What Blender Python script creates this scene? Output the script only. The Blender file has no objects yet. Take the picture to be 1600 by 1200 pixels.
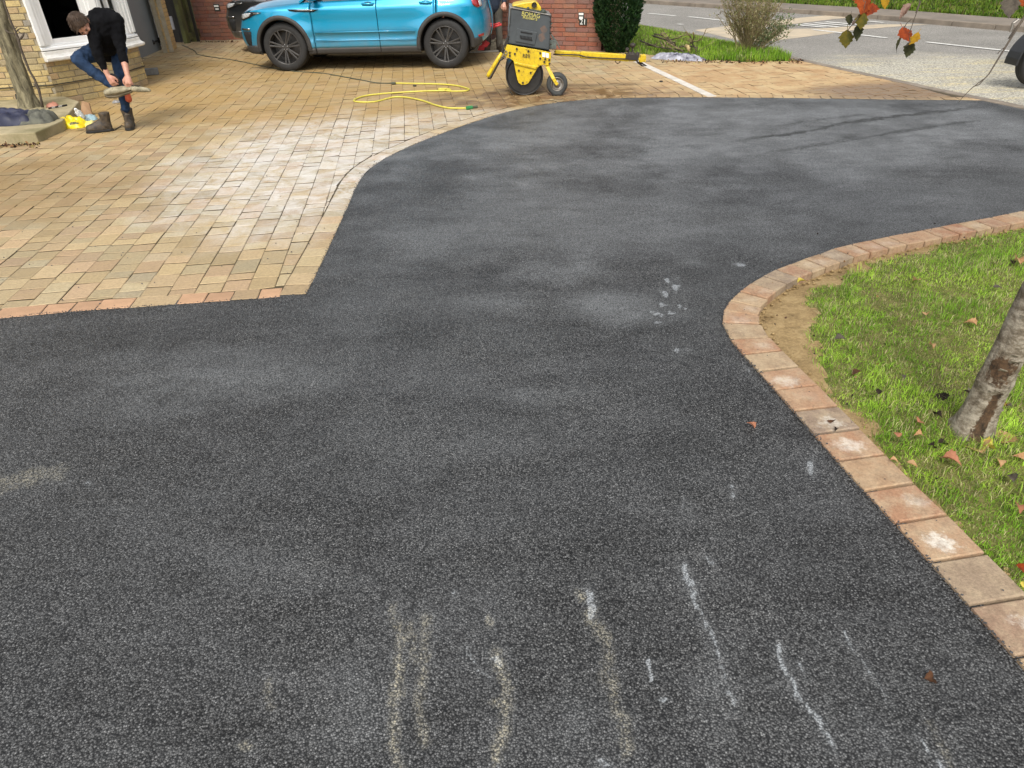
import bpy, math, random
import numpy as np
from mathutils import Vector, Matrix, noise as mnoise
random.seed(7); rng = np.random.default_rng(7)
S = bpy.context.scene
COL = S.collection

# ------------------------------------------------------------------ camera
CAM_H, F_PX, PITCH, ROLL = 1.8, 1070.0, math.atan(700/1070.0), math.radians(-1.8)
cam_data = bpy.data.cameras.new('camera'); cam = bpy.data.objects.new('camera', cam_data); COL.objects.link(cam)
CR = Matrix.Rotation(math.pi/2-PITCH, 3, 'X') @ Matrix.Rotation(ROLL, 3, 'Z')
cam.matrix_world = Matrix.Translation((0, 0, CAM_H)) @ CR.to_4x4()
cam_data.sensor_width = 36; cam_data.lens = 36*F_PX/1600
cam_data.clip_start = 0.05; cam_data.clip_end = 600
S.camera = cam
S.render.resolution_x, S.render.resolution_y = 1024, 768
# ------------------------------------------------------------------ sky, sun, exposure
SUN_EL, SUN_AZ = math.radians(50), math.radians(188)
world = bpy.data.worlds.new('World'); S.world = world; world.use_nodes = True
wn = world.node_tree; bg = wn.nodes['Background']
sky = wn.nodes.new('ShaderNodeTexSky'); sky.sky_type = 'NISHITA'; sky.sun_disc = False
sky.sun_elevation = SUN_EL; sky.sun_rotation = SUN_AZ; sky.dust_density = 4.0; sky.air_density = 1.0; sky.ozone_density = 1.0
hs = wn.nodes.new('ShaderNodeHueSaturation'); hs.inputs['Saturation'].default_value = 0.22; hs.inputs['Value'].default_value = 1.0
wn.links.new(sky.outputs[0], hs.inputs['Color']); wn.links.new(hs.outputs[0], bg.inputs[0])
bg.inputs[1].default_value = 0.15
sl = bpy.data.lights.new('sun', 'SUN'); sun = bpy.data.objects.new('sun', sl); COL.objects.link(sun)
sl.energy = 1.3; sl.angle = math.radians(14); sl.color = (1.0, 0.95, 0.86)
sd = Vector((math.sin(SUN_AZ)*math.cos(SUN_EL), math.cos(SUN_AZ)*math.cos(SUN_EL), math.sin(SUN_EL)))
sun.rotation_euler = sd.to_track_quat('Z', 'Y').to_euler(); sun.location = sd*30
S.view_settings.view_transform = 'Standard'; S.view_settings.look = 'None'
S.view_settings.exposure = 0.6; S.view_settings.gamma = 1.0; S.view_settings.use_curve_mapping = False

# ------------------------------------------------------------------ measuring helpers
CO = Vector((0, 0, CAM_H))
def ray(px, py): return CR @ Vector(((px-800)/F_PX, (600-py)/F_PX, -1.0))
def gp(px, py, z=0.0):
    d = ray(px, py); t = (z-CAM_H)/d.z; return CO+d*t
def at(px, py, Y):
    d = ray(px, py); return CO+d*(Y/d.y)
def proj(P):
    c = CR.transposed() @ (Vector(P)-CO); return 800+F_PX*c.x/-c.z, 600-F_PX*c.y/-c.z, -c.z
CRn = np.array(CR)
def projn(P):
    c = (P-np.array([0, 0, CAM_H])) @ CRn
    return 800+F_PX*c[:, 0]/-c[:, 2], 600-F_PX*c[:, 1]/-c[:, 2], -c[:, 2]
def inpoly(x, y, poly):
    x = np.asarray(x); y = np.asarray(y); r = np.zeros(x.shape, bool); n = len(poly)
    for i in range(n):
        x1, y1 = poly[i][:2]; x2, y2 = poly[(i+1) % n][:2]
        if y1 == y2: continue
        c = ((y1 > y) != (y2 > y)) & (x < (x2-x1)*(y-y1)/(y2-y1)+x1)
        r ^= c
    return r
def distline(x, y, pts):
    best = np.full(np.shape(x), 1e9); s = np.zeros(np.shape(x))
    acc = 0.0; L = sum(math.dist(pts[i][:2], pts[i+1][:2]) for i in range(len(pts)-1)) or 1
    for i in range(len(pts)-1):
        ax, ay = pts[i][:2]; bx_, by_ = pts[i+1][:2]; dx, dy = bx_-ax, by_-ay; l2 = dx*dx+dy*dy+1e-12
        t = np.clip(((x-ax)*dx+(y-ay)*dy)/l2, 0, 1); d = np.hypot(x-ax-t*dx, y-ay-t*dy)
        m = d < best; best = np.where(m, d, best); s = np.where(m, (acc+t*math.sqrt(l2))/L, s); acc += math.sqrt(l2)
    return best, s
def vnoise(x, y, sc, seed=0):
    x = np.asarray(x)*sc; y = np.asarray(y)*sc; xi = np.floor(x).astype(np.int64); yi = np.floor(y).astype(np.int64)
    fx = x-xi; fy = y-yi; fx = fx*fx*(3-2*fx); fy = fy*fy*(3-2*fy)
    def h(a, b):
        n = (a*374761393+b*668265263+seed*974634777) & 0xffffffff
        n = ((n ^ (n >> 13))*1274126177) & 0xffffffff
        return ((n ^ (n >> 16)) & 0xffff)/65535.0
    return (h(xi, yi)*(1-fx)+h(xi+1, yi)*fx)*(1-fy)+(h(xi, yi+1)*(1-fx)+h(xi+1, yi+1)*fx)*fy
def fnoise(x, y, sc, seed=0):
    return (vnoise(x, y, sc, seed)+.5*vnoise(x, y, sc*2.1, seed+1)+.25*vnoise(x, y, sc*4.3, seed+2))/1.75

# ------------------------------------------------------------------ object helpers
def tag(o, label=None, cat=None, group=None, kind=None):
    if label: o['label'] = label
    if cat: o['category'] = cat
    if group: o['group'] = group
    if kind: o['kind'] = kind
    return o
def thing(name, label, cat, loc=(0, 0, 0), rz=0.0, group=None):
    o = bpy.data.objects.new(name, None); COL.objects.link(o); o.location = loc; o.rotation_euler = (0, 0, rz)
    o.empty_display_size = 0.1
    return tag(o, label, cat, group)
def link(name, me, mat=None, parent=None):
    o = bpy.data.objects.new(name, me); COL.objects.link(o)
    if mat is not None and len(me.materials) == 0:
        for m in (mat if isinstance(mat, (list, tuple)) else [mat]): me.materials.append(m)
    if parent is not None: o.parent = parent
    return o
def bevel(o, w=0.005, seg=2, ang=35):
    b = o.modifiers.new('bevel', 'BEVEL'); b.width = w; b.segments = seg; b.limit_method = 'ANGLE'; b.angle_limit = math.radians(ang)
    return o
def soft(o, lv=1):
    s = o.modifiers.new('sub', 'SUBSURF'); s.levels = lv; s.render_levels = lv; return o
class MB:
    def __init__(s): s.v = []; s.f = []; s.m = []; s.mi = 0
    def add(s, vs, fs):
        n = len(s.v); s.v += [tuple(v) for v in vs]; s.f += [tuple(i+n for i in f) for f in fs]; s.m += [s.mi]*len(fs); return s
    def box(s, c, size, rz=0.0, M=None):
        hx, hy, hz = size[0]/2, size[1]/2, size[2]/2
        R = M if M is not None else Matrix.Rotation(rz, 3, 'Z')
        vs = [Vector(c)+R @ Vector((x*hx, y*hy, z*hz)) for x in (-1, 1) for y in (-1, 1) for z in (-1, 1)]
        return s.add(vs, [(0, 1, 3, 2), (4, 6, 7, 5), (0, 4, 5, 1), (2, 3, 7, 6), (0, 2, 6, 4), (1, 5, 7, 3)])
    def beam(s, a, b, w, h, up=(0, 0, 1)):
        a = Vector(a); b = Vector(b); d = b-a; L = d.length; d.normalize(); u = Vector(up); sx = d.cross(u)
        if sx.length < 1e-4: sx = d.cross(Vector((1, 0, 0)))
        sx.normalize(); u = sx.cross(d)
        return s.box((a+b)/2, (L, w, h), M=Matrix((d, sx, u)).transposed())
    def prism(s, pts, off):
        n = len(pts); off = Vector(off); a = [Vector(p) for p in pts]
        return s.add(a+[p+off for p in a], [tuple(range(n))[::-1], tuple(range(n, 2*n))]+[(i, (i+1) % n, n+(i+1) % n, n+i) for i in range(n)])
    def tube(s, pts, r, n=8, cap=True, flat=1.0):
        pts = [Vector(p) for p in pts]; N = len(pts); rs = list(r) if isinstance(r, (list, tuple)) else [r]*N
        vs = []; up = Vector((0, 0, 1)); px = None
        for i, p in enumerate(pts):
            d = (pts[min(i+1, N-1)]-pts[max(i-1, 0)])
            if d.length < 1e-9: d = Vector((0, 0, 1))
            d.normalize()
            if px is None:
                px = d.cross(up)
                if px.length < .05: px = d.cross(Vector((1, 0, 0)))
            else: px = px-d*px.dot(d)
            px.normalize(); py = d.cross(px)
            for k in range(n):
                a = 2*math.pi*k/n; vs.append(p+px*math.cos(a)*rs[i]+py*math.sin(a)*rs[i]*flat)
        fs = [(i*n+k, i*n+(k+1) % n, (i+1)*n+(k+1) % n, (i+1)*n+k) for i in range(N-1) for k in range(n)]
        if cap: fs += [tuple(range(n))[::-1], tuple((N-1)*n+k for k in range(n))]
        return s.add(vs, fs)
    def lathe(s, prof, c=(0, 0, 0), axis='Y', n=32, close=False):
        # prof: list of (radius, along)
        vs = []; c = Vector(c)
        for (r, h) in prof:
            for k in range(n):
                a = 2*math.pi*k/n; x, y = r*math.cos(a), r*math.sin(a)
                vs.append(c+(Vector((x, h, y)) if axis == 'Y' else Vector((x, y, h)) if axis == 'Z' else Vector((h, x, y))))
        N = len(prof); fs = [(i*n+k, i*n+(k+1) % n, ((i+1) % N)*n+(k+1) % n, ((i+1) % N)*n+k) for i in range(N if close else N-1) for k in range(n)]
        return s.add(vs, fs)
    def ball(s, c, r, nu=12, nv=8, M=None):
        c = Vector(c); r = Vector(r if hasattr(r, '__len__') else (r, r, r)); vs = []
        for i in range(nv+1):
            t = math.pi*i/nv
            for k in range(nu):
                a = 2*math.pi*k/nu; p = Vector((r.x*math.sin(t)*math.cos(a), r.y*math.sin(t)*math.sin(a), r.z*math.cos(t)))
                vs.append(c+(M @ p if M is not None else p))
        return s.add(vs, [(i*nu+k, i*nu+(k+1) % nu, (i+1)*nu+(k+1) % nu, (i+1)*nu+k) for i in range(nv) for k in range(nu)])
    def sheet(s, pts, z):
        return s.add([(p[0], p[1], z) for p in pts], [tuple(range(len(pts)))])
    def build(s, name, mat=None, parent=None, smooth=False, bev=0, sub=0, weld=False):
        me = bpy.data.meshes.new(name); me.from_pydata(s.v, [], s.f)
        for m in (mat if isinstance(mat, (list, tuple)) else [mat]):
            if m is not None: me.materials.append(m)
        if any(s.m): me.polygons.foreach_set('material_index', s.m)
        if smooth: me.polygons.foreach_set('use_smooth', [True]*len(me.polygons))
        me.update(); o = link(name, me, None, parent)
        if weld: w = o.modifiers.new('w', 'WELD'); w.merge_threshold = .0005
        if bev: bevel(o, bev)
        if sub: soft(o, sub)
        return o
def fix_normals(o):
    import bmesh
    b = bmesh.new(); b.from_mesh(o.data); bmesh.ops.recalc_face_normals(b, faces=b.faces); b.to_mesh(o.data); b.free(); return o
def np_mesh(name, V, Fq, mat, parent=None, col=None, smooth=False, idx=None):
    """V (n,3); Fq (m,k) faces; col (n,4) optional"""
    me = bpy.data.meshes.new(name); n = len(V); m, k = Fq.shape
    me.vertices.add(n); me.vertices.foreach_set('co', np.asarray(V, np.float32).ravel())
    me.loops.add(m*k); me.loops.foreach_set('vertex_index', Fq.astype(np.int32).ravel())
    me.polygons.add(m); me.polygons.foreach_set('loop_start', np.arange(0, m*k, k, dtype=np.int32)); me.polygons.foreach_set('loop_total', np.full(m, k, np.int32))
    if smooth: me.polygons.foreach_set('use_smooth', np.ones(m, bool))
    me.update(calc_edges=True)
    if col is not None:
        a = me.color_attributes.new('Col', 'FLOAT_COLOR', 'POINT'); a.data.foreach_set('color', np.asarray(col, np.float32).ravel())
    me.materials.append(mat); o = bpy.data.objects.new(name, me); COL.objects.link(o)
    if parent is not None: o.parent = parent
    return o
def add_attr(o, name, vals):
    a = o.data.attributes.new(name, 'FLOAT', 'POINT'); a.data.foreach_set('value', np.asarray(vals, np.float32))
    return o

# ------------------------------------------------------------------ material helpers
class NT:
    def __init__(s, name):
        s.m = bpy.data.materials.new(name); s.m.use_nodes = True; s.t = s.m.node_tree; s.b = s.t.nodes['Principled BSDF']; s.o = s.t.nodes['Material Output']
    def n(s, kind, **kw):
        nd = s.t.nodes.new(kind)
        for k, v in kw.items(): setattr(nd, k, v)
        return nd
    def l(s, a, b): s.t.links.new(a, b)
    def set(s, sock, v):
        if hasattr(v, 'is_linked') or isinstance(v, bpy.types.NodeSocket): s.l(v, sock)
        else: sock.default_value = v
    def math(s, op, a, b=0.0, c=None, clamp=False):
        nd = s.n('ShaderNodeMath', operation=op); nd.use_clamp = clamp; s.set(nd.inputs[0], a); s.set(nd.inputs[1], b)
        if c is not None: s.set(nd.inputs[2], c)
        return nd.outputs[0]
    def pos(s): return s.n('ShaderNodeNewGeometry').outputs['Position']
    def obj(s): return s.n('ShaderNodeTexCoord').outputs['Object']
    def rnd(s):
        a = s.n('ShaderNodeObjectInfo').outputs['Random']; b = s.n('ShaderNodeNewGeometry').outputs['Random Per Island']
        return s.math('FRACT', s.math('ADD', a, b))
    def noise(s, sc, det=4, rough=.55, vec=None, dist=0.0):
        nd = s.n('ShaderNodeTexNoise'); nd.inputs['Scale'].default_value = sc; nd.inputs['Detail'].default_value = det
        nd.inputs['Roughness'].default_value = rough; nd.inputs['Distortion'].default_value = dist
        s.l(vec if vec is not None else s.pos(), nd.inputs['Vector']); return nd.outputs[0]
    def vor(s, sc, vec=None, feat='F1', rand=1.0):
        nd = s.n('ShaderNodeTexVoronoi', feature=feat); nd.inputs['Scale'].default_value = sc; nd.inputs['Randomness'].default_value = rand
        s.l(vec if vec is not None else s.pos(), nd.inputs['Vector']); return nd
    def ramp(s, fac, stops, interp='LINEAR'):
        nd = s.n('ShaderNodeValToRGB'); r = nd.color_ramp; r.interpolation = interp
        while len(r.elements) < len(stops): r.elements.new(.5)
        for e, (p, c) in zip(r.elements, stops):
            e.position = p; e.color = (c, c, c, 1) if isinstance(c, (int, float)) else (*c, 1)
        s.l(fac, nd.inputs[0]); return nd.outputs[0]
    def mix(s, fac, a, b, mode='MIX'):
        nd = s.n('ShaderNodeMix', data_type='RGBA', blend_type=mode); s.set(nd.inputs[0], fac)
        for i, v in ((6, a), (7, b)):
            if isinstance(v, tuple): nd.inputs[i].default_value = (*v, 1)
            else: s.l(v, nd.inputs[i])
        return nd.outputs[2]
    def hsv(s, col, h=.5, sat=1.0, v=1.0):
        nd = s.n('ShaderNodeHueSaturation'); s.set(nd.inputs['Hue'], h); s.set(nd.inputs['Saturation'], sat); s.set(nd.inputs['Value'], v)
        if isinstance(col, tuple): nd.inputs['Color'].default_value = (*col, 1)
        else: s.l(col, nd.inputs['Color'])
        return nd.outputs[0]
    def bump(s, h, strength=.5, dist=.01, normal=None):
        nd = s.n('ShaderNodeBump'); nd.inputs['Strength'].default_value = strength; nd.inputs['Distance'].default_value = dist
        s.l(h, nd.inputs['Height'])
        if normal is not None: s.l(normal, nd.inputs['Normal'])
        s.l(nd.outputs[0], s.b.inputs['Normal']); return nd.outputs[0]
    def blob(s, cx, cy, rx, ry, warp=.3, wsc=1.2, lo=.55, hi=1.15):
        """soft irregular patch on the ground around a world point: 1 inside, 0 outside"""
        mp = s.n('ShaderNodeMapping'); mp.vector_type = 'POINT'; mp.inputs['Location'].default_value = (-cx/rx, -cy/ry, 0); mp.inputs['Scale'].default_value = (1/rx, 1/ry, 0)
        s.l(s.pos(), mp.inputs['Vector']); ln = s.n('ShaderNodeVectorMath', operation='LENGTH'); s.l(mp.outputs[0], ln.inputs[0])
        w = s.math('MULTIPLY', s.math('SUBTRACT', s.noise(wsc, 5, .6), .5), warp*4)
        d = s.math('ADD', ln.outputs['Value'], w)
        return s.ramp(d, [(min(lo, .99), 1.0), (min(hi, 1.0) if hi <= 1 else 1.0, 0.0)])
    def done(s, col=None, rough=None, metal=None, spec=None):
        if col is not None: s.set(s.b.inputs['Base Color'], (*col, 1) if isinstance(col, tuple) else col)
        if rough is not None: s.set(s.b.inputs['Roughness'], rough)
        if metal is not None: s.set(s.b.inputs['Metallic'], metal)
        if spec is not None: s.b.inputs['Specular IOR Level'].default_value = spec
        return s.m
def simple(name, c1, c2=None, rough=.6, metal=0, sc=8, bump=0, bsc=60, rnd=0.0, coat=0, spec=.5, obj=True):
    """colour with wear-like variation between c1 and c2, optional fine relief"""
    t = NT(name); v = t.obj() if obj else t.pos(); c2 = c2 or tuple(x*.78 for x in c1)
    c = t.ramp(t.noise(sc, 6, .65, v), [(.33, c2), (.62, c1)])
    if rnd: c = t.hsv(c, v=t.math('ADD', t.math('MULTIPLY', t.rnd(), rnd*2), 1-rnd))
    if bump: t.bump(t.noise(bsc, 4, .6, v), bump, .01)
    if coat: t.b.inputs['Coat Weight'].default_value = coat; t.b.inputs['Coat Roughness'].default_value = .05
    r = t.math('ADD', t.math('MULTIPLY', t.noise(sc*2, 3, .5, v), .2), rough-.1)
    return t.done(c, r, metal, spec)
# ================================================================== MATERIALS of the ground
def m_tarmac():
    t = NT('tarmac_mat'); p = t.pos()
    att = t.n('ShaderNodeAttribute', attribute_name='Col'); sep = t.n('ShaderNodeSeparateColor'); t.l(att.outputs['Color'], sep.inputs[0])
    v1 = t.vor(168, p); v2 = t.vor(240, p)
    stone = t.ramp(v1.outputs['Distance'], [(.0, 1.0), (.55, .35), (.75, .0)])
    cr = t.n('ShaderNodeSeparateColor'); t.l(v1.outputs['Color'], cr.inputs[0])
    lum = t.ramp(cr.outputs[0], [(.0, .14), (.45, .68), (.82, 1.5), (.96, 2.1), (1.0, 3.0)])
    base = t.ramp(t.noise(2.2, 6, .6), [(.3, (.050, .0505, .050)), (.5, (.060, .0605, .060)), (.72, (.078, .078, .076))])
    c = t.mix(1.0, base, lum, 'MULTIPLY')
    c = t.mix(1.0, c, t.ramp(stone, [(0, .0), (.4, .62), (1, 1.75)]), 'MULTIPLY')
    # dusty film, more on open patches; blue attribute adds dust and painted far sheen
    wm = t.n('ShaderNodeMapping'); wm.inputs['Scale'].default_value = (.8, 2.0, 1); wm.inputs['Rotation'].default_value = (0, 0, .18); t.l(p, wm.inputs[0]); dn = t.noise(1.1, 7, .62, wm.outputs[0], 1.2); dn2 = t.noise(5, 6, .65, wm.outputs[0], 1.0)
    dust = t.ramp(t.math('ADD', t.math('MULTIPLY', dn, .65), t.math('MULTIPLY', dn2, .35)), [(.40, 0.0), (.56, .5), (.70, .95)])
    dust = t.math('MULTIPLY', dust, t.math('ADD', t.math('MULTIPLY', stone, .6), .25))
    c = t.mix(t.math('MULTIPLY', dust, .30), c, (.27, .28, .29))
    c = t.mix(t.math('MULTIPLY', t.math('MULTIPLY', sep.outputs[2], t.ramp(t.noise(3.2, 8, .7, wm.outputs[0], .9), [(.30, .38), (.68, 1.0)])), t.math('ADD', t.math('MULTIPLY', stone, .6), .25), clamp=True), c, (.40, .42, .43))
    grain = t.ramp(t.math('ADD', t.math('MULTIPLY', t.noise(95, 3, .6), .6), t.math('MULTIPLY', t.noise(22, 5, .7), .4)), [(.44, .0), (.56, 1.0)])
    wk = t.math('ADD', sep.outputs[0], t.math('MULTIPLY', t.math('SUBTRACT', t.noise(60, 5, .7), .5), 1.3)); wk = t.math('MULTIPLY', t.ramp(wk, [(.28, 0.0), (.50, 1.0)]), t.ramp(sep.outputs[0], [(.04, 0.0), (.34, 1.0)])); c = t.mix(t.math('MULTIPLY', wk, t.math('ADD', t.math('MULTIPLY', stone, .55), .16), clamp=True), c, (.46, .49, .51))
    c = t.mix(t.math('MULTIPLY', sep.outputs[1], t.math('MULTIPLY', t.math('ADD', t.math('MULTIPLY', grain, stone), .05), 1.15), clamp=True), c, (.58, .52, .36))
    wet = t.n('ShaderNodeAttribute', attribute_name='Wet').outputs['Fac']
    c = t.mix(t.math('MULTIPLY', wet, .9, clamp=True), c, (.016, .015, .013))
    h = t.math('ADD', t.math('MULTIPLY', stone, .9), t.math('MULTIPLY', t.ramp(v2.outputs['Distance'], [(0, 1.0), (.7, 0.0)]), .3))
    n1 = t.n('ShaderNodeBump'); n1.inputs['Strength'].default_value = .25; n1.inputs['Distance'].default_value = .05; t.l(t.noise(1.6, 5, .6), n1.inputs['Height'])
    t.bump(h, .85, .004, n1.outputs[0])
    r = t.math('ADD', t.math('MULTIPLY', cr.outputs[1], .22), t.math('SUBTRACT', .44, t.math('MULTIPLY', wet, .12)))
    return t.done(c, r, 0, .5)
TARMAC = m_tarmac()
def m_paver(far=False):
    t = NT('paver_mat'); p = t.pos(); r = t.rnd()
    c = t.ramp(r, [(0, (.47, .355, .20)), (.16, (.50, .40, .24)), (.32, (.50, .34, .22)), (.44, (.56, .46, .28)), (.56, (.42, .38, .27)), (.68, (.52, .41, .25)), (.80, (.47, .32, .215)), (.9, (.44, .41, .30)), (1, (.56, .45, .27))])
    r2 = t.math('FRACT', t.math('MULTIPLY', r, 17.3))
    c = t.hsv(t.mix(.38, c, (.43, .31, .150)), sat=1.0, v=t.math('ADD', t.math('MULTIPLY', r2, .28), .64))
    # mottled grain
    g = t.ramp(t.noise(55, 5, .7), [(.3, .74), (.52, 1.0), (.72, 1.16)])
    c = t.mix(1.0, c, g, 'MULTIPLY')
    c = t.mix(t.math('MULTIPLY', t.ramp(t.noise(9, 5, .65), [(.45, 0.0), (.7, 1.0)]), .35), c, (.36, .26, .13))
    # ochre mud film towards the back and the house, pale cement bloom in the middle, wet brown patch by the roller
    mud = t.blob(-5.5, 11.5, 8.5, 4.6, .22, .5)
    mudn = t.ramp(t.noise(1.3, 6, .65, dist=.5), [(.30, .35), (.6, 1.0)])
    c = t.mix(t.math('MULTIPLY', t.math('MULTIPLY', mud, mudn), .80), c, (.34, .215, .070))
    mud3 = t.blob(-5.2, 6.1, 2.3, 1.4, .28, .8)
    c = t.mix(t.math('MULTIPLY', t.math('MULTIPLY', mud3, mudn), .90), c, (.235, .155, .065))
    mud2 = t.blob(4.0, 10.6, 3.2, 2.2, .2, .8)
    c = t.mix(t.math('MULTIPLY', mud2, .62), c, (.50, .35, .18))
    c = t.mix(t.math('MULTIPLY', t.math('MULTIPLY', mud2, t.ramp(t.noise(2.5, 6, .6, dist=1), [(.44, 0.0), (.62, 1.0)])), .75), c, (.36, .215, .10))
    bloom = t.blob(-1.9, 6.9, 1.5, 2.4, .30, 1.1); bn = t.ramp(t.noise(4.2, 8, .75, dist=.9), [(.36, .05), (.6, 1.0)])
    c = t.mix(t.math('MULTIPLY', t.math('MULTIPLY', bloom, bn), .75), c, (.60, .585, .56))
    bl2 = t.blob(-.3, 8.6, 1.6, .55, .3, 1.0)
    c = t.mix(t.math('MULTIPLY', t.math('MULTIPLY', bl2, bn), .45), c, (.58, .55, .50))
    wet = t.math('MULTIPLY', t.blob(.6, 9.7, 2.2, .85, .25, 1.6), t.ramp(t.noise(3.5, 6, .65, dist=.8), [(.36, .1), (.55, 1.0)]))
    wet2 = t.math('MULTIPLY', t.blob(5.1, 9.35, 1.5, .75, .2, 1.6), .95)
    wl, _ = None, None
    w = t.math('MAXIMUM', wet, wet2)
    c = t.mix(t.math('MULTIPLY', w, .9), c, (.17, .095, .038))
    t.bump(t.noise(140, 4, .65), .35, .004)
    rr = t.math('SUBTRACT', .78, t.math('MULTIPLY', w, .5))
    return t.done(c, rr, 0, .4)
PAVER = m_paver(); PINKP = simple('pink_paver_mat', (.44, .265, .155), (.36, .22, .125), .8, sc=9, bump=.35, bsc=140, rnd=.12)
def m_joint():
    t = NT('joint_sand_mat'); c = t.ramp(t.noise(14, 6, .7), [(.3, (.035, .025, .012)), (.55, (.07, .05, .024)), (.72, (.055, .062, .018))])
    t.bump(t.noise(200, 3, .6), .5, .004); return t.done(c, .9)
JOINT = m_joint()
def m_kerb():
    t = NT('kerb_block_mat'); o = t.obj(); r = t.rnd()
    c = t.ramp(r, [(0, (.33, .165, .095)), (.25, (.36, .215, .125)), (.45, (.40, .285, .17)), (.6, (.25, .19, .14)), (.78, (.35, .19, .11)), (1, (.39, .25, .15))])
    c = t.mix(t.ramp(t.noise(9, 7, .75), [(.42, 0.0), (.62, .6)]), c, (.46, .36, .235))
    c = t.mix(1.0, c, t.ramp(t.noise(90, 5, .7), [(.3, .74), (.55, 1.0), (.75, 1.15)]), 'MULTIPLY')
    ln = t.n('ShaderNodeVectorMath', operation='LENGTH'); off = t.n('ShaderNodeVectorMath', operation='ADD'); t.l(o, off.inputs[0])
    cmb = t.n('ShaderNodeCombineXYZ'); r2 = t.math('FRACT', t.math('MULTIPLY', r, 13.7)); r3 = t.math('FRACT', t.math('MULTIPLY', r, 29.1))
    t.l(t.math('MULTIPLY', t.math('SUBTRACT', r2, .5), .09), cmb.inputs[0]); t.l(t.math('MULTIPLY', t.math('SUBTRACT', r3, .5), .06), cmb.inputs[1]); t.l(cmb.outputs[0], off.inputs[1])
    fl = t.n('ShaderNodeVectorMath', operation='MULTIPLY'); t.l(off.outputs[0], fl.inputs[0]); fl.inputs[1].default_value = (1, 1.25, 0)
    t.l(fl.outputs[0], ln.inputs[0])
    d = t.math('ADD', ln.outputs['Value'], t.math('MULTIPLY', t.math('SUBTRACT', t.noise(17, 8, .78), .5), .22))
    wsz = t.math('SUBTRACT', d, t.math('MULTIPLY', r2, .03)); wht = t.math('MULTIPLY', t.ramp(wsz, [(.012, 1.0), (.05, 0.0)]), t.math('MULTIPLY', t.ramp(r3, [(.28, .0), (.6, .9)]), t.ramp(t.noise(38, 6, .75), [(.36, .35), (.56, 1.0)])))
    sy = t.n('ShaderNodeSeparateXYZ'); t.l(t.pos(), sy.inputs[0]); near_ = t.ramp(t.math('MULTIPLY', sy.outputs[1], .2), [(.34, 1.0), (.62, .22)]); c = t.mix(t.math('MULTIPLY', wht, near_), c, (.70, .66, .58))
    c = t.mix(t.math('MULTIPLY', t.ramp(t.noise(13, 8, .78), [(.50, 0.0), (.68, 1.0)]), .6), c, (.155, .105, .07))
    t.bump(t.math('ADD', t.noise(160, 4, .7), t.math('MULTIPLY', t.noise(25, 4, .6), .8)), .6, .006)
    return t.done(c, .85, 0, .35)
KERB = m_kerb()
def m_soil(name, cols, sc=9, sc2=70, b=.7):
    t = NT(name); n = t.noise(sc, 7, .7); n2 = t.noise(sc2, 5, .7)
    c = t.ramp(t.math('ADD', t.math('MULTIPLY', n, .6), t.math('MULTIPLY', n2, .4)), [(.32, cols[0]), (.5, cols[1]), (.66, cols[2])])
    t.bump(t.math('ADD', t.math('MULTIPLY', n2, .6), n), b, .02); return t.done(c, .95, 0, .2)
SOIL = m_soil('lawn_soil_mat', [(.13, .085, .04), (.30, .21, .10), (.42, .31, .16)])
THATCH = m_soil('thatch_mat', [(.05, .06, .015), (.13, .14, .035), (.25, .21, .09)], 14, 90)
TURF = m_soil('turf_mat', [(.035, .045, .012), (.07, .10, .02), (.14, .15, .05)])
LANE = m_soil('far_ground_mat', [(.03, .04, .012), (.06, .085, .02), (.11, .12, .04)], 2, 20)
def m_road():
    t = NT('road_mat'); v = t.vor(90); cr = t.n('ShaderNodeSeparateColor'); t.l(v.outputs['Color'], cr.inputs[0])
    c = t.ramp(t.noise(.8, 6, .6), [(.3, (.20, .19, .17)), (.7, (.27, .255, .23))])
    c = t.mix(1.0, c, t.ramp(cr.outputs[0], [(0, .6), (.7, 1.05), (1, 1.6)]), 'MULTIPLY')
    gv = t.blob(6.4, 10.2, 2.7, 2.5, .25, .9)
    spk = t.ramp(t.noise(34, 8, .85), [(.47, 0.0), (.55, 1.0)])
    c = t.mix(t.math('MULTIPLY', gv, t.math('MULTIPLY', spk, .75)), c, (.66, .62, .48))
    st = t.n('ShaderNodeMapping'); st.inputs['Rotation'].default_value = (0, 0, .55); st.inputs['Scale'].default_value = (.5, 3.0, 1); t.l(t.pos(), st.inputs['Vector'])
    streak = t.ramp(t.noise(1.6, 5, .6, st.outputs[0]), [(.50, 0.0), (.62, 1.0)])
    c = t.mix(t.math('MULTIPLY', t.math('MULTIPLY', streak, spk), t.math('MULTIPLY', gv, .7)), c, (.68, .56, .26))
    t.bump(v.outputs['Distance'], .4, .006); return t.done(c, .8, 0, .3)
ROAD = m_road()
FOOTWAY = simple('footway_mat', (.22, .185, .15), (.15, .13, .105), .85, sc=1.5, bump=.3, bsc=120, obj=False)
KERBSTONE = simple('road_kerb_mat', (.24, .20, .155), (.14, .115, .09), .85, sc=3, bump=.3, obj=False)
PATCH = simple('road_patch_mat', (.50, .41, .29), (.36, .31, .235), .85, sc=2.2, bump=.3, bsc=150, obj=False)
PAINT = simple('road_paint_mat', (.72, .71, .66), (.45, .44, .41), .7, sc=14, obj=False)
CONC = simple('concrete_mat', (.40, .34, .235), (.25, .215, .13), .85, sc=5, bump=.4, bsc=90, obj=False)
PALECONC = simple('pale_concrete_mat', (.62, .58, .52), (.46, .42, .36), .8, sc=5, bump=.3, bsc=90, obj=False)

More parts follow.
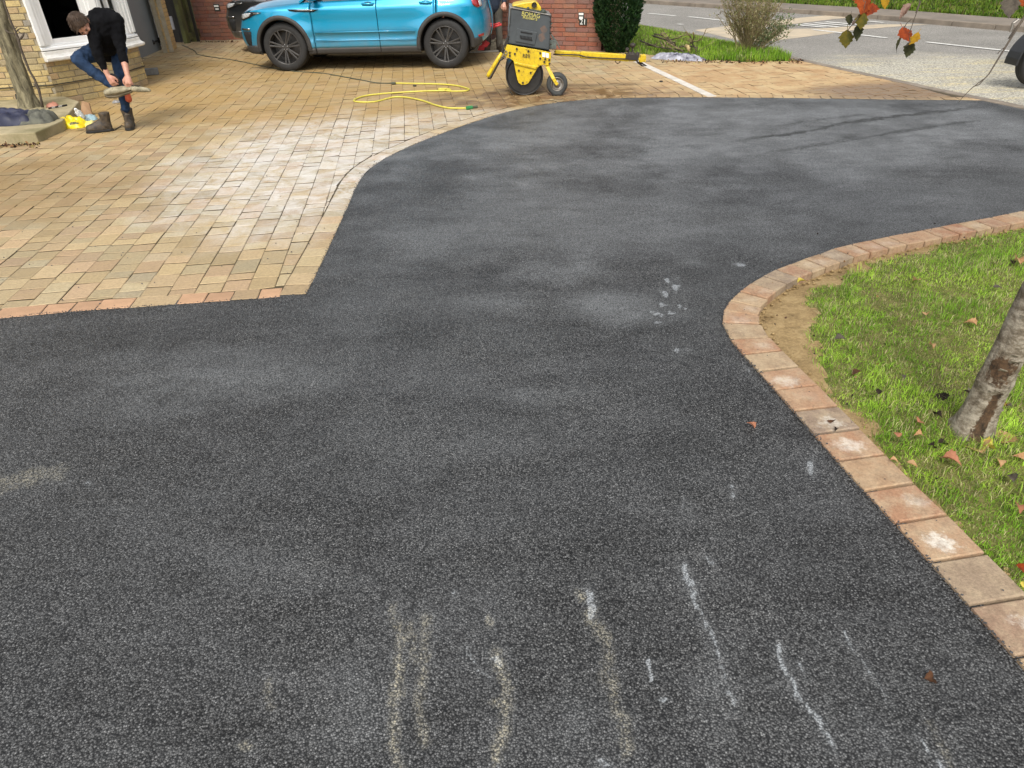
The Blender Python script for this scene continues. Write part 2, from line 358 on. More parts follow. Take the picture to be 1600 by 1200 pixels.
# ================================================================== GROUND SHAPES (metres)
PAVE_EDGE_PX = [(0, 498), (100, 488), (200, 481), (300, 474), (400, 467), (478, 460)]
CURVE_PX = [(478, 460), (490, 437), (502, 412), (515, 385), (530, 352), (545, 320), (557, 290), (570, 270), (590, 254), (620, 238), (660, 220), (700, 205), (745, 189), (780, 178), (820, 168.5), (860, 161.5), (910, 156), (960, 153.5), (1010, 152.5), (1110, 152), (1250, 153.5), (1400, 155.5), (1545, 157)]
def smooth(pts, n=3):
    pts = [Vector(p[:2]) for p in pts]
    for _ in range(n):
        q = [pts[0]]
        for i in range(len(pts)-1): q += [pts[i]*.75+pts[i+1]*.25, pts[i]*.25+pts[i+1]*.75]
        q.append(pts[-1]); pts = q
    return [tuple(p) for p in pts]
def resample(pts, step):
    out = [Vector(pts[0][:2])]; need = step
    for i in range(len(pts)-1):
        a = Vector(pts[i][:2]); b = Vector(pts[i+1][:2]); L = (b-a).length; d = 0.0
        while L-d >= need: d += need; out.append(a.lerp(b, d/L)); need = step
        need -= L-d
    return out
front = [(-9.5, 3.05)]+[tuple(gp(*p)[:2]) for p in PAVE_EDGE_PX]
curve = smooth([tuple(gp(*p)[:2]) for p in CURVE_PX], 2)
ROAD_NEAR = [(2.2, 20.5), (3.0, 18.4), (3.55, 16.9), (4.0, 15.8), (4.4, 14.3), (4.65, 13.1), (4.85, 12.15), (5.12, 11.1), (5.42, 10.1), (5.66, 9.25), (5.86, 8.69), (6.1, 7.9), (6.62, 6.25), (7.6, 3.5), (8.8, 0), (9.8, -4)]
ROAD_FAR = [(9.0, 34), (2.6, 26.5), (3.96, 24.2), (5.67, 21.7), (7.4, 19.45), (8.5, 17.75), (9.25, 16.2), (10.13, 14.6), (12.2, 10.8), (14.4, 6.5), (17.5, 0), (19, -4)]
ROAD_FAR = ROAD_FAR[1:]
EDGE_OUT = [(2.305, 4.315), (2.155, 4.25), (2.025, 4.161), (1.905, 4.095), (1.79, 4.02), (1.671, 3.945), (1.562, 3.855), (1.456, 3.758), (1.36, 3.655), (1.268, 3.54), (1.2, 3.418), (1.155, 3.278), (1.149, 3.095), (1.168, 2.937), (1.194, 2.773), (1.22, 2.611), (1.244, 2.442), (1.268, 2.274), (1.292, 2.099), (1.321, 1.919), (1.354, 1.748), (1.382, 1.567), (1.410, 1.386), (1.436, 1.203), (1.462, 1.02), (1.487, .84), (1.51, .66), (1.53, .48), (1.55, .3), (1.57, .12), (1.59, -.06), (1.6, -.24)]
far_out = smooth([(6.62, 6.28), (5.3, 5.52), (3.9, 4.87), (3.0, 4.57), (2.305, 4.315)], 2)
far_out = [tuple(p) for p in resample(far_out[::-1], .157)][1:][::-1]
EDGE = far_out+EDGE_OUT
TARMAC_POLY = front+curve[1:]+[(5.86, 8.66), (6.1, 7.9), (6.6, 6.3)]+EDGE+[(1.7, -1.8), (-9.5, -1.8)]

# terrain to the horizon
b = MB(); b.sheet([(-260, -60), (260, -60), (260, 420), (-260, 420)], -.16); tag(b.build('ground', LANE), kind='structure')
# ---- tarmac driveway: fine sheet so that spills, dust and painted sheen can sit on it
WHITE = [([(1068, 883), (1072, 905), (1085, 935), (1105, 975), (1118, 1010), (1125, 1040), (1135, 1075), (1150, 1105)], 8, .62, .35),
 ([(1068, 883), (1074, 900), (1080, 918)], 8, .9, 0), ([(921, 926), (925, 942), (927, 962)], 7, 1.1, 0), ([(1215, 1012), (1226, 1045), (1250, 1090), (1275, 1120), (1305, 1172)], 7, .75, .3),
 ([(1283, 1120), (1300, 1150)], 14, .35, .2), ([(1318, 988), (1345, 1030), (1375, 1075), (1400, 1110)], 4, .55, .3), ([(1430, 1148), (1446, 1170), (1475, 1202)], 5, .8, .2),
 ([(1267, 722), (1270, 740)], 5, .9, 0), ([(1142, 762), (1146, 774)], 4.5, .8, 0), ([(1012, 1033), (1017, 1050), (1020, 1062)], 3.5, 1.0, 0), ([(1031, 1095), (1040, 1093)], 4, 1, 0),
 ([(1248, 1037), (1262, 1062)], 5, .55, .3), ([(728, 1012), (745, 1040), (770, 1062)], 8, .45, .2), ([(775, 1030), (783, 1042)], 9, .9, .2), ([(1103, 868), (1113, 880)], 5, .5, 0),
 ([(165, 655), (230, 620), (300, 590), (345, 566)], 9, .28, .4), ([(170, 668), (250, 636), (320, 600)], 5, .3, .3), ([(1165, 573), (1185, 598), (1212, 625), (1232, 642)], 4, .45, .4),
 ([(1042, 436), (1052, 446), (1060, 452)], 3, .9, 0), ([(1058, 434), (1062, 445), (1056, 455)], 3, .8, 0), ([(1033, 455), (1042, 462)], 3.5, .9, 0), ([(1030, 476), (1040, 478)], 3.5, .9, 0),
 ([(1018, 488), (1034, 491)], 4, .8, 0), ([(1045, 488), (1055, 490)], 3, .8, 0), ([(1025, 503), (1038, 505)], 3, .6, 0), ([(1060, 478), (1070, 484)], 3, .6, 0), ([(1055, 548), (1063, 550)], 3.5, .8, 0),
 ([(1074, 545), (1077, 548)], 3, .8, 0), ([(1148, 412), (1160, 414)], 3, 1.0, 0), ([(710, 922), (712, 930)], 3, 1, 0), ([(1068, 780), (1075, 800)], 10, .3, .3), ([(940, 1190), (950, 1198)], 8, .6, 0), ([(135, 752), (142, 755)], 3, .8, 0), ([(1340, 1110), (1400, 1180)], 10, .3, .3), ([(1495, 1160), (1520, 1200)], 10, .35, .3)]
YEL = [([(612, 950), (622, 1000), (618, 1080), (615, 1140), (622, 1195)], 10, .75, .1), ([(668, 965), (663, 1030), (655, 1090), (658, 1160)], 9, .5, .1), ([(778, 1020), (786, 1070), (790, 1115), (775, 1190)], 10, .7, .1),
 ([(903, 925), (912, 935)], 6, .8, 0), ([(925, 960), (945, 1010), (955, 1070), (985, 1180)], 13, .42, .1), ([(0, 757), (40, 745), (95, 738)], 13, .5, .4), ([(762, 965), (766, 975)], 4, .9, 0), ([(380, 1165), (386, 1172)], 6, .7, 0), ([(640, 980), (650, 1040)], 8, .4, .2), ([(770, 1095), (790, 1105)], 6, .6, 0), ([(420, 1060), (425, 1110)], 5, .4, .2), ([(1455, 1130), (1490, 1200)], 6, .3, 0)]
DUST_SHEEN = [(1065, 325, 95, 16, .75), (870, 425, 130, 26, .8), (960, 480, 110, 25, .75), (720, 470, 200, 24, .55), (1090, 410, 70, 14, .7), (340, 590, 170, 40, .45), (820, 615, 110, 30, .45), (620, 480, 150, 40, .35), (1150, 180, 240, 14, .6), (950, 200, 160, 22, .6), (1300, 230, 260, 26, .45), (1010, 260, 160, 18, .4), (760, 560, 160, 60, .25), (460, 880, 120, 60, .3), (560, 1100, 90, 120, .3), (900, 1120, 60, 80, .35), (1120, 1060, 60, 90, .35), (230, 640, 100, 30, .4), (880, 300, 200, 40, .35), (1450, 300, 160, 40, .3), (700, 370, 130, 40, .3), (730, 700, 260, 70, .2), (1150, 215, 800, 110, 1.1), (900, 340, 560, 110, .6), (1350, 300, 400, 110, .5)]  # dust patches, plus broad ellipses painting far sky sheen as pale colour
TRACK = [([(1130, 222), (1180, 216), (1230, 210), (1270, 203), (1320, 192), (1400, 182), (1480, 172), (1560, 165)], 2.6, 1.6), ([(1170, 243), (1250, 232), (1300, 224), (1400, 206), (1500, 190)], 1.6, 1.3), ([(1200, 238), (1290, 222), (1350, 212)], 1.4, 1.2), ([(1215, 196), (1290, 186), (1380, 176)], 1.3, 1.1), ([(1380, 212), (1470, 196), (1550, 186)], 1.7, 1.2), ([(1250, 160), (1300, 162)], 1.4, .5), ([(1000, 196), (1060, 192)], 2, .3)]
def tarmac_sheet():
    Vs = []; Fs = []; off = 0
    for (x0, x1, y0, y1, st) in [(-9.5, 7.2, -1.8, .7, .25), (-9.5, -2.9, .7, 3.9, .1), (-2.9, 1.75, .7, 2.6, .0125), (-2.9, 4.0, 2.6, 5.2, .025), (4.0, 7.2, 2.6, 5.2, .1), (1.75, 7.2, .7, 2.6, .25), (-2.0, 7.2, 5.2, 6.4, .035), (-2.0, 7.2, 6.4, 10.0, .024)]:
        nx = int(round((x1-x0)/st)); ny = int(round((y1-y0)/st)); xs = np.linspace(x0, x1, nx+1); ys = np.linspace(y0, y1, ny+1)
        X, Y = np.meshgrid(xs, ys); V = np.stack([X.ravel(), Y.ravel(), np.zeros(X.size)], 1)
        i = np.arange(ny)[:, None]*(nx+1)+np.arange(nx)[None]; Q = np.stack([i, i+1, i+nx+2, i+nx+1], -1).reshape(-1, 4)
        cx = V[Q, 0].mean(1); cy = V[Q, 1].mean(1); d, _ = distline(cx, cy, TARMAC_POLY+[TARMAC_POLY[0]])
        keep = inpoly(cx, cy, TARMAC_POLY) | (d < .05); Q = Q[keep]
        used = np.unique(Q); mp = np.zeros(len(V), np.int64); mp[used] = np.arange(len(used)); Vs.append(V[used]); Fs.append(mp[Q]+off); off += len(used)
    V = np.concatenate(Vs); Q = np.concatenate(Fs); px, py, dz = projn(V)
    jx = (fnoise(V[:, 0], V[:, 1], 18, 3)-.5); jy = (fnoise(V[:, 0], V[:, 1], 18, 9)-.5); wob = fnoise(V[:, 0], V[:, 1], 40, 5)
    C = np.zeros((len(V), 4)); sc = 300/np.maximum(dz, .5)/200
    far = dz < 0
    for pts, w, s, fade in WHITE:
        d, u = distline(px+jx*w*1.6, py+jy*w*1.6, pts); a = np.clip(1.25-d/(w*.8*(.45+.9*wob)), 0, 1)*s*(1-fade*u)*(.55+.8*wob); C[:, 0] = np.maximum(C[:, 0], a)
        C[:, 2] = np.maximum(C[:, 2], np.clip(1-d/(w*2.4), 0, 1)*.35*s)
    for pts, w, s, fade in YEL:
        d, u = distline(px+jx*w*2, py+jy*w*2, pts); a = np.clip(1.15-d/(w*(.5+wob)), 0, 1)*s*(1-fade*u)*(.4+wob); C[:, 1] = np.maximum(C[:, 1], a)
        C[:, 2] = np.maximum(C[:, 2], np.clip(1-d/(w*2.4), 0, 1)*.3*s)
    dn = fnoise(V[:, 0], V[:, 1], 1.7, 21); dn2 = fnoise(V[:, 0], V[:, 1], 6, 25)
    for cx, cy, rx, ry, s in DUST_SHEEN:
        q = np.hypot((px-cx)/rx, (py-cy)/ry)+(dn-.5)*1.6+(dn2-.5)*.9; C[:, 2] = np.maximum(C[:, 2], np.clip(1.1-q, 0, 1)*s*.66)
    for pts, w, s in TRACK:
        d, u = distline(px, py+jy*5+(dn2-.5)*4, pts); C[:, 3] = np.maximum(C[:, 3], np.clip(1.4-d/(w*.85), 0, 1)*s*.8*np.clip(wob*2.6-.4, .15, 1)*np.clip(4*min(1, 1), 0, 1)*np.clip(np.minimum(u, 1-u)*6, .15, 1))
    C[far] = 0
    V[:, 2] += 0
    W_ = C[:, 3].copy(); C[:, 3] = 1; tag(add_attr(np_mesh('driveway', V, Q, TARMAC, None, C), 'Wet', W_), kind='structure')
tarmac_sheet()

# ---- block paving
PA = front+curve[1:]+[(5.7, 9.05), (5.42, 10.05), (5.12, 11.05), (4.86, 11.95), (4.7, 11.95), (4.05, 11.98), (3.3, 12.33), (2.7, 12.95), (2.35, 13.35), (1.9, 13.75), (-.35, 14.7), (-.6, 17.0), (-6.9, 17.7), (-9.5, 17.7)]
bed = MB(); bed.sheet(PA, -.0015); bed = bed.build('block_paving', JOINT); tag(bed, kind='structure')
U = Vector((-.1429, 1.1976)).normalized(); Wd = Vector((U.y, -U.x))
BORD = .165; FB = .135
def offset(pts, d):
    out = []
    for i, p in enumerate(pts):
        a = Vector(pts[max(i-1, 0)]); c = Vector(pts[min(i+1, len(pts)-1)]); t = (c-a).normalized(); out.append(Vector(p)+Vector((-t.y, t.x))*d)
    return out
cur_in = offset(curve, BORD); fr_in = offset(front, FB)
INNER = [tuple(p) for p in fr_in[:-1]]+[(fr_in[-1].x-.14, fr_in[-1].y)]+[tuple(p) for p in cur_in[2:]]+PA[-14:]
STRIP = [(2.665, 9.50), (2.19, 12.75)]
sA = Vector(STRIP[0]); sB = Vector(STRIP[1]); sT = (sB-sA).normalized(); sN = Vector((-sT.y, sT.x))
def paver_geo(poly, z, tilt=(0, 0), ch=.0038, zb=-.03):
    """poly ccw list of Vector2 -> verts, faces with chamfered top"""
    n = len(poly); c = sum(poly, Vector((0, 0)))/n
    def zz(p): return z+tilt[0]*(p.x-c.x)+tilt[1]*(p.y-c.y)
    ins = []
    for p in poly:
        d = c-p; ins.append(p+d*(min(ch*1.4, d.length*.4)/max(d.length, 1e-6)))
    v = [(p.x, p.y, zb) for p in poly]+[(p.x, p.y, zz(p)-ch*.7) for p in poly]+[(p.x, p.y, zz(p)) for p in ins]
    f = [tuple(range(2*n, 3*n))]+[(i, (i+1) % n, n+(i+1) % n, n+i) for i in range(n)]+[(n+i, n+(i+1) % n, 2*n+(i+1) % n, 2*n+i) for i in range(n)]
    return v, f
def clip_half(poly, a, nrm):
    out = []; n = len(poly)
    for i in range(n):
        p, q = poly[i], poly[(i+1) % n]; dp = (p-a).dot(nrm); dq = (q-a).dot(nrm)
        if dp >= 0: out.append(p)
        if dp*dq < 0: out.append(p.lerp(q, dp/(dp-dq)))
    return out
def area(poly): return abs(sum(poly[i].x*poly[(i+1) % len(poly)].y-poly[(i+1) % len(poly)].x*poly[i].y for i in range(len(poly))))/2
blocks = []
GAP = .0028
INV = [Vector(p) for p in INNER]; NIN = len(INV); NC = len(fr_in)+len(cur_in)-2
Lens = [.11, .13, .16, .16, .19, .23]
rw = .163
for ri in range(-75, 40):
    v0 = ri*rw; s = -2.0+random.random()*.2
    while s < 19:
        L = random.choice(Lens)
        if s > 2.4:
            cx = Wd.x*(v0+rw/2)+U.x*(s+L/2); cy = Wd.y*(v0+rw/2)+U.y*(s+L/2)
            if -9.6 < cx < 6 and 2.8 < cy < 17.8: blocks.append((cx, cy, v0, s, L, ri))
        s += L
ba = np.array([(q[0], q[1]) for q in blocks]); ins_ = inpoly(ba[:, 0], ba[:, 1], INNER); dl, _ = distline(ba[:, 0], ba[:, 1], INNER+[INNER[0]])
ds, _ = distline(ba[:, 0], ba[:, 1], [tuple(sA-sT*.3), tuple(sB+sT*.3)])
pav = []
for k, (cx, cy, v0, s, L, ri) in enumerate(blocks):
    if not ins_[k] and dl[k] > .16: continue
    g = GAP
    gu = .0044+random.random()*.002; gv = .0012+random.random()*.001; w0 = .008*math.sin(s*1.3+ri*.12)*math.sin(s*.47+ri*.09); v_ = v0+w0+random.gauss(0, .0006)
    poly = [Wd*(v_+gv)+U*(s+gu), Wd*(v_+rw-gv)+U*(s+gu), Wd*(v_+rw-gv)+U*(s+L-gu), Wd*(v_+gv)+U*(s+L-gu)]
    if dl[k] < .17:
        c = Vector((cx, cy)); best = None
        segs = []
        for i in range(NIN):
            a, b2 = INV[i], INV[(i+1) % NIN]; e = b2-a; l2 = e.length_squared
            if l2 < 1e-9: continue
            t = max(0, min(1, (c-a).dot(e)/l2)); d = (c-a-e*t).length
            if d < .17: segs.append((d, a, e))
        segs.sort(key=lambda q: q[0])
        for d, a, e in segs[:4]:
            n_ = Vector((-e.y, e.x)).normalized()
            if len(poly) > 2: poly = clip_half(poly, a+n_*.003, n_)
        if len(poly) < 3 or area(poly) < .0004: continue
    if ds[k] < .2:
        side = 1 if (Vector((cx, cy))-sA).dot(sN) > 0 else -1
        poly = clip_half(poly, sA+sN*side*.068, sN*side)
        if len(poly) < 3 or area(poly) < .0012: continue
    pav.append(poly)
# border course round the tarmac edge
rc = resample(curve, .005); i = 0; fr = resample(front, .005)
FRONTC = set()
def course(line, w, lens, sgn=1):
    L = len(line); i = 0
    while i < L-8:
        n = int(random.choice(lens)/.005); j = min(i+n, L-1); a, b2 = line[i], line[j]; t = (b2-a).normalized(); na = Vector((-t.y, t.x))
        ta = (line[min(i+4, L-1)]-line[max(i-4, 0)]).normalized(); tb = (line[min(j+4, L-1)]-line[max(j-4, 0)]).normalized()
        n1 = Vector((-ta.y, ta.x)); n2 = Vector((-tb.y, tb.x))
        p = [a+t*GAP, b2-t*GAP, b2-t*GAP+n2*(w-GAP), a+t*GAP+n1*(w-GAP)]; pav.append(p); i = j
course(rc, BORD, [.12, .14, .15, .17]); n0_ = len(pav); course(fr[:-30], FB, [.15, .16, .2, .27]); FRONTC = {id(q) for q in pav[n0_:]}
def pkey(poly):
    c = sum(poly, Vector((0, 0)))/len(poly); x, y, d = proj((c.x, c.y, 0)); vis = 0 < x < 1600 and 0 < y < 1200 and d > 0
    return (0 if vis else 1, d)
pav.sort(key=pkey)
stuffp = MB()
def put_piece(name, poly, z, mat, parent, tilt, ch=.005, zb=-.03):
    c = sum(poly, Vector((0, 0)))/len(poly); v, f = paver_geo([p-c for p in poly], z, tilt, ch, zb)
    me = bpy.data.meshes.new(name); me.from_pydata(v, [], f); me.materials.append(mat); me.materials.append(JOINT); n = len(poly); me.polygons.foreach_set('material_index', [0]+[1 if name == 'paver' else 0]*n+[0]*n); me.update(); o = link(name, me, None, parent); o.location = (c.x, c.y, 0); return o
for k, poly in enumerate(pav):
    z = .004+random.uniform(-.0025, .0022); tl = (random.gauss(0, .012), random.gauss(0, .012))
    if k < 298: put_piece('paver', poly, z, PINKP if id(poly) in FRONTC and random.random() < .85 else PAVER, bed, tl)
    else:
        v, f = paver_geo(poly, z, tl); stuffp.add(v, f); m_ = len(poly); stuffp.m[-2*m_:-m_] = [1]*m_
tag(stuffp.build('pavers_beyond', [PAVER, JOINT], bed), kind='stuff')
# pale drain strip that crosses the paving
b = MB(); n_ = 9
for i in range(n_):
    a = sA.lerp(sB, i/n_)+sT*.004; c = sA.lerp(sB, (i+1)/n_)-sT*.004
    if i == 0: a = sA-sT*.16
    b.prism([(q.x, q.y, -.02) for q in (a-sN*.062, c-sN*.062, c+sN*.062, a+sN*.062)], (0, 0, .028))
tag(b.build('drain_channel', PALECONC, bev=.004), 'long pale concrete drainage strip crossing the sandy paving beside the roller tow bar', 'drain')

# ---- curved terracotta edging
ed = MB(); eo = [Vector(p) for p in EDGE]; # (EDGE runs from the road towards the camera, lawn on the left of travel)
def edge_in(extra=0.0):
    a = offset(EDGE, 1.0); return [Vector(p)+(q-Vector(p))*((.162+.043*max(0, min(1, (3.75-p[1])/.6)))+extra) for p, q in zip(EDGE, a)]
ei = edge_in()
ring = [tuple(p) for p in eo]+[tuple(p) for p in ei[::-1]]
ed.add([(p.x, p.y, -.004-.05) for p in eo]+[(p.x, p.y, -.054) for p in ei], [(i, i+1, len(eo)+i+1, len(eo)+i) for i in range(len(eo)-1)])
edg = ed.build('edging_bed', JOINT); tag(edg, kind='structure')
for i in range(len(eo)-1):
    a, b2, c, d = eo[i], eo[i+1], ei[i+1], ei[i]; t = (b2-a).normalized(); g = .0042+random.random()*.0024
    a2 = a+t*g; b3 = b2-t*g; mid = (a+b2)/2
    # real blocks are rectangular, so the joints open or close as wedges
    n_ = Vector((-t.y, t.x)); Li = (c-d).length; Lo = (b2-a).length; h = min(Lo, Li) if Li < Lo else Lo
    cc = (c+d)/2; hi = min(Li/2-g, Lo/2-g+.002); c3 = cc+t*hi; d3 = cc-t*hi
    poly = [a2, b3, c3, d3]
    o = put_piece('edging_block', poly, .014+random.uniform(-.002, .002), KERB, edg, (random.gauss(0, .006), random.gauss(0, .006)), .006, -.05)
# crumbs of tarmac along its edges
cr = MB()
def crumb(b, c, r):
    vs = []; 
    for sx, sy, sz in ((1, 0, 0), (-1, 0, 0), (0, 1, 0), (0, -1, 0), (0, 0, 1), (0, 0, -.6)):
        k = r*random.uniform(.7, 1.3); vs.append((c[0]+sx*k, c[1]+sy*k, c[2]+sz*k*.8))
    b.add(vs, [(0, 2, 4), (2, 1, 4), (1, 3, 4), (3, 0, 4), (2, 0, 5), (1, 2, 5), (3, 1, 5), (0, 3, 5)])
CRUMBM = simple('tarmac_crumb_mat', (.05, .052, .056), (.028, .029, .03), .6, sc=40)
for line, sg, zt in ((resample(EDGE[20:], .0045), 1, .014), (resample(curve, .012)[:700], 1, .005), (resample(front[1:], .01), 1, .005)):
    for i in range(1, len(line)-1):
        if zt > .01 and line[i].y < .7: continue
        t = (line[i+1]-line[i-1]).normalized(); n_ = Vector((-t.y, t.x)); w = random.gauss(.002, .0075)
        wv = .004*math.sin(i*.11)+.003*math.sin(i*.037)
        p = line[i]+n_*(w+wv-.002); crumb(cr, (p.x, p.y, random.uniform(.002, zt+.001)), random.uniform(.0025, .0055))
for _ in range(46):
    i = random.randrange(20, len(eo)-8); p = eo[i].lerp(ei[i], random.random())+Vector((random.uniform(-.05, .05), random.uniform(-.05, .05))); crumb(cr, (p.x, p.y, .018), random.uniform(.002, .004))
tag(cr.build('tarmac_crumbs', CRUMBM), 'loose black tarmac crumbs along the driveway edge', 'gravel', kind='stuff')

# ---- lawn soil and grass
LIN = [tuple(p) for p in ei]
def lawn_soil():
    st = .03; xs = np.arange(1.2, 8.2, st); ys = np.arange(-1.6, 6.6, st); X, Y = np.meshgrid(xs, ys); nx = len(xs); ny = len(ys)
    poly = [tuple(p) for p in offset(EDGE, .1)]+[(1.8, -1.7), (9.2, -1.7), (8.3, 1.0), (7.2, 4.4), (6.75, 6.0)]
    d, _ = distline(X.ravel(), Y.ravel(), LIN); n = fnoise(X.ravel(), Y.ravel(), 6, 4)
    hump = np.clip(d/.5, 0, 1); Z = -.034+hump*.03+(n-.5)*.03*np.clip(d/.1, .2, 1)+.05*np.exp(-((X.ravel()-1.92)**2+(Y.ravel()-2.29)**2)/.05)
    V = np.stack([X.ravel(), Y.ravel(), Z], 1); i = np.arange(ny-1)[:, None]*nx+np.arange(nx-1)[None]; Q = np.stack([i, i+1, i+nx+1, i+nx], -1).reshape(-1, 4)
    cx = V[Q, 0].mean(1); cy = V[Q, 1].mean(1); k = inpoly(cx, cy, poly); Q = Q[k]; cx = cx[k]; cy = cy[k]
    dd, _ = distline(cx, cy, LIN); g_ = dd-bare_width(cx, cy)+(fnoise(cx, cy, 5, 31)-.5)*.22 > .05
    o = tag(np_mesh('lawn_soil', V, Q, SOIL, None, None, True), kind='structure'); o.data.materials.append(THATCH); o.data.polygons.foreach_set('material_index', g_.astype(np.int32)); return o
def bare_width(X, Y):
    b_ = .05+.24*np.exp(-((X-1.48)**2+(Y-3.36)**2)/.12)+.03*np.exp(-((X-1.55)**2+(Y-2.6)**2)/.2)
    b_ = np.where(Y < 2.75, b_-.035, b_); b_ = np.where(Y < 2.3, -.045, b_); return np.where(X > 2.3, .0, b_)
lawn_soil()
def m_grass(name='grass_mat'):
    t = NT(name); a = t.n('ShaderNodeAttribute', attribute_name='Col').outputs['Color']
    t.b.inputs['Base Color'].default_value = (1, 1, 1, 1); t.l(a, t.b.inputs['Base Color']); t.b.inputs['Roughness'].default_value = .55; t.b.inputs['Specular IOR Level'].default_value = .3
    tr = t.n('ShaderNodeBsdfTranslucent'); t.l(a, tr.inputs[0]); mx = t.n('ShaderNodeMixShader'); mx.inputs[0].default_value = .4
    t.l(t.b.outputs[0], mx.inputs[1]); t.l(tr.outputs[0], mx.inputs[2]); t.l(mx.outputs[0], t.o.inputs[0]); return t.m
GRASS = m_grass()
def blades(name, X, Y, Z, H, Wb, cols, mat, lean=.7, parent=None):
    n = len(X); ang = rng.uniform(0, 2*np.pi, n); la = rng.uniform(0, 2*np.pi, n); ln = np.abs(rng.normal(0, lean, n)); ln = np.clip(ln, .05, 3.2)
    wx = np.cos(ang)*Wb/2; wy = np.sin(ang)*Wb/2; dx = np.cos(la)*ln; dy = np.sin(la)*ln; nz = 1/np.sqrt(1+ln*ln)
    V = np.empty((n, 5, 3)); V[:, 0] = np.stack([X-wx, Y-wy, Z-.004], 1); V[:, 1] = np.stack([X+wx, Y+wy, Z-.004], 1)
    mx = X+dx*H*.35*nz; my = Y+dy*H*.35*nz; mz = Z+H*.58*np.clip(nz+.15, 0, 1)
    V[:, 2] = np.stack([mx+wx*.8, my+wy*.8, mz], 1); V[:, 3] = np.stack([mx-wx*.8, my-wy*.8, mz], 1)
    V[:, 4] = np.stack([X+dx*H*nz, Y+dy*H*nz, Z+H*nz*.85], 1)
    b0 = np.arange(n)[:, None]*5; T = np.concatenate([b0+np.array([[0, 1, 2]]), b0+np.array([[0, 2, 3]]), b0+np.array([[3, 2, 4]])], 0)
    C = np.ones((n, 5, 4)); C[:, :, :3] = cols[:, None, :]
    return np_mesh(name, V.reshape(-1, 3), T, mat, parent, C.reshape(-1, 4))
def gcols(X, Y, seed, dry=.35):
    n = len(X); a = fnoise(X, Y, 3.5, seed); b_ = fnoise(X, Y, 11, seed+5); r = rng.random(n)
    g1 = np.array([.235, .45, .032]); g2 = np.array([.47, .69, .08]); st = np.array([.58, .54, .27]); dk = np.array([.07, .14, .02])
    t = np.clip((a-.35)*2.6+(r-.5)*.8, 0, 1)[:, None]; c = g1*(1-t)+g2*t
    s = (rng.random(n) < dry*np.clip((b_-.3)*3, .15, 1))[:, None]; c = np.where(s, st*(.6+.6*r[:, None]), c)
    d = (rng.random(n) < .14)[:, None]; c = np.where(d, dk, c); return c*(.8+.4*rng.random(n)[:, None])
def lawn():
    N = 620000; X = rng.uniform(1.3, 6.6, N); Y = rng.uniform(.3, 6.1, N)
    poly = [tuple(p) for p in edge_in(.008)]+[(1.8, -1.7), (9.2, -1.7), (8.3, 1.0), (7.2, 4.4), (6.75, 6.0)]
    k = inpoly(X, Y, poly); X = X[k]; Y = Y[k]
    px, py, dz = projn(np.stack([X, Y, 0*X], 1)); k = (px < 1790) & (py < 1330) & (px > 900); X = X[k]; Y = Y[k]
    d, _ = distline(X, Y, LIN); n = fnoise(X, Y, 5, 31); n2 = fnoise(X, Y, 1.6, 35)
    bare = bare_width(X, Y)
    p = np.clip((d-bare+(n-.5)*.22)/.09, 0, 1)*np.clip((n2+n-.5)*4, .55, 1)
    k = rng.random(len(X)) < p; X = X[k]; Y = Y[k]; d = d[k]
    far = np.hypot(X, Y); k = rng.random(len(X)) < np.clip(1.3-.16*far, .28, 1); X = X[k]; Y = Y[k]; d = d[k]
    c = fnoise(X, Y, 7, 51); H = (.016+.030*rng.random(len(X)))*(.65+1.1*np.clip((c-.35)*2.2, 0, 1.1))
    tall = fnoise(X, Y, 2.5, 77); H *= np.where(tall > .62, 1.35, 1)
    n = fnoise(X, Y, 6, 4); Z = -.034+np.clip(d/.5, 0, 1)*.03+(n-.5)*.03*np.clip(d/.1, .2, 1)+.05*np.exp(-((X-1.92)**2+(Y-2.29)**2)/.05)
    W_ = rng.uniform(.0016, .0032, len(X)); G_ = gcols(X, Y, 11, .42); dry = np.clip((fnoise(X, Y, 4.2, 91)-.52)*5, 0, 1); G_ = np.where((rng.random(len(X)) < dry*.5)[:, None], np.array([[.40, .33, .17]])*(.5+.8*rng.random((len(X), 1))), G_); G_ = G_*(.62+.75*fnoise(X, Y, 16, 97))[:, None]; H = H*(1-.45*dry); o = blades('lawn_grass', X, Y, Z, H, W_, G_, GRASS, 1.7)
    tag(o, 'short green and straw coloured lawn grass inside the curved edging', 'grass', kind='stuff')
lawn()
# clods of soil at the edge of the lawn
cl = MB()
for _ in range(170):
    i = random.randrange(22, len(ei)-5); p = ei[i].lerp(ei[i+1], random.random()); a = random.uniform(0, 6.28); q = abs(random.gauss(0, .03))
    t = (ei[i+1]-ei[i]).normalized(); p = p+Vector((-t.y, t.x))*(q+.008); r = random.uniform(.003, .011)
    cl.ball((p.x, p.y, -.022), (r*1.3, r, r*.8), 6, 4)
for _ in range(120):
    i = random.randrange(10, 34); p = ei[i]; t = (ei[min(i+1, len(ei)-1)]-ei[i-1]).normalized(); p = p+Vector((-t.y, t.x))*random.uniform(.01, .4); r = random.uniform(.002, .008)
    cl.ball((p.x, p.y, -.024), (r*1.3, r, r*.8), 6, 4)
tag(cl.build('soil_clods', SOIL, smooth=True), 'small clods of brown soil between the edging and the lawn', 'soil', kind='stuff')

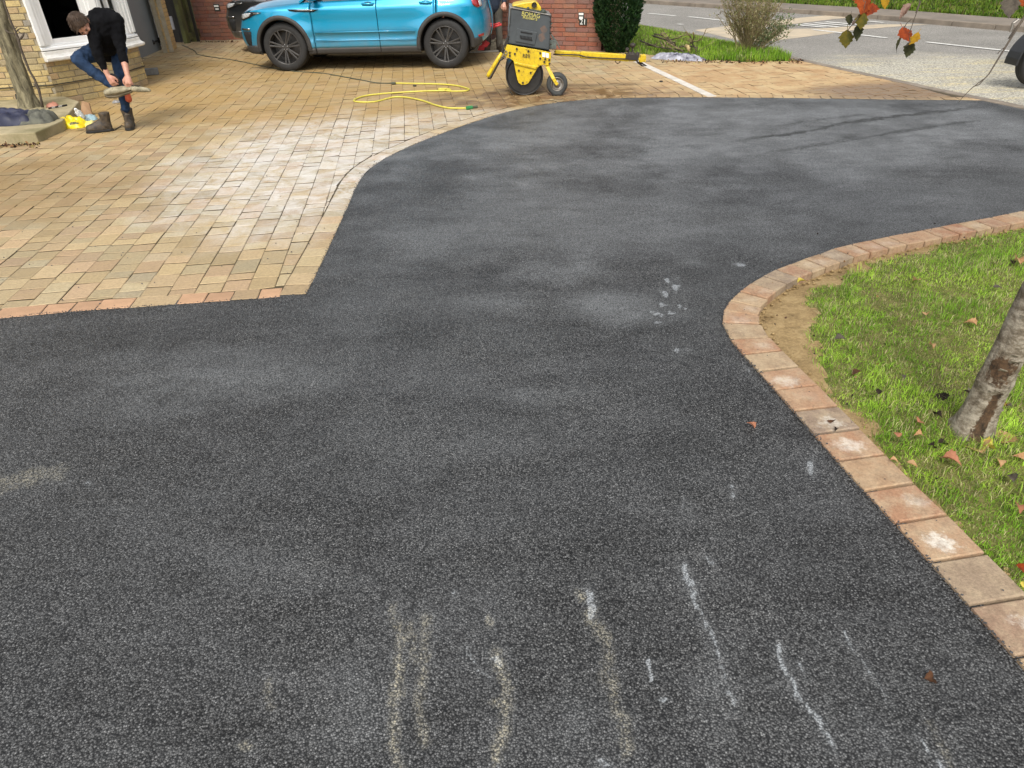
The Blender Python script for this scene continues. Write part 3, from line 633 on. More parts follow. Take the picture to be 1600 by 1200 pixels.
# ---- road, kerbs, footway, verges
rn = smooth(ROAD_NEAR, 2); rf = smooth(ROAD_FAR, 2)
b = MB(); b.add([(x, y, -.022) for x, y in rn]+[(x, y, -.022) for x, y in rf[::-1]], [tuple(range(len(rn)+len(rf)))]); tag(b.build('road', ROAD), kind='structure')
def kerb_run(line, w, z0, z1, inner, name):
    o = MB(); o.add([(p[0], p[1], z0+.002) for p in line]+[(q.x, q.y, z0+.002) for q in offset(line, inner*w)], [(i, i+1, len(line)+i+1, len(line)+i) for i in range(len(line)-1)])
    par = o.build(name, JOINT); tag(par, kind='structure'); L = [tuple(p) for p in resample(line, .9)]; I = offset(L, inner*w)
    for i in range(len(L)-1):
        a, c = Vector(L[i]), Vector(L[i+1]); x, y, d = proj((a.x, a.y, 0))
        if not (-300 < x < 1900 and -120 < y < 700 and d > 0): continue
        t = (c-a).normalized()*.006; q = MB(); q.prism([(v.x, v.y, z0) for v in (a+t, c-t, I[i+1]-t, I[i]+t)], (0, 0, z1-z0)); fix_normals(q.build('kerbstone', KERBSTONE, par, bev=.012))
kerb_run(rn, .13, -.05, .012, -1, 'near_road_kerb')
kerb_run(rf, .14, -.05, .075, 1, 'far_road_kerb')
fw1 = offset(rf, .14); FWW = 1.15
fw2 = offset(rf, .14+FWW)
b = MB(); b.add([(p.x, p.y, .068) for p in fw1]+[(p.x, p.y, .072) for p in fw2], [(i, i+1, len(fw1)+i+1, len(fw1)+i) for i in range(len(fw1)-1)]); fix_normals(tag(b.build('far_pavement', FOOTWAY), kind='structure'))
fw3 = offset(rf, .14+FWW+6)
b = MB(); b.add([(p.x, p.y, .066) for p in fw2]+[(p.x, p.y, 1.1) for p in fw3], [(i, i+1, len(fw1)+i+1, len(fw1)+i) for i in range(len(fw1)-1)]); fix_normals(tag(b.build('far_bank', TURF), kind='structure'))
# road markings and resurfaced patches
def gsheet(name, pxs, z, mat, kind='structure', lift=0):
    q = MB(); q.add([(p.x, p.y, z) for p in [gp(*c, z) for c in pxs]], [tuple(range(len(pxs)))]); return fix_normals(tag(q.build(name, mat), kind=kind))
gsheet('road_patch', [(1085, 47), (1125, 42), (1215, 31), (1290, 24), (1335, 27), (1300, 30), (1235, 38), (1160, 46), (1230, 45), (1290, 44), (1372, 38), (1452, 38), (1340, 46), (1300, 52), (1240, 60), (1190, 66), (1150, 62)], -.018, PATCH)
DASH = [[(983, 17), (998, 19)], [(1013, 21), (1055, 25)], [(1076, 26.3), (1132, 32.5)], [(1270, 46.5), (1385, 59.5)], [(1447, 66), (1590, 81.5)], [(1660, 89), (1800, 105)]]
for i, (a, c) in enumerate(DASH):
    A = gp(*a, -.018); B = gp(*c, -.018); t = (B-A).normalized(); n_ = Vector((-t.y, t.x, 0))*.055; q = MB()
    q.add([A-n_, B-n_, B+n_, A+n_], [(0, 1, 2, 3)]); o = q.build('centre_line_dash', PAINT); o.location.z = .006; tag(o, kind='structure')
for a, c, w in [((1245, 38.5), (1290, 42.5), .07), ((1256, 37), (1310, 42), .07), ((1272, 35.5), (1330, 40), .07), ((1290, 34), (1345, 38.5), .07), ((1215, 43), (1228, 44), .06), ((1355, 33), (1380, 35), .06), ((1150, 50), (1185, 51), .1), ((1060, 38), (1066, 37.4), .07)]:
    A = gp(*a, -.010); B = gp(*c, -.010); t = (B-A).normalized(); n_ = Vector((-t.y, t.x, 0))*w; q = MB(); q.add([A-n_, B-n_, B+n_, A+n_], [(0, 1, 2, 3)]); tag(q.build('road_marking', PAINT), kind='structure')
# near verge
VERGE = [(4.62, 11.97), (4.05, 12.0), (3.3, 12.35), (2.72, 12.97), (2.37, 13.37), (1.95, 13.8), (1.4, 14.6), (1.2, 16), (1.0, 19.9), (2.05, 20.2)]+[(x-.16, y-.02) for x, y in ROAD_NEAR[1:7]]
def verge():
    xs = np.arange(.8, 5, .07); ys = np.arange(11.8, 20.4, .07); X, Y = np.meshgrid(xs, ys); nx, ny = len(xs), len(ys)
    d, _ = distline(X.ravel(), Y.ravel(), VERGE+[VERGE[0]]); Z = -.02+np.clip(d/.6, 0, 1)*.10+(fnoise(X.ravel(), Y.ravel(), 3, 8)-.5)*.05
    V = np.stack([X.ravel(), Y.ravel(), Z], 1); i = np.arange(ny-1)[:, None]*nx+np.arange(nx-1)[None]; Q = np.stack([i, i+1, i+nx+1, i+nx], -1).reshape(-1, 4)
    cx = V[Q, 0].mean(1); cy = V[Q, 1].mean(1); dd, _ = distline(cx, cy, VERGE+[VERGE[0]]); Q = Q[inpoly(cx, cy, VERGE) | (dd < .06)]
    tag(np_mesh('verge', V, Q, TURF, None, None, True), kind='structure')
    N = 75000; X = rng.uniform(.8, 5, N); Y = 11.8+8.6*rng.random(N)**1.5; k = inpoly(X, Y, VERGE); X, Y = X[k], Y[k]; d, _ = distline(X, Y, VERGE+[VERGE[0]])
    Z = -.02+np.clip(d/.6, 0, 1)*.10+(fnoise(X, Y, 3, 8)-.5)*.05; right = np.clip((X-2.9)/1.2, 0, 1)*np.clip((14.5-Y)/2, 0, 1); c = fnoise(X, Y, 4, 14)
    H = (.035+.04*rng.random(len(X)))*(1+1.3*right)*(.7+c); C = gcols(X, Y, 41, .18); C = np.where((right < .3)[:, None] & (rng.random(len(X)) < .25)[:, None], np.array([[.25, .22, .09]]), C)
    tag(blades('verge_grass', X, Y, Z, H, rng.uniform(.006, .011, len(X)), C*.8, GRASS, .6), 'bright green grass of the verge between the paving and the road', 'grass', kind='stuff')
verge()
def far_verge():
    L = np.array(rf); n = 60000; i = rng.integers(0, len(L)-1, n); t = rng.random(n); P = L[i]*(1-t[:, None])+L[i+1]*t[:, None]; T = L[i+1]-L[i]; T /= np.linalg.norm(T, axis=1)[:, None]
    w = .14+FWW+rng.random(n)**1.3*3.2; X = P[:, 0]-T[:, 1]*w; Y = P[:, 1]+T[:, 0]*w; Z = .066+(w-.14-FWW)/6*1.03
    px, py, dz = projn(np.stack([X, Y, Z], 1)); k = (px > 700) & (px < 1800) & (py > -140) & (py < 120); X, Y, Z, w = X[k], Y[k], Z[k], w[k]
    C = gcols(X, Y, 61, .12); lf = rng.random(len(X)) < .10; C = np.where(lf[:, None], np.array([[.42, .36, .12]])*(.6+.7*rng.random((len(X), 1))), C)
    iv = (w > 2.6)+0; C = np.where((iv == 1)[:, None], C*.35, C*.42)
    tag(blades('far_verge_grass', X, Y, Z, .05+.07*rng.random(len(X)), rng.uniform(.012, .03, len(X)), C, GRASS, .8), 'green grass strewn with yellow leaves on the far side of the road', 'grass', kind='stuff')
far_verge()
# ================================================================== BRICKWORK
def m_brick(name, stops, mort=.25, grime=None):
    t = NT(name); r = t.rnd(); c = t.ramp(r, stops); o = t.obj()
    c = t.mix(1.0, c, t.ramp(t.noise(60, 5, .7), [(.3, .72), (.55, 1.0), (.75, 1.15)]), 'MULTIPLY')
    c = t.mix(t.ramp(t.noise(5, 6, .7), [(.48, 0.0), (.72, .55)]), c, grime or (.17, .14, .09))
    t.bump(t.noise(110, 4, .7), .5, .006); return t.done(c, .88, 0, .3)
BUFF = m_brick('buff_brick_mat', [(0, (.52, .385, .165)), (.2, (.44, .34, .17)), (.4, (.52, .41, .20)), (.55, (.36, .29, .17)), (.68, (.48, .33, .17)), (.8, (.27, .25, .22)), (.88, (.50, .38, .17)), (1, (.56, .43, .20))])
GOLD = m_brick('gold_brick_mat', [(0, (.56, .38, .16)), (.3, (.60, .43, .19)), (.6, (.54, .36, .17)), (1, (.62, .44, .20))], grime=(.42, .29, .13))
RED = m_brick('red_brick_mat', [(0, (.28, .10, .06)), (.2, (.25, .095, .065)), (.4, (.33, .14, .08)), (.6, (.23, .11, .09)), (.8, (.30, .12, .07)), (.9, (.19, .11, .095)), (1, (.31, .145, .095))], grime=(.20, .15, .12))
MORTAR = simple('mortar_mat', (.38, .33, .24), (.27, .23, .16), .95, sc=12, bump=.5, bsc=200, obj=False)
MORTAR2 = simple('grey_mortar_mat', (.20, .12, .085), (.12, .08, .06), .95, sc=12, bump=.5, bsc=200, obj=False)
brick_me = None
def brick_mesh(mat, L=.215, H=.065, D=.03):
    v, f = [], []; hx, hy, hz, ch = L/2, D/2, H/2, .004
    q = MB(); q.add([(-hx, hy, -hz), (hx, hy, -hz), (hx, hy, hz), (-hx, hy, hz), (-hx, -hy+ch, -hz), (hx, -hy+ch, -hz), (hx, -hy+ch, hz), (-hx, -hy+ch, hz), (-hx+ch, -hy, -hz+ch), (hx-ch, -hy, -hz+ch), (hx-ch, -hy, hz-ch), (-hx+ch, -hy, hz-ch)],
        [(4, 5, 1, 0), (5, 6, 2, 1), (6, 7, 3, 2), (7, 4, 0, 3), (4, 8, 9, 5), (5, 9, 10, 6), (6, 10, 11, 7), (7, 11, 8, 4), (8, 11, 10, 9)])
    me = bpy.data.meshes.new('brick'); me.from_pydata(q.v, [], q.f); me.materials.append(mat); me.update(); return me
class Brickwork:
    """collects bricks of one thing; the 300 that show largest become objects, the rest one mesh"""
    def __init__(s, parent, mat): s.p = parent; s.mat = mat; s.me = brick_mesh(mat); s.items = []
    def face(s, P, Q, z0, z1, openings=(), flem=False, course=.075, stepf=None, ends=(0, 0)):
        P = Vector(P); Q = Vector(Q); d = Q-P; L = d.length; d.normalize(); n_ = Vector((d.y, -d.x)); ang = math.atan2(d.y, d.x)
        nz = int(round((z1-z0)/course)); hh = (z1-z0)/nz
        for r in range(nz):
            z = z0+(r+.5)*hh; x = 0.0
            seq = [.2145, .102] if flem else [.2145]
            first = [.102, .05][r % 2] if not flem else ([.2145, .0475][r % 2])
            k = 0
            while x < L-.02:
                w = first if k == 0 else seq[(k+r) % len(seq)]
                w = min(w, L-x)
                if L-x-w < .03: w = L-x
                xc = x+w/2; ok = True; x0, x1 = x, x+w
                for (a, b2, c, e) in openings:
                    if c-.02 < z < e+.02:
                        if x0 >= a and x1 <= b2: ok = False
                        elif x0 < a < x1: x1 = a-.004
                        elif x0 < b2 < x1: x0 = b2+.004
                if stepf and z > stepf(xc): ok = False
                if ok and x1-x0 > .03:
                    xm = (x0+x1)/2; p = P+d*xm+n_*(-.008+random.gauss(0, .0012)); s.items.append((p.x, p.y, z+random.gauss(0, .0007), ang, (x1-x0)/.215, hh*.875/.065))
                x += w+.0095; k += 1
    def emit(s, limit=296):
        def key(i):
            x, y, d = proj(i[:3]); return (0 if (-20 < x < 1620 and -20 < y < 1220 and d > 0) else 1, d)
        s.items.sort(key=key); st = MB()
        for k, (x, y, z, a, sx, sz) in enumerate(s.items):
            if k < limit and key(s.items[k])[0] == 0:
                o = link('brick', s.me, None, s.p); o.location = (x, y, z); o.rotation_euler = (0, 0, a); o.scale = (sx, 1, sz)
            else:
                M = Matrix.Translation((x, y, z)) @ Matrix.Rotation(a, 4, 'Z') @ Matrix.Diagonal((sx, 1, sz, 1))
                st.add([M @ v.co for v in s.me.vertices], [tuple(p.vertices) for p in s.me.polygons])
        if st.v: tag(st.build('brick_courses', s.mat, s.p), kind='stuff')
def slab(parent, P, Q, z0, z1, back, mat, name, openings=(), top=None):
    """mortar backing behind a brick face, leaving the openings free"""
    P = Vector(P); Q = Vector(Q); d = Q-P; L = d.length; d.normalize(); n_ = Vector((-d.y, d.x)); q = MB()
    xs = sorted({0, L, *[v for o in openings for v in o[:2]]}); zs = sorted({z0, z1, *[v for o in openings for v in o[2:]]})
    for i in range(len(xs)-1):
        for j in range(len(zs)-1):
            xm, zm = (xs[i]+xs[i+1])/2, (zs[j]+zs[j+1])/2
            if any(a < xm < b2 and c < zm < e for a, b2, c, e in openings): continue
            a = P+d*xs[i]-n_*.006*0+n_*.004; c = P+d*xs[i+1]+n_*.004
            q.prism([(a.x, a.y, zs[j]), (c.x, c.y, zs[j]), (c.x+n_.x*back, c.y+n_.y*back, zs[j]), (a.x+n_.x*back, a.y+n_.y*back, zs[j])], (0, 0, zs[j+1]-zs[j]))
    return fix_normals(q.build(name, mat, parent))

WHITE_PAINT = simple('white_gloss_paint_mat', (.86, .86, .85), (.80, .80, .78), .35, sc=3, obj=False)
STONEW = simple('painted_sill_mat', (.84, .82, .78), (.66, .63, .56), .6, sc=9, bump=.3, obj=False)
def m_glass():
    t = NT('window_glass_mat'); t.b.inputs['Transmission Weight'].default_value = 1; t.b.inputs['IOR'].default_value = 1.05
    return t.done((.55, .58, .58), .02, 0, 1.0)
GLASS = m_glass()
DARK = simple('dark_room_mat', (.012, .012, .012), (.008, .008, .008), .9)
CURT = simple('net_curtain_mat', (.42, .40, .36), (.20, .19, .17), .9, sc=14)
GREYDOOR = simple('grey_door_mat', (.20, .215, .22), (.165, .18, .185), .42, sc=2.2, obj=False)
# ================================================================== HOUSE
W0, W1p, B0, B1, B2, B3 = (-8.9, 9.56), (-8.9, 9.56), (-6.14, 10.18), (-5.62, 10.92), (-5.56, 11.68), (-6.72, 12.35)
D0, D1, P1, P2 = (-6.70, 13.3), (-6.93, 15.66), (-6.86, 16.16), (-9.2, 16.3)
house = thing('house', 'buff brick house front with white framed bay window and grey garage door', 'house', (-7.5, 12, 0))
house.location = (0, 0, 0)
SILL = .60
bw = Brickwork(house, BUFF)
LB = math.dist(B0, B1); LC = math.dist(B1, B2)
bw.face(W0, B0, 0.0, 2.55); slab(house, W0, B0, 0, 2.6, .22, MORTAR, 'wall')
bw.face(B0, B1, 0.0, SILL-.04); slab(house, B0, B1, 0, SILL-.03, .18, MORTAR, 'bay_wall')
bw.face(B1, B2, 0.0, SILL-.04); slab(house, B1, B2, 0, SILL-.03, .18, MORTAR, 'bay_wall')
slab(house, B2, B3, 0, 2.3, .18, MORTAR, 'bay_wall'); bw.face(B2, B3, 0, SILL-.04)
slab(house, B3, D0, 0, 2.6, .22, MORTAR, 'wall'); bw.face(B3, D0, 0, 2.5)
bw.emit(290)
R0, R1, R2_ = tuple(gp(257.2, 80.9)[:2]), tuple(gp(264, 82.5)[:2]), tuple(gp(276.6, 75)[:2])
gp_ = Brickwork(house, GOLD); gp_.face(R0, R1, 0, 2.55); gp_.face(R1, R2_, 0, 2.55); gp_.emit(120)
slab(house, R0, R1, 0, 2.6, .1, MORTAR, 'pier'); slab(house, R1, R2_, 0, 2.6, .1, MORTAR, 'pier')
# dark damp course line
for a, c in ((W0, B0), (B0, B1), (B1, B2)):
    a = Vector(a); c = Vector(c); d = (c-a).normalized(); n_ = Vector((d.y, -d.x)); m = (a+c)/2+n_*.018
    MB().box((m.x, m.y, .262), ((c-a).length+.02, .012, .011), math.atan2(d.y, d.x)).build('damp_course', simple('damp_course_mat', (.03, .028, .025)), house)
def along(P, Q, s, off=0.0):
    P = Vector(P); Q = Vector(Q); d = (Q-P).normalized(); n_ = Vector((d.y, -d.x)); p = P+d*s+n_*off; return p, math.atan2(d.y, d.x)
def fbar(q, P, Q, s0, s1, z0, z1, off, th):
    p, a = along(P, Q, (s0+s1)/2, off); q.box((p.x, p.y, (z0+z1)/2), (abs(s1-s0), th, z1-z0), a)
# sills: moulded, with an overhanging lower nose
sl_ = MB()
def mitre(pts, off):
    o = []
    for i, p in enumerate(pts):
        a = Vector(pts[max(i-1, 0)]); c = Vector(pts[min(i+1, len(pts)-1)]); p = Vector(p)
        d1 = (p-a).normalized() if i > 0 else (c-p).normalized(); d2 = (c-p).normalized() if i < len(pts)-1 else (p-a).normalized()
        n1 = Vector((d1.y, -d1.x)); n2 = Vector((d2.y, -d2.x)); m = (n1+n2).normalized(); o.append(p+m*off/max(m.dot(n1), .3))
    return o
bay = [B0, B1, B2, B3]
def moulding(prof, mat, name, parent):
    q = MB(); vs = []; n = len(bay)
    for off, z in prof: vs += [(p.x, p.y, z) for p in mitre(bay, off)]
    K = len(prof); fs = [(j*n+i, j*n+i+1, ((j+1) % K)*n+i+1, ((j+1) % K)*n+i) for j in range(K) for i in range(n-1)]
    fs += [tuple(j*n for j in range(K)), tuple(j*n+n-1 for j in range(K))[::-1]]
    q.add(vs, fs); return fix_normals(q.build(name, mat, parent, bev=.004))
sil = moulding([(-.05, .545), (.085, .545), (.10, .56), (.10, .59), (.075, .60), (.055, .625), (.05, .665), (-.05, .675)], STONEW, 'window_sill', house)
moulding([(-.05, .677), (.045, .677), (.04, .705), (.012, .712), (.012, .735), (-.05, .735)], WHITE_PAINT, 'window_rail', house)
ZT = 2.2
def window(P, Q, bars, panes):
    fr = MB(); L = math.dist(P, Q)
    for s0, s1, off, th in bars: fbar(fr, P, Q, s0, s1, .735, ZT, off, th)
    fbar(fr, P, Q, 0, L, ZT, ZT+.1, -.02, .07); fbar(fr, P, Q, .05, L-.02, .735, .80, -.035, .05)
    w = fr.build('window_frame', WHITE_PAINT, house, bev=.004)
    for s0, s1 in panes:
        g_ = MB(); fbar(g_, P, Q, s0, s1, .80, ZT, -.05, .006); g_.build('pane', GLASS, w)
window(B0, B1, [(.0, .06, .0, .09), (.06, .105, -.012, .085), (.105, .15, -.022, .07), (.15, .2, -.03, .06), (.70, .76, -.02, .07), (.76, .80, -.008, .08), (.80, LB-.002, .0, .09)], [(.2, .70)])
window(B1, B2, [(.002, .06, .0, .085), (.06, .13, -.02, .07), (.29, .335, -.028, .06), (.52, .58, -.03, .06), (.58, .64, -.02, .07), (.64, .70, -.008, .08), (.70, LC, .0, .09)], [(.13, .29), (.335, .52)])
MB().prism([(B2[0]-.03, B2[1]-.03, .7), (B2[0]-.2, B2[1]-.06, .7), (B3[0], B3[1]-.1, .7), (B3[0], B3[1], .7)], (0, 0, 1.6)).build('window_side', WHITE_PAINT, house)
# net curtain with folds behind the right panes, dark room behind
q = MB(); N = 60; P_, a_ = along(B1, B2, 0, -.12); vs = []
for i in range(N+1):
    s = .1+.5*i/N; p, _ = along(B1, B2, s, -.11+.012*math.sin(i*1.35)+.006*math.sin(i*.6)); vs += [(p.x, p.y, .95), (p.x, p.y, 2.2)]
q.add(vs, [(2*i, 2*i+2, 2*i+3, 2*i+1) for i in range(N)]); q.build('net_curtain', CURT, house)
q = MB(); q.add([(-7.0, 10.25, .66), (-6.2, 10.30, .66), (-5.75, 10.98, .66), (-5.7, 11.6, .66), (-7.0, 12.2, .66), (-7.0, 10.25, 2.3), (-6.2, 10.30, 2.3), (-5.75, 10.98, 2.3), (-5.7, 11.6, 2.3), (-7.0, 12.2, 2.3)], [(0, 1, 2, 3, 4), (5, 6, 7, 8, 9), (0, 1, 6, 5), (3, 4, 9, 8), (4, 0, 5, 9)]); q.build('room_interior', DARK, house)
q = MB(); q.prism([(p.x, p.y, 2.32) for p in mitre(bay, .12)]+[(-6.95, 12.4, 2.32), (-6.95, 10.1, 2.32)], (0, 0, .12)); q.build('bay_roof', simple('lead_roof_mat', (.16, .16, .17)), house, bev=.01)
q = MB(); q.prism([(-9.2, 9.3, 2.62), (-5.9, 9.95, 2.62), (-6.35, 16.4, 2.62), (-9.2, 16.6, 2.62)], (0, 0, .12)); q.build('eaves', WHITE_PAINT, house)
# garage door and frame
dr = MB(); p, a = along(D0, D1, math.dist(D0, D1)/2, -.05); LD = math.dist(D0, D1); dr.box((p.x, p.y, 1.07), (LD-.06, .045, 2.06), a); door = dr.build('garage_door', GREYDOOR, house, bev=.006)
df = MB(); fbar(df, D0, D1, LD-.055, LD-.012, .1, 2.15, -.02, .09); fbar(df, D0, D1, 0, LD, 2.12, 2.2, -.02, .09); df.build('door_frame', WHITE_PAINT, house, bev=.004)
hk = MB(); hb, a = along(D0, D1, LD-.26, -.02); hk.box((hb.x, hb.y, .22), (.36, .012, .03), a); hb, a = along(D0, D1, LD-.44, -.02); hk.ball((hb.x, hb.y, .22), (.035, .02, .045), 10, 6); hb, a = along(D0, D1, LD-.10, -.015)
for k_ in range(5): pp, _ = along(D0, D1, LD-.42+k_*.07, -.008); hk.ball((pp.x, pp.y, .222), .014, 8, 5)
hk.box((hb.x, hb.y, .22), (.07, .03, .09), a); hk.build('hinge', simple('black_iron_mat', (.02, .02, .02), rough=.5), door)
# ================================================================== DOORSTEP
stp = MB(); stp.prism([(-9.2, 7.85, -.01), (-5.2, 7.97, -.01), (-5.21, 8.56, -.01), (-5.62, 9.75, -.01), (-6.02, 10.15, -.01), (-6.15, 10.16, -.01), (-9.2, 9.5, -.01)], (0, 0, .125))
STEPM = simple('mossy_concrete_mat', (.37, .31, .19), (.20, .175, .085), .9, sc=4, bump=.6, bsc=70, obj=False)
step = stp.build('doorstep', STEPM, bev=.012); tag(step, 'low mossy concrete step running along the foot of the house wall', 'step')
# ================================================================== GATE beside the house
WOOD = simple('old_green_timber_mat', (.085, .062, .028), (.045, .042, .015), .85, sc=6, bump=.7, bsc=50)
WOODG = simple('algae_timber_mat', (.10, .105, .03), (.045, .04, .018), .85, sc=5, bump=.7, bsc=50)
gate = thing('wooden_gate', 'tall old green stained timber gate between the house corner and the red wall', 'gate')
G0, G1 = Vector((-6.80, 16.62)), Vector((-6.72, 17.5))
ga = Vector(gp(291, 68)[:2]); gb = Vector(gp(313, 63.5)[:2])
gd = (gb-ga).normalized(); gn = Vector((gd.y, -gd.x)); gl = (gb-ga).length; gang = math.atan2(gd.y, gd.x)
def gpt(s, off=0): return ga+gd*s+gn*off
nb = 7
for i in range(nb):
    p = gpt((i+.5)*gl/nb, -.02); MB().box((p.x, p.y, 1.0), (gl/nb-.006, .022, 1.88), gang).build('board', WOOD, gate, bev=.003)
for s_, m_ in ((0.02, WOODG), (gl*.55, WOODG)):
    p = gpt(s_, .02); MB().box((p.x, p.y, 1.0), (.11, .10, 2.0), gang).build('post', m_, gate, bev=.006)
p = gpt(gl*.3, .03); MB().box((p.x, p.y, .13), (gl*.52, .08, .14), gang).build('rail', WOODG, gate, bev=.006)
p = gpt(gl*.8, .03); MB().box((p.x, p.y, .17), (gl*.36, .05, .16), gang).build('rail', WOOD, gate, bev=.006)
p = gpt(gl*.5, .03); MB().box((p.x, p.y, 1.7), (gl, .05, .1), gang).build('rail', WOOD, gate, bev=.006)
# dark gap between house and gate holds an open gate leaf and a meter box
gapw = thing('dark_fence', 'dark weathered fence boards in the gap behind the brick house corner', 'fence')
for i in range(8):
    MB().box((-7.75+i*.135, 17.15, .95), (.13, .03, 1.9)).build('board', simple('dark_board_mat', (.02, .017, .014)) if i == 0 else bpy.data.materials['dark_board_mat'], gapw, bev=.003)
c = at(269, 36, 16.9); MB().box((c.x, c.y, c.z), (.06, .04, .26)).build('meter_box', simple('grey_plastic_mat', (.45, .45, .48)), gapw, bev=.01)
# ================================================================== RED BRICK WALLS
lw = thing('brick_wall', 'long red brick garden wall with two small plaques behind the parked cars', 'wall')
LP, LQ = tuple(gp(313, 63.5)[:2]), (-.62, 16.85)
B_ = Brickwork(lw, RED); B_.face(LP, LQ, 0, 1.725); B_.emit(296); slab(lw, LP, LQ, 0, 1.73, .2, MORTAR2, 'mortar_core')
q = MB(); p, a = along(LP, LQ, math.dist(LP, LQ)/2, -.11); q.box((p.x, p.y, 1.765), (math.dist(LP, LQ), .28, .06), a); q.build('coping', CONC, lw, bev=.008)
rwall = thing('brick_wall', 'lower red brick wall with sandy coping and number plaques behind the yellow roller', 'wall')
RP, RQ = (-.55, 14.78), tuple(gp(939, 80)[:2])
R2 = Vector(RQ)
RH = .90
B_ = Brickwork(rwall, RED); B_.face(RP, RQ, 0, RH); B_.face((-.75, 16.8), RP, 0, RH)
slab(rwall, RP, RQ, 0, RH, .2, MORTAR2, 'mortar_core'); slab(rwall, (-.75, 16.8), RP, 0, RH, .2, MORTAR2, 'mortar_core')
rd = (Vector(RQ)-Vector(RP)).normalized(); ra = math.atan2(rd.y, rd.x); rn_ = Vector((rd.y, -rd.x)); RL = math.dist(RP, RQ)
# brick courses above the coping, set back
B_.face(tuple(Vector(RP)-rn_*.07), tuple(Vector(RQ)-rn_*.07-rd*.06), RH+.055, RH+.28)
slab(rwall, tuple(Vector(RP)-rn_*.07), tuple(Vector(RQ)-rn_*.07-rd*.06), RH+.05, RH+.28, .12, MORTAR2, 'mortar_core')
B_.emit(296)
nco = 7
for i in range(nco):
    p = Vector(RP)+rd*(RL*(i+.5)/nco)-rn_*.09; MB().box((p.x, p.y, RH+.025), (RL/nco-.008, .27, .05), ra).build('coping_stone', CONC, rwall, bev=.006)
p = Vector(RQ)+rd*.16-rn_*.12; MB().box((p.x, p.y+.05, RH*.38), (.3, .12, RH*.76), ra).build('end_pier', MORTAR2, rwall)
MB().box((p.x, p.y+.05, RH*.80), (.34, .18, .05), ra).build('coping_stone', CONC, rwall, bev=.006)
# plaques
BLACKP = simple('black_plaque_mat', (.02, .025, .022), rough=.35); WHITEL = simple('white_lettering_mat', (.8, .8, .76), (.7, .7, .66), .5)
def text_mesh(txt, size, ext=.002, align='CENTER'):
    c = bpy.data.curves.new('t', 'FONT'); c.body = txt; c.size = size; c.extrude = ext; c.align_x = align; c.align_y = 'CENTER'; c.resolution_u = 3
    o = bpy.data.objects.new('t', c); COL.objects.link(o); bpy.context.view_layer.update(); dg = bpy.context.evaluated_depsgraph_get()
    me = bpy.data.meshes.new_from_object(o.evaluated_get(dg)); bpy.data.objects.remove(o); bpy.data.curves.remove(c); return me
def lettering(txt, size, loc, ang, mat, parent, ext=.002, rot=0.0, sx=1.0):
    me = text_mesh(txt, size, ext); me.materials.clear(); me.materials.append(mat); me.name = 'lettering'; o = link('lettering', me, None, parent)
    o.matrix_world = Matrix.Translation(loc) @ Matrix.Rotation(ang, 4, 'Z') @ Matrix.Rotation(math.pi/2, 4, 'X') @ Matrix.Rotation(rot, 4, 'Z') @ Matrix.Diagonal((sx, 1, 1, 1)); return o
def wall_at(P, Q, px, py):
    """point on a vertical wall plane seen at this place"""
    P = Vector((*P, 0)); Q = Vector((*Q, 0)); n_ = (Q-P).cross(Vector((0, 0, 1))); d = ray(px, py); t = (P-CO).dot(n_)/d.dot(n_); return CO+d*t
c = wall_at(RP, RQ, 908.5, 25.5); n3 = Vector((rn_.x, rn_.y, 0))
plq = thing('number_plaque', 'small black plaque reading 21 on the red wall right of the roller', 'plaque')
MB().box(c+n3*.012, (.105, .014, .13), ra).build('plate', BLACKP, plq, bev=.004)
MB().box(c+n3*.021+Vector((0, 0, .038)), (.085, .004, .034), ra).build('white_strip', WHITEL, plq)
MB().box(c+n3*.021+Vector((0, 0, -.022)), (.072, .004, .040), ra).build('white_strip', WHITEL, plq)
c2 = wall_at(RP, RQ, 911.5, 34.3); MB().box(c2+n3*.012, (.15, .014, .105), ra).build('plate', BLACKP, plq, bev=.004)
lettering('21', .125, c2+n3*.021, ra, WHITEL, plq)
ld = (Vector(LQ)-Vector(LP)).normalized(); la_ = math.atan2(ld.y, ld.x); ln3 = Vector((ld.y, -ld.x, 0))
plq2 = thing('number_plaque', 'pair of small black plaques on the red wall beside the timber gate', 'plaque')
c = wall_at(LP, LQ, 338.5, 9.3); MB().box(c+ln3*.012, (.125, .014, .075), la_).build('plate', BLACKP, plq2, bev=.004); MB().box(c+ln3*.021, (.1, .004, .036), la_).build('white_strip', WHITEL, plq2)
c = wall_at(LP, LQ, 339.8, 14.0); MB().box(c+ln3*.012, (.13, .014, .085), la_).build('plate', BLACKP, plq2, bev=.004); MB().box(c+ln3*.021, (.075, .004, .03), la_).build('white_strip', WHITEL, plq2)
# planting behind the low wall so that the top edge meets dark leaves
# ================================================================== VEHICLES
def car_paint(name, c, c2=None, coat=1.0, metal=.35, rough=.32):
    t = NT(name); n = t.noise(3, 4, .6, t.obj()); z = t.n('ShaderNodeSeparateXYZ'); t.l(t.obj(), z.inputs[0])
    dirt = t.math('MULTIPLY', t.ramp(z.outputs[2], [(.25, 1.0), (.75, 0.0)]), t.ramp(t.noise(7, 6, .7, t.obj()), [(.3, .25), (.7, .8)]))
    col = t.mix(t.math('MULTIPLY', dirt, .62), c, (.23, .20, .16))
    t.b.inputs['Coat Weight'].default_value = coat; t.b.inputs['Coat Roughness'].default_value = .06
    return t.done(col, t.math('ADD', t.math('MULTIPLY', dirt, .4), rough), metal, .5)
BLUE = car_paint('blue_car_paint_mat', (.001, .29, .50), metal=.45); BLACKC = car_paint('black_car_paint_mat', (.008, .009, .010), metal=.1)
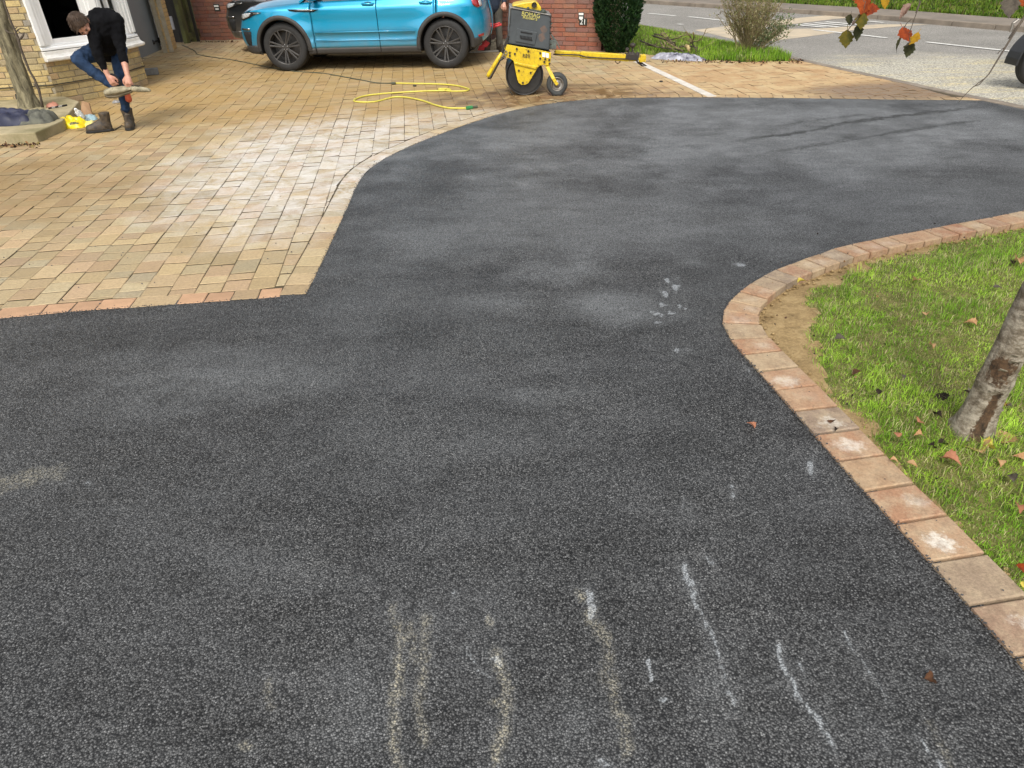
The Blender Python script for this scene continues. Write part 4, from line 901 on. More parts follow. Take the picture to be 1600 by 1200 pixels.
CLAD = simple('grey_cladding_mat', (.036, .034, .032), (.026, .024, .022), .6, sc=6); RUBBER = simple('tyre_rubber_mat', (.020, .0195, .019), (.012, .0118, .0115), .75, sc=10, bump=.2)
RIM = simple('dark_alloy_mat', (.075, .072, .07), (.05, .048, .045), .38, .5, sc=5); CHROME = simple('bright_trim_mat', (.6, .6, .6), rough=.2, metal=1)
TINT = simple('tinted_glass_mat', (.01, .012, .014), rough=.05, spec=.8); SHUT = simple('shut_line_mat', (.01, .01, .01), rough=.8)
WFAC = .675
LAMPC = simple('lamp_lens_mat', (.55, .57, .58), (.25, .26, .27), .12, sc=25, coat=1); REDL = simple('red_lens_mat', (.35, .012, .018), (.2, .01, .01), .15, coat=1)
def wheel(parent, x, y, r, w, side, name='wheel', spokes=7, rimr=.62, mat=None, tyre=None):
    """axle along local Y, outer face towards side"""
    t = thing(name, None, None, (x, y, r)); t.parent = parent
    R = r; s = side; tp = []
    for rr, h in [(R*.705, -.48), (R*.735, -.5), (R*.84, -.5), (R*.94, -.46), (R*.985, -.38), (R, -.30), (R, -.12), (R*.985, -.11), (R*.985, -.08), (R, -.07), (R, .07), (R*.985, .08), (R*.985, .11), (R, .12), (R, .30), (R*.985, .38), (R*.94, .46), (R*.84, .5), (R*.735, .5), (R*.705, .48), (R*.68, .3), (R*.68, -.3)]: tp.append((rr, h*w*s))
    MB().lathe(tp, (0, 0, 0), 'Y', 48, close=True).build('tyre', tyre or RUBBER, t, smooth=True)
    rm = MB(); q = rimr; o = w*.5*s
    rm.lathe([(R*.725, o*.94), (R*.71, o), (R*.68, o*.98), (R*.665, o*.8), (R*.645, -o*.4)], (0, 0, 0), 'Y', 48)
    rm.lathe([(R*.645, -o*.4), (R*.3, -o*.3), (0.001, -o*.3)], (0, 0, 0), 'Y', 32)
    rm.lathe([(R*.17, o*.2), (R*.17, o*.72), (R*.12, o*.80), (.001, o*.82)], (0, 0, 0), 'Y', 24)
    for k in range(spokes):
        for dlt in (-.13, .13):
            a = 2*math.pi*(k+.0)/spokes-math.pi/2; a0 = a+dlt*1.15; a1 = a+dlt*.95
            p0 = Vector((math.cos(a0)*R*.13, o*.74, math.sin(a0)*R*.13)); p1 = Vector((math.cos(a1)*R*.68, o*.90, math.sin(a1)*R*.68))
            rm.beam(p0, p1, R*.068, w*.10, (0, 1, 0))
    rmo = rm.build('rim', mat or RIM, t, smooth=False); bevel(rmo, .004)
    nb_ = MB()
    for k in range(5):
        a = 2*math.pi*k/5+.3; nb_.ball((math.cos(a)*R*.105, o*.80, math.sin(a)*R*.105), R*.022, 8, 4)
    nb_.build('wheel_nut', CHROME, t)
    return t
def build_car(root, paint, clad, full=True):
    XF, HW, NE = 2.18, .945, 5.0; NR = 3.6; WB = 1.33; WR = .365; ARC = .415
    def plan(x):
        n_ = NE if x > 0 else NR; return HW*max(1-(abs(x)/XF)**(n_*1.35), 0)**(1/n_)
    def top(x):   # height of the shoulder edge along the car
        P = [(-2.2, 1.02), (-2.05, 1.06), (-1.6, 1.09), (-.8, 1.05), (0, 1.02), (.8, 1.0), (1.1, .985), (1.5, .955), (1.8, .915), (2.0, .87), (2.12, .83), (2.2, .80)]
        return float(np.interp(x, [p[0] for p in P], [p[1] for p in P]))
    def bot(x): return float(np.interp(x, [-2.2, -1.9, -1.6, 1.6, 1.9, 2.2], [.40, .33, .25, .25, .27, .33]))
    def body(x, z):   # factor pulling the section in
        zt = top(x); k = 0
        k += np.interp(z, [.2, .3, .45, .60, .74, .84, .90, .905, zt], [.055, .03, .012, .0, .006, -.004, -.002, -.010, .075 if zt > .9 else .06])
        for wx in (-WB, WB):
            d = math.hypot(x-wx, z-WR); k -= .038*math.exp(-((d-.36)/.17)**2) if z < .97 else 0
        if .55 < z < .60 and -.95 < x < .95: k += .0
        k += .018*math.exp(-((z-.50)/.05)**2)*(1 if abs(x) < .9 else 0)
        return k
    def surf(x, z, out=0.0):
        k = body(x, z); y = plan(x); nose = 0
        return max(y-k+out, .0)
    # columns round the car; angle-spaced at the ends
    cols = []
    xs = sorted(set([round(v, 4) for v in list(np.arange(-1.96, 1.97, .035))]+[.80, .808, -.27, -.262, -1.22, -1.212, 1.0, -.9]))
    tail = [XF*(1-(1-t)**2.2*(1-1.96/XF)) for t in np.linspace(0, 1, 9)][1:]
    xs = [-t for t in tail[::-1]]+xs+tail
    zfrac = np.linspace(0, 1, 25)
    def endshape(x, z):
        v = rake(x, z); return v if v > -1.76 else -1.76-(-v-1.76)*.56
    def rake(x, z):   # rake of nose and tail
        if x > 1.6: return x-((x-1.6)/.58)**2*(.13*max(0, (z-.62))/.3+.10*max(0, (.45-z))/.2)
        if x < -1.6: return x+((-x-1.6)/.58)**2*(.16*max(0, (z-.70))/.35+.10*max(0, (.5-z))/.2)
        return x
    for side in (1, -1):
        V = {}; grid = []
        for i, x in enumerate(xs):
            zb, zt = bot(x), top(x); colv = []
            for j, f in enumerate(zfrac):
                z = zb+(zt-zb)*f; X, Z = x, z
                for wx in (-WB, WB):
                    d = math.hypot(X-wx, Z-WR)
                    if d < ARC and d > 1e-6 and d > ARC-.05: X = wx+(X-wx)*ARC/d; Z = WR+(Z-WR)*ARC/d
                y = surf(X, Z); colv.append((endshape(X, Z), side*y, Z, X))
            grid.append(colv)
        parts = {}
        def region(x, z):
            if x > .804: base = 'front_wing'
            elif x < -1.2: base = 'rear_quarter'
            elif x > -.266: base = 'front_door'
            else: base = 'rear_door'
            if z < .345: return 'sill'
            return base
        for i in range(len(xs)-1):
            xm = (xs[i]+xs[i+1])/2
            if abs(xs[i+1]-xs[i]) < .0095 and -1.3 < xm < .9: continue
            for j in range(len(zfrac)-1):
                qd = [grid[i][j], grid[i+1][j], grid[i+1][j+1], grid[i][j+1]]; zm = sum(p[2] for p in qd)/4; xm2 = sum(p[3] for p in qd)/4
                if min(math.hypot(xm2-wx, zm-WR) for wx in (-WB, WB)) < ARC-.004: continue
                parts.setdefault(region(xm, zm), []).append(qd)
        for rname, qs in parts.items():
            q = MB(); ids = {}; fs = []
            for qd in qs:
                f = []
                for p in qd:
                    k = (round(p[0], 4), round(p[1], 4), round(p[2], 4))
                    if k not in ids: ids[k] = len(ids)
                    f.append(ids[k])
                if len(set(f)) == 4: fs.append(tuple(f if side < 0 else f[::-1]))
                elif len(set(f)) == 3: fs.append(tuple(dict.fromkeys(f if side < 0 else f[::-1])))
            q.add(list(ids.keys()), fs); nm = rname
            o = q.build(nm, clad if rname == 'sill' else paint, root, smooth=True)
            sd_ = o.modifiers.new('s', 'SOLIDIFY'); sd_.thickness = .012; sd_.offset = -1
        # dark liner behind the gaps and in the arches
        q = MB(); q.add([(x, side*(surf(x, z)-.03), z) for x in np.linspace(-.89, .9, 20) for z in (.34, .5, .7, .9, .97)], [(i*5+j, (i+1)*5+j, (i+1)*5+j+1, i*5+j+1) for i in range(19) for j in range(4)])
        q.build('door_liner', SHUT, root)
        for wx in (-WB, WB):
            q = MB(); rr = ARC-.01; n = 24; vs = []
            for k in range(n+1):
                a = math.pi*(-.06+1.12*k/n); vs += [(wx+rr*math.cos(a), side*.93, WR+rr*math.sin(a)), (wx+rr*math.cos(a), side*.5, WR+rr*math.sin(a))]
            q.add(vs, [(2*k, 2*k+1, 2*k+3, 2*k+2) for k in range(n)]); q.build('wheel_arch', SHUT, root)
            q = MB(); vs = []
            for k in range(n+1):
                a = math.pi*(-.04+1.08*k/n)
                for rr, oo in ((ARC-.012, -.02), (ARC-.012, .014), (ARC+.045, .014), (ARC+.055, -.004)):
                    X, Z = wx+rr*math.cos(a), WR+rr*math.sin(a); vs.append((X, side*(surf(X, max(Z, .2))+oo), Z))
            q.add(vs, [(4*k+j, 4*k+j+1, 4*k+5+j, 4*k+4+j) for k in range(n) for j in range(3)]); fix_normals(q.build('arch_trim', clad, root, smooth=True))
    def patch(name, pts, mat, side, out=.006, parent=None, n=3):
        """small panel that follows the body side"""
        P = [Vector((p[0], 0, p[1])) for p in pts]; L = []
        for i in range(len(P)):
            a, b2 = P[i], P[(i+1) % len(P)]
            for k in range(n): L.append(a.lerp(b2, k/n))
        c = sum(L, Vector())/len(L); V = [Vector((p.x, 0, p.z)) for p in L]+[c.lerp(p, .5) for p in L]+[c]; m = len(L)
        vs = [(endshape(v.x, v.z), side*surf(v.x, v.z, out), v.z) for v in V]
        fs = [(i, (i+1) % m, m+(i+1) % m, m+i) for i in range(m)]+[(m+i, m+(i+1) % m, 2*m) for i in range(m)]
        q = MB(); q.add(vs, fs); o = fix_normals(q.build(name, mat, parent or root, smooth=True)); sd_ = o.modifiers.new('s', 'SOLIDIFY'); sd_.thickness = .012; sd_.offset = 0; return o
    for side in (1, -1):
        patch('side_strip', [(-.86, .565), (.78, .565), (.78, .58), (-.86, .58)], paint, side, .012)
        patch('side_strip', [(-.86, .447), (.78, .447), (.78, .462), (-.86, .462)], CHROME if not full else paint, side, .016)
        hl = patch('headlight', [(1.60, .875), (1.78, .885), (2.04, .87), (2.10, .79), (2.03, .755), (1.86, .80), (1.76, .835)], SHUT, side, .006)
        patch('lamp_lens', [(1.80, .868), (1.94, .862), (2.05, .845), (2.07, .79), (2.02, .775), (1.86, .818)], LAMPC, side, .012, hl)
        patch('lamp_lens', [(1.62, .868), (1.78, .872), (1.78, .855), (1.70, .852)], CHROME, side, .012, hl)
        patch('bumper_vent', [(1.86, .60), (2.03, .60), (2.0, .42), (1.94, .36), (1.90, .43)], SHUT, side, .004)
        patch('fog_lamp', [(1.87, .645), (2.05, .645), (2.04, .62), (1.88, .62)], CHROME, side, .012)
        patch('bumper_skirt', [(1.78, .27), (1.78, .40), (2.05, .385), (2.10, .30), (2.0, .27)], clad, side, .008)
        patch('bumper_skirt', [(-1.78, .28), (-1.78, .44), (-2.02, .44), (-2.05, .36)], clad, side, .008)
        patch('tail_light', [(-1.78, .985), (-2.04, .985), (-2.08, .88), (-1.96, .86), (-1.84, .90)], REDL, side, .01)
        patch('reverse_lens', [(-2.0, .96), (-2.08, .96), (-2.09, .88), (-2.02, .88)], LAMPC, side, .016)
        patch('rear_reflector', [(-1.92, .475), (-2.06, .49), (-2.06, .45), (-1.94, .445)], REDL, side, .012)
        patch('wing_vent', [(.66, .90), (1.16, .912), (1.12, .888), (1.04, .875), (.74, .868)], SHUT, side, .006)
        patch('wing_trim', [(.70, .90), (1.12, .906), (1.08, .898), (.74, .890)], CHROME, side, .014)
        for hx in (-.14, -1.06):
            q = MB(); y = surf(hx, .965)
            q.tube([(hx-.10, side*(y-.01), .955), (hx-.085, side*(y+.03), .958), (hx, side*(y+.038), .962), (hx+.085, side*(y+.03), .962), (hx+.10, side*(y-.01), .96)], .013, 8, flat=1.3)
            q.build('door_handle', paint, root, smooth=True)
            q = MB(); q.ball((hx, side*(y+.0), .958), (.075, .012, .032), 14, 8); q.build('handle_recess', SHUT, root, smooth=True)
    # bonnet and rear deck
    q = MB(); n = 13; vs = []; fx = [x for x in xs if x >= .95]; 
    for x in fx:
        zt = top(x); y = surf(x, zt)
        for k in range(n):
            u = -1+2*k/(n-1); crown = .085*(1-u*u)**.8*min(1, (2.2-x)/.5+.12); vs.append((endshape(x, zt)+.05*(1-u*u)*(1 if x > 1.9 else 0), u*y, zt+crown+.012*math.exp(-((abs(u)-.72)/.1)**2)))
    q.add(vs, [(i*n+k, i*n+k+1, (i+1)*n+k+1, (i+1)*n+k) for i in range(len(fx)-1) for k in range(n-1)]); fix_normals(q.build('bonnet', paint, root, smooth=True))
    # glasshouse
    belt = [(.98, .87), (.6, .885), (0, .89), (-.8, .89), (-1.5, .87), (-1.84, .80)]
    roof = [(.22, .60), (0, .64), (-.4, .66), (-1.0, .66), (-1.5, .62), (-1.72, .55)]
    q = MB()
    for side in (1, -1):
        vs = [(x, side*y*.985, top(x)) for x, y in belt]+[(x, side*y, z) for (x, y), z in zip(roof, (1.50, 1.55, 1.58, 1.56, 1.53, 1.47))]
        q.add(vs, [(i, i+1, 7+i, 6+i) for i in range(5)])
    q.add([(.98, .87, 1.0), (.98, -.87, 1.0), (.22, -.60, 1.5), (.22, .60, 1.5)], [(0, 1, 2, 3)]); q.add([(-1.84, .80, 1.06), (-1.84, -.80, 1.06), (-1.72, -.55, 1.47), (-1.72, .55, 1.47)], [(0, 1, 2, 3)])
    q.build('windows', TINT, root)
    q = MB(); vs = []
    for (x, y), z in zip(roof, (1.505, 1.555, 1.585, 1.565, 1.535, 1.475)): vs += [(x, u*y, z+.04*(1-u*u)) for u in (-1, -.5, 0, .5, 1)]
    q.add(vs, [(i*5+k, i*5+k+1, (i+1)*5+k+1, (i+1)*5+k) for i in range(5) for k in range(4)]); ro = q.build('roof', paint, root, smooth=True)
    q = MB()
    for side in (1, -1):
        for a, b2 in (((.98, .87, 1.0), (.22, .60, 1.5)), ((-.25, .88, 1.03), (-.35, .66, 1.57)), ((-1.2, .885, 1.07), (-1.15, .655, 1.555)), ((-1.84, .80, 1.06), (-1.72, .55, 1.47))):
            q.beam((a[0], side*a[1], a[2]), (b2[0], side*b2[1], b2[2]), .05, .03)
    q.build('pillars', paint, root)
    for side in (1, -1):
        q = MB(); q.ball((.72, side*1.02, 1.09), (.09, .11, .075), 14, 8); q.beam((.72, side*.86, 1.02), (.72, side*.97, 1.06), .06, .03); q.build('door_mirror', paint, root, smooth=True)
    # nose, grille, tail and underbody
    q = MB(); q.box((2.0, 0, .70), (.16, 1.0, .14)); q.build('grille', SHUT, root, bev=.02)
    q = MB(); q.box((.1, 0, .32), (3.7, 1.25, .16)); q.build('underbody', SHUT, root)
    q = MB(); q.box((2.06, 0, .48), (.012*2, .52, .11)); q.build('number_plate', simple('plate_mat', (.7, .7, .66)), root)
    for sx in (1, -1):
        for side in (1, -1): wheel(root, sx*WB, side*.80, WR, .235, side)
    return root
WF, WRr = gp(455, 112), gp(697, 108)
fwd = (WF-WRr); fwd.z = 0; fwd.normalize(); lft = Vector((-fwd.y, fwd.x, 0)); mid = (WF+WRr)/2-lft*.90
blue = thing('parked_car', 'bright blue five door suv with dark alloy wheels parked side on', 'car', (mid.x, mid.y, .004), math.atan2(fwd.y, fwd.x))
build_car(blue, BLUE, CLAD)
black = thing('parked_car', 'glossy black car mostly hidden behind the blue suv by the red wall', 'car', (-3.16, 15.62, .004), math.radians(176))
build_car(black, BLACKC, BLACKC)

# ---- single drum roller
YEL_ = NT('yellow_machine_paint_mat'); t = YEL_; n = t.noise(9, 7, .75, t.obj()); c = t.ramp(n, [(.34, (.26, .14, .02)), (.40, (.52, .35, .012)), (.6, (.66, .47, .012))])
c = t.mix(t.ramp(t.noise(30, 6, .8, t.obj()), [(.56, 0.0), (.64, .8)]), c, (.10, .06, .028)); YELLOW = t.done(c, .42, 0, .5)
HOOD = simple('grey_hood_mat', (.060, .068, .072), (.042, .047, .05), .45, sc=5); STEEL = simple('worn_drum_steel_mat', (.05, .048, .045), (.03, .028, .026), .38, .6, sc=7, bump=.15)
SILV = simple('silver_rim_mat', (.34, .32, .29), (.16, .13, .10), .4, .7, sc=12); IRON = simple('dark_iron_mat', (.03, .027, .024), (.05, .035, .025), .55, .3, sc=20)
TEXTY = simple('yellow_lettering_mat', (.62, .55, .14), (.4, .36, .1), .6); RY = 9.79
roller = thing('road_roller', 'yellow and grey pedestrian drum roller with small rubber jockey wheel and tow bar', 'roller')
RZ = 7.738
def rp(x, y, off=0.0, Y=None):
    """place on the near side plane of the machine"""
    p = at(770+x/RZ, y/RZ, RY); return Vector((p.x, RY+off, p.z))
def rprism(name, pts, y0, y1, mat, bev_=.006, parent=None):
    q = MB(); P = [rp(*p) for p in pts]; q.prism([(p.x, RY+y0, p.z) for p in P], (0, y1-y0, 0)); return fix_normals(q.build(name, mat, parent or roller, bev=bev_))
rprism('hood', [(212, 90), (245, 102), (712, 190), (700, 400), (688, 616), (190, 536), (185, 400), (205, 300)], .05, .60, HOOD, .014)
rprism('hood_trim', [(205, 84), (240, 92), (712, 186), (712, 194), (240, 106), (215, 110), (196, 400), (190, 400)], .035, .615, SILV, .003)
rprism('top_cover', [(235, 88), (262, 64), (400, 34), (505, 24), (548, 44), (592, 98), (594, 150), (560, 160)], .12, .52, YELLOW, .02)
q = MB(); c_ = rp(506, 72, .115); q.lathe([(.0, 0), (.03, 0), (.034, .01), (.034, -.02)][::-1], (c_.x, c_.y, c_.z), 'Y', 20); q.build('filler_cap', IRON, roller)
side_pts = [(172, 537), (330, 566), (560, 604), (706, 634), (703, 700), (692, 795), (610, 782), (575, 790), (545, 815), (505, 880), (455, 965), (425, 1008), (390, 1025), (345, 1024), (312, 1000), (296, 960), (275, 860), (250, 735), (205, 705), (150, 694), (133, 664), (150, 600)]
rprism('side_plate', side_pts, -.01, .012, YELLOW, .004)
rprism('side_plate', side_pts, .64, .662, YELLOW, .004)
rprism('frame_rib', [(252, 742), (545, 800), (520, 835), (258, 772)], -.030, -.008, YELLOW, .008)
rprism('chassis', [(172, 545), (700, 640), (690, 760), (250, 700), (150, 690)], .02, .63, IRON, .005)
q = MB()
for x, y in [(290, 590), (430, 617), (572, 640), (266, 650), (205, 635), (205, 673), (633, 712), (622, 747), (683, 722), (685, 768), (316, 853), (457, 878), (364, 998), (573, 705)]:
    p = rp(x, y, -.016); q.lathe([(.001, -.008), (.013, -.008), (.014, .008)], (p.x, p.y, p.z), 'Y', 10)
q.build('bolts', IRON, roller)
for x, y in ((155, 632), (138, 668)):
    q = MB(); p = rp(x, y, -.02); q.lathe([(.018, -.01), (.024, -.01), (.024, .012), (.018, .012)], (p.x, p.y, p.z), 'Y', 16, close=True); q.build('lifting_eye', SILV, roller)
def dec(x0, y0, x1, y1): return [(x0, y0), (x1, y0+(x1-x0)*.16), (x1, y1+(x1-x0)*.16), (x0, y1)]
rprism('sticker', dec(598, 630, 634, 686), -.016, -.008, WHITEL, .001); rprism('sticker', dec(640, 638, 676, 694), -.016, -.008, WHITEL, .001)
p = rp(403, 678, -.014); lettering('R89', .068, p, 0, IRON, roller, .002, -.1, .9)
p = rp(462, 186, .044); lettering('BOMAG', .073, p, 0, TEXTY, roller, .002, -.155, .92)
p = rp(452, 222, .044); lettering('Rollers', .058, p, 0, TEXTY, roller, .002, -.155, 1.15)
# engine vent panel with slots
vp = rprism('vent_panel', [(296, 348), (540, 398), (508, 550), (275, 505)], .036, .052, HOOD, .004)
for y in (392, 470):
    rprism('vent_slot', [(338, y-12), (480, y+14), (480, y+30), (336, y+6)], .030, .040, SHUT, .002, vp)
for k in range(9):
    x = 330+k*16.5; y = 428+k*3; rprism('vent_slot', [(x, y), (x+11, y+2), (x+9, y+34), (x-2, y+32)], .030, .040, SHUT, .002, vp)
# stains of tar and rust, edge strip and lamp on the hood
for x0, y0, x1, y1 in ((560, 410, 640, 500), (590, 330, 650, 390)):
    c = rp((x0+x1)/2, (y0+y1)/2, .049); q = MB(); pts = [(c.x+.05*math.cos(a)*random.uniform(.6, 1.1), RY+.0485, c.z+.055*math.sin(a)*random.uniform(.6, 1.1)) for a in np.linspace(0, 6.28, 14)[:-1]]; q.add(pts, [tuple(range(13))]); fix_normals(q.build('rust_stain', simple('rust_stain_mat', (.13, .085, .065), (.075, .07, .066), .7, sc=22) if 'rust_stain_mat' not in bpy.data.materials else bpy.data.materials['rust_stain_mat'], roller))
q = MB()
for y in (200, 260, 330, 400, 470, 540): q.ball(rp(702, y, .03), (.012, .01, .016), 8, 5)
q.build('hood_clips', IRON, roller)
q = MB(); q.beam(rp(250, 92, .1), rp(590, 150, .1), .03, .02); q.ball(rp(430, 112, .09), .02, 8, 6); q.ball(rp(615, 150, .12), (.035, .03, .03), 10, 6); q.tube([rp(640, 145, .2), rp(665, 182, .2)], .01, 6); q.build('top_fittings', simple('dark_green_grime_mat', (.05, .06, .045)), roller, bev=.003)
# drum
dc = rp(385, 912); dR = dc.z-.004
q = MB(); q.lathe([(dR-.03, .045), (dR-.012, .02), (dR, .02), (dR, .63), (dR-.012, .63), (dR-.03, .605)], (dc.x, RY, dc.z), 'Y', 64); q.lathe([(.001, .05), (dR-.03, .045)], (dc.x, RY, dc.z), 'Y', 64); q.lathe([(dR-.03, .605), (.001, .6)], (dc.x, RY, dc.z), 'Y', 64)
q.build('drum', STEEL, roller, smooth=False, bev=.004)
# jockey wheel
wc = rp(775, 1008); wr = wc.z-.004
jt = thing('jockey_wheel', None, None, (0, 0, 0)); jt.parent = roller
GREYT = simple('grey_tyre_mat', (.042, .045, .043), (.02, .021, .021), .7, sc=9, bump=.2)
q = MB(); w_ = .11; q.lathe([(wr*.60, -.45*w_), (wr*.66, -.5*w_), (wr*.82, -.5*w_), (wr*.93, -.42*w_), (wr*.99, -.28*w_), (wr, 0), (wr*.99, .28*w_), (wr*.93, .42*w_), (wr*.82, .5*w_), (wr*.60, .45*w_)], (wc.x, RY-.02, wc.z), 'Y', 40, close=True)
o = q.build('tyre', GREYT, jt, smooth=True)
for v in o.data.vertices:    # half flat tyre spreads where it meets the ground
    if v.co.z < .028: v.co.z = .006; v.co.y += .018 if v.co.y > RY-.02 else -.018
q = MB(); q.lathe([(wr*.61, -.40*w_), (wr*.60, -.5*w_), (wr*.55, -.48*w_), (wr*.50, -.2*w_), (wr*.28, -.15*w_), (wr*.2, -.42*w_), (.001, -.45*w_)], (wc.x, RY-.02, wc.z), 'Y', 36); q.build('rim', SILV, jt, smooth=True)
q = MB(); a = rp(655, 795, .03); b2 = rp(732, 945, -.10); q.beam(a, b2, .045, .03, (0, 1, 0)); q.beam(b2, Vector((wc.x, RY-.105, wc.z)), .04, .02, (0, 1, 0)); q.build('fork', YELLOW, jt, bev=.004)
# operating handle folded down at the left
hp = [at(262/5.333+740, 440/5.333, RY), at(235/5.333+740, 440/5.333, RY), at(128/5.333+740, 618/5.333, RY), at(118/5.333+740, 640/5.333, RY), at(138/5.333+740, 650/5.333, RY), at(215/5.333+740, 505/5.333, RY), at(262/5.333+740, 470/5.333, RY)]
hn = thing('operating_handle', None, None); hn.parent = roller
q = MB(); q.tube([hp[1], hp[1].lerp(hp[2], .35), hp[2], hp[3]], [.020, .026, .028, .022], 10); q.build('grip', YELLOW, hn, smooth=True)
q = MB(); q.tube([hp[3]+Vector((0, 0, -.01)), hp[4], hp[5], hp[6]], .017, 8); q.build('lower_bar', IRON, hn, smooth=True)
q = MB(); q.beam(hp[1]+Vector((-.01, .02, -.02)), at(292/5.333+740, 300/5.333, RY)+Vector((0, .05, 0)), .03, .02); q.beam(hp[0]+Vector((0, .1, 0)), hp[1]+Vector((0, .1, 0)), .08, .05); q.build('hinge_bracket', IRON, hn, bev=.003)
# tow bar with coupling, stand and hoses
tb = thing('tow_bar', None, None); tb.parent = roller
def tp(x, y, off=.28): return at(860+x/9.412, 60+y/9.412, RY+off)
q = MB(); q.beam(tp(60, 208), tp(440, 236), .055, .065, (0, 0, 1)); q.beam(tp(440, 240), tp(1150, 286), .075, .085, (0, 0, 1)); q.beam(tp(900, 292), tp(1260, 310), .05, .045, (0, 0, 1)); q.build('beam', YELLOW, tb, bev=.008)
q = MB(); q.tube([tp(40, 235, .2), tp(250, 238, .22), tp(420, 244, .22), tp(520, 272, .22), tp(730, 288, .22), tp(1000, 300, .22), tp(1150, 305, .22)], .009, 6); q.build('brake_cable', IRON, tb, smooth=True)
q = MB(); q.tube([tp(945, 312), tp(960, 350), tp(985, 372), tp(1010, 360), tp(1035, 322)], .006, 6); q.build('cable_loop', IRON, tb, smooth=True)
q = MB(); q.beam(tp(1100, 262), tp(1290, 280), .10, .07); q.ball(tp(1205, 255), .05, 10, 6); q.ball(tp(1165, 235), .035, 10, 6); q.ball(tp(1130, 165), .028, 8, 6); q.tube([tp(1130, 165), tp(1175, 230)], .013, 6); q.tube([tp(1205, 240), tp(1208, 120)], .014, 8); q.ball(tp(1210, 100), (.04, .04, .03), 10, 6); q.tube([tp(1295, 205), tp(1290, 265)], .012, 6); q.ball(tp(1280, 235), .03, 8, 6); q.build('coupling', IRON, tb, smooth=False, bev=.003)
q = MB(); q.beam(tp(1330, 262), tp(1362, 320), .06, .10); q.box(tp(1358, 292), (.075, .08, .085)); q.build('hitch_head', YELLOW, tb, bev=.005)
q = MB(); q.tube([tp(1290, 265), tp(1262, 320), tp(1285, 352), tp(1350, 402), tp(1410, 404), tp(1345, 365), tp(1310, 345), tp(1320, 300)], .012, 6); q.build('stand_loop', IRON, tb, smooth=True)
q = MB()
for a, c in (((700, 330), (735, 300)), ((700, 420), (745, 500)), ((712, 430), (825, 612)), ((700, 500), (770, 605)), ((712, 550), (760, 515))): q.tube([rp(*a, .2), rp((a[0]+c[0])/2+6, (a[1]+c[1])/2-10, .2), rp(*c, .2)], .008, 6)
q.box(rp(735, 560, .2), (.09, .12, .10)); q.build('hose_fittings', simple('grey_green_fitting_mat', (.16, .2, .17), (.08, .08, .07)), roller, bev=.004)

# ---- trailer on the road at the right edge
tr = thing('trailer', 'small black trailer standing on the road at the right edge of the view', 'trailer')
wc = gp(1612, 138); wy = wc.y+.02; tw = wheel(tr, wc.x+.10, wy+.09, .30, .17, -1, spokes=5, mat=SILV); 
tc = Vector((wc.x+.10, wy+.09, .30))
q = MB(); n = 18; vs = []
for k in range(n+1):
    a = math.pi*(-.02+1.04*k/n)
    for rr, yy in ((.40, -.13), (.42, -.13), (.42, .11), (.40, .11)): vs.append((tc.x+rr*math.cos(a), tc.y+yy, tc.z+rr*math.sin(a)*.98))
q.add(vs, [(4*k+j, 4*k+(j+1) % 4, 4*k+4+(j+1) % 4, 4*k+4+j) for k in range(n) for j in range(4)]); fix_normals(q.build('mudguard', simple('black_plastic_mat', (.02, .021, .023), rough=.4), tr, smooth=False))
q = MB(); q.box((tc.x+1.6, tc.y+.85, .62), (1.7, 1.35, .34)); q.build('box_body', simple('galvanised_mat', (.35, .36, .36), (.25, .26, .26), .45, .7), tr, bev=.01)
q = MB(); q.box((tc.x+1.6, tc.y+.85, .42), (1.6, 1.2, .06)); q.beam((tc.x+.15, tc.y, .3), (tc.x+.5, tc.y+.1, .4), .05, .05); q.beam((tc.x+.5, tc.y+.1, .4), (tc.x+1.2, tc.y+.3, .4), .06, .06); q.build('chassis', IRON, tr)
q = MB(); q.tube([(tc.x-.41, tc.y+.2, .62), (tc.x-.41, tc.y+.2, .72), (tc.x-.36, tc.y+.2, .76)], .018, 8); q.build('bracket', SILV, tr)
# ================================================================== PEOPLE
SKIN = simple('skin_mat', (.50, .27, .19), (.42, .19, .13), .5, sc=14); HAIR = simple('dark_hair_mat', (.065, .036, .018), (.028, .016, .009), .6, sc=40, bump=.8, bsc=120)
DENIM = simple('denim_mat', (.022, .045, .095), (.008, .018, .040), .85, sc=7, bump=.4, bsc=150, spec=.2); BLACKCL = simple('black_sweater_mat', (.006, .006, .007), (.003, .003, .004), .95, sc=8, bump=.4, bsc=120, spec=.12)
NAVY = simple('navy_jacket_mat', (.018, .03, .055), (.01, .016, .03), .85, sc=8, bump=.4); OLIVE = simple('dirty_grey_trouser_mat', (.085, .075, .058), (.045, .042, .036), .9, sc=8, bump=.4)
BOOTM = simple('worn_brown_boot_mat', (.085, .06, .036), (.018, .015, .012), .6, sc=26, bump=.4); SOLE = simple('dark_sole_mat', (.012, .012, .012)); KHAKI = simple('khaki_shoe_mat', (.34, .30, .20), (.12, .105, .065), .8, sc=22, bump=.4)
BLACKM = simple('black_cloth_mat', (.014, .014, .014), (.008, .008, .008), .85, sc=6, bump=.4)
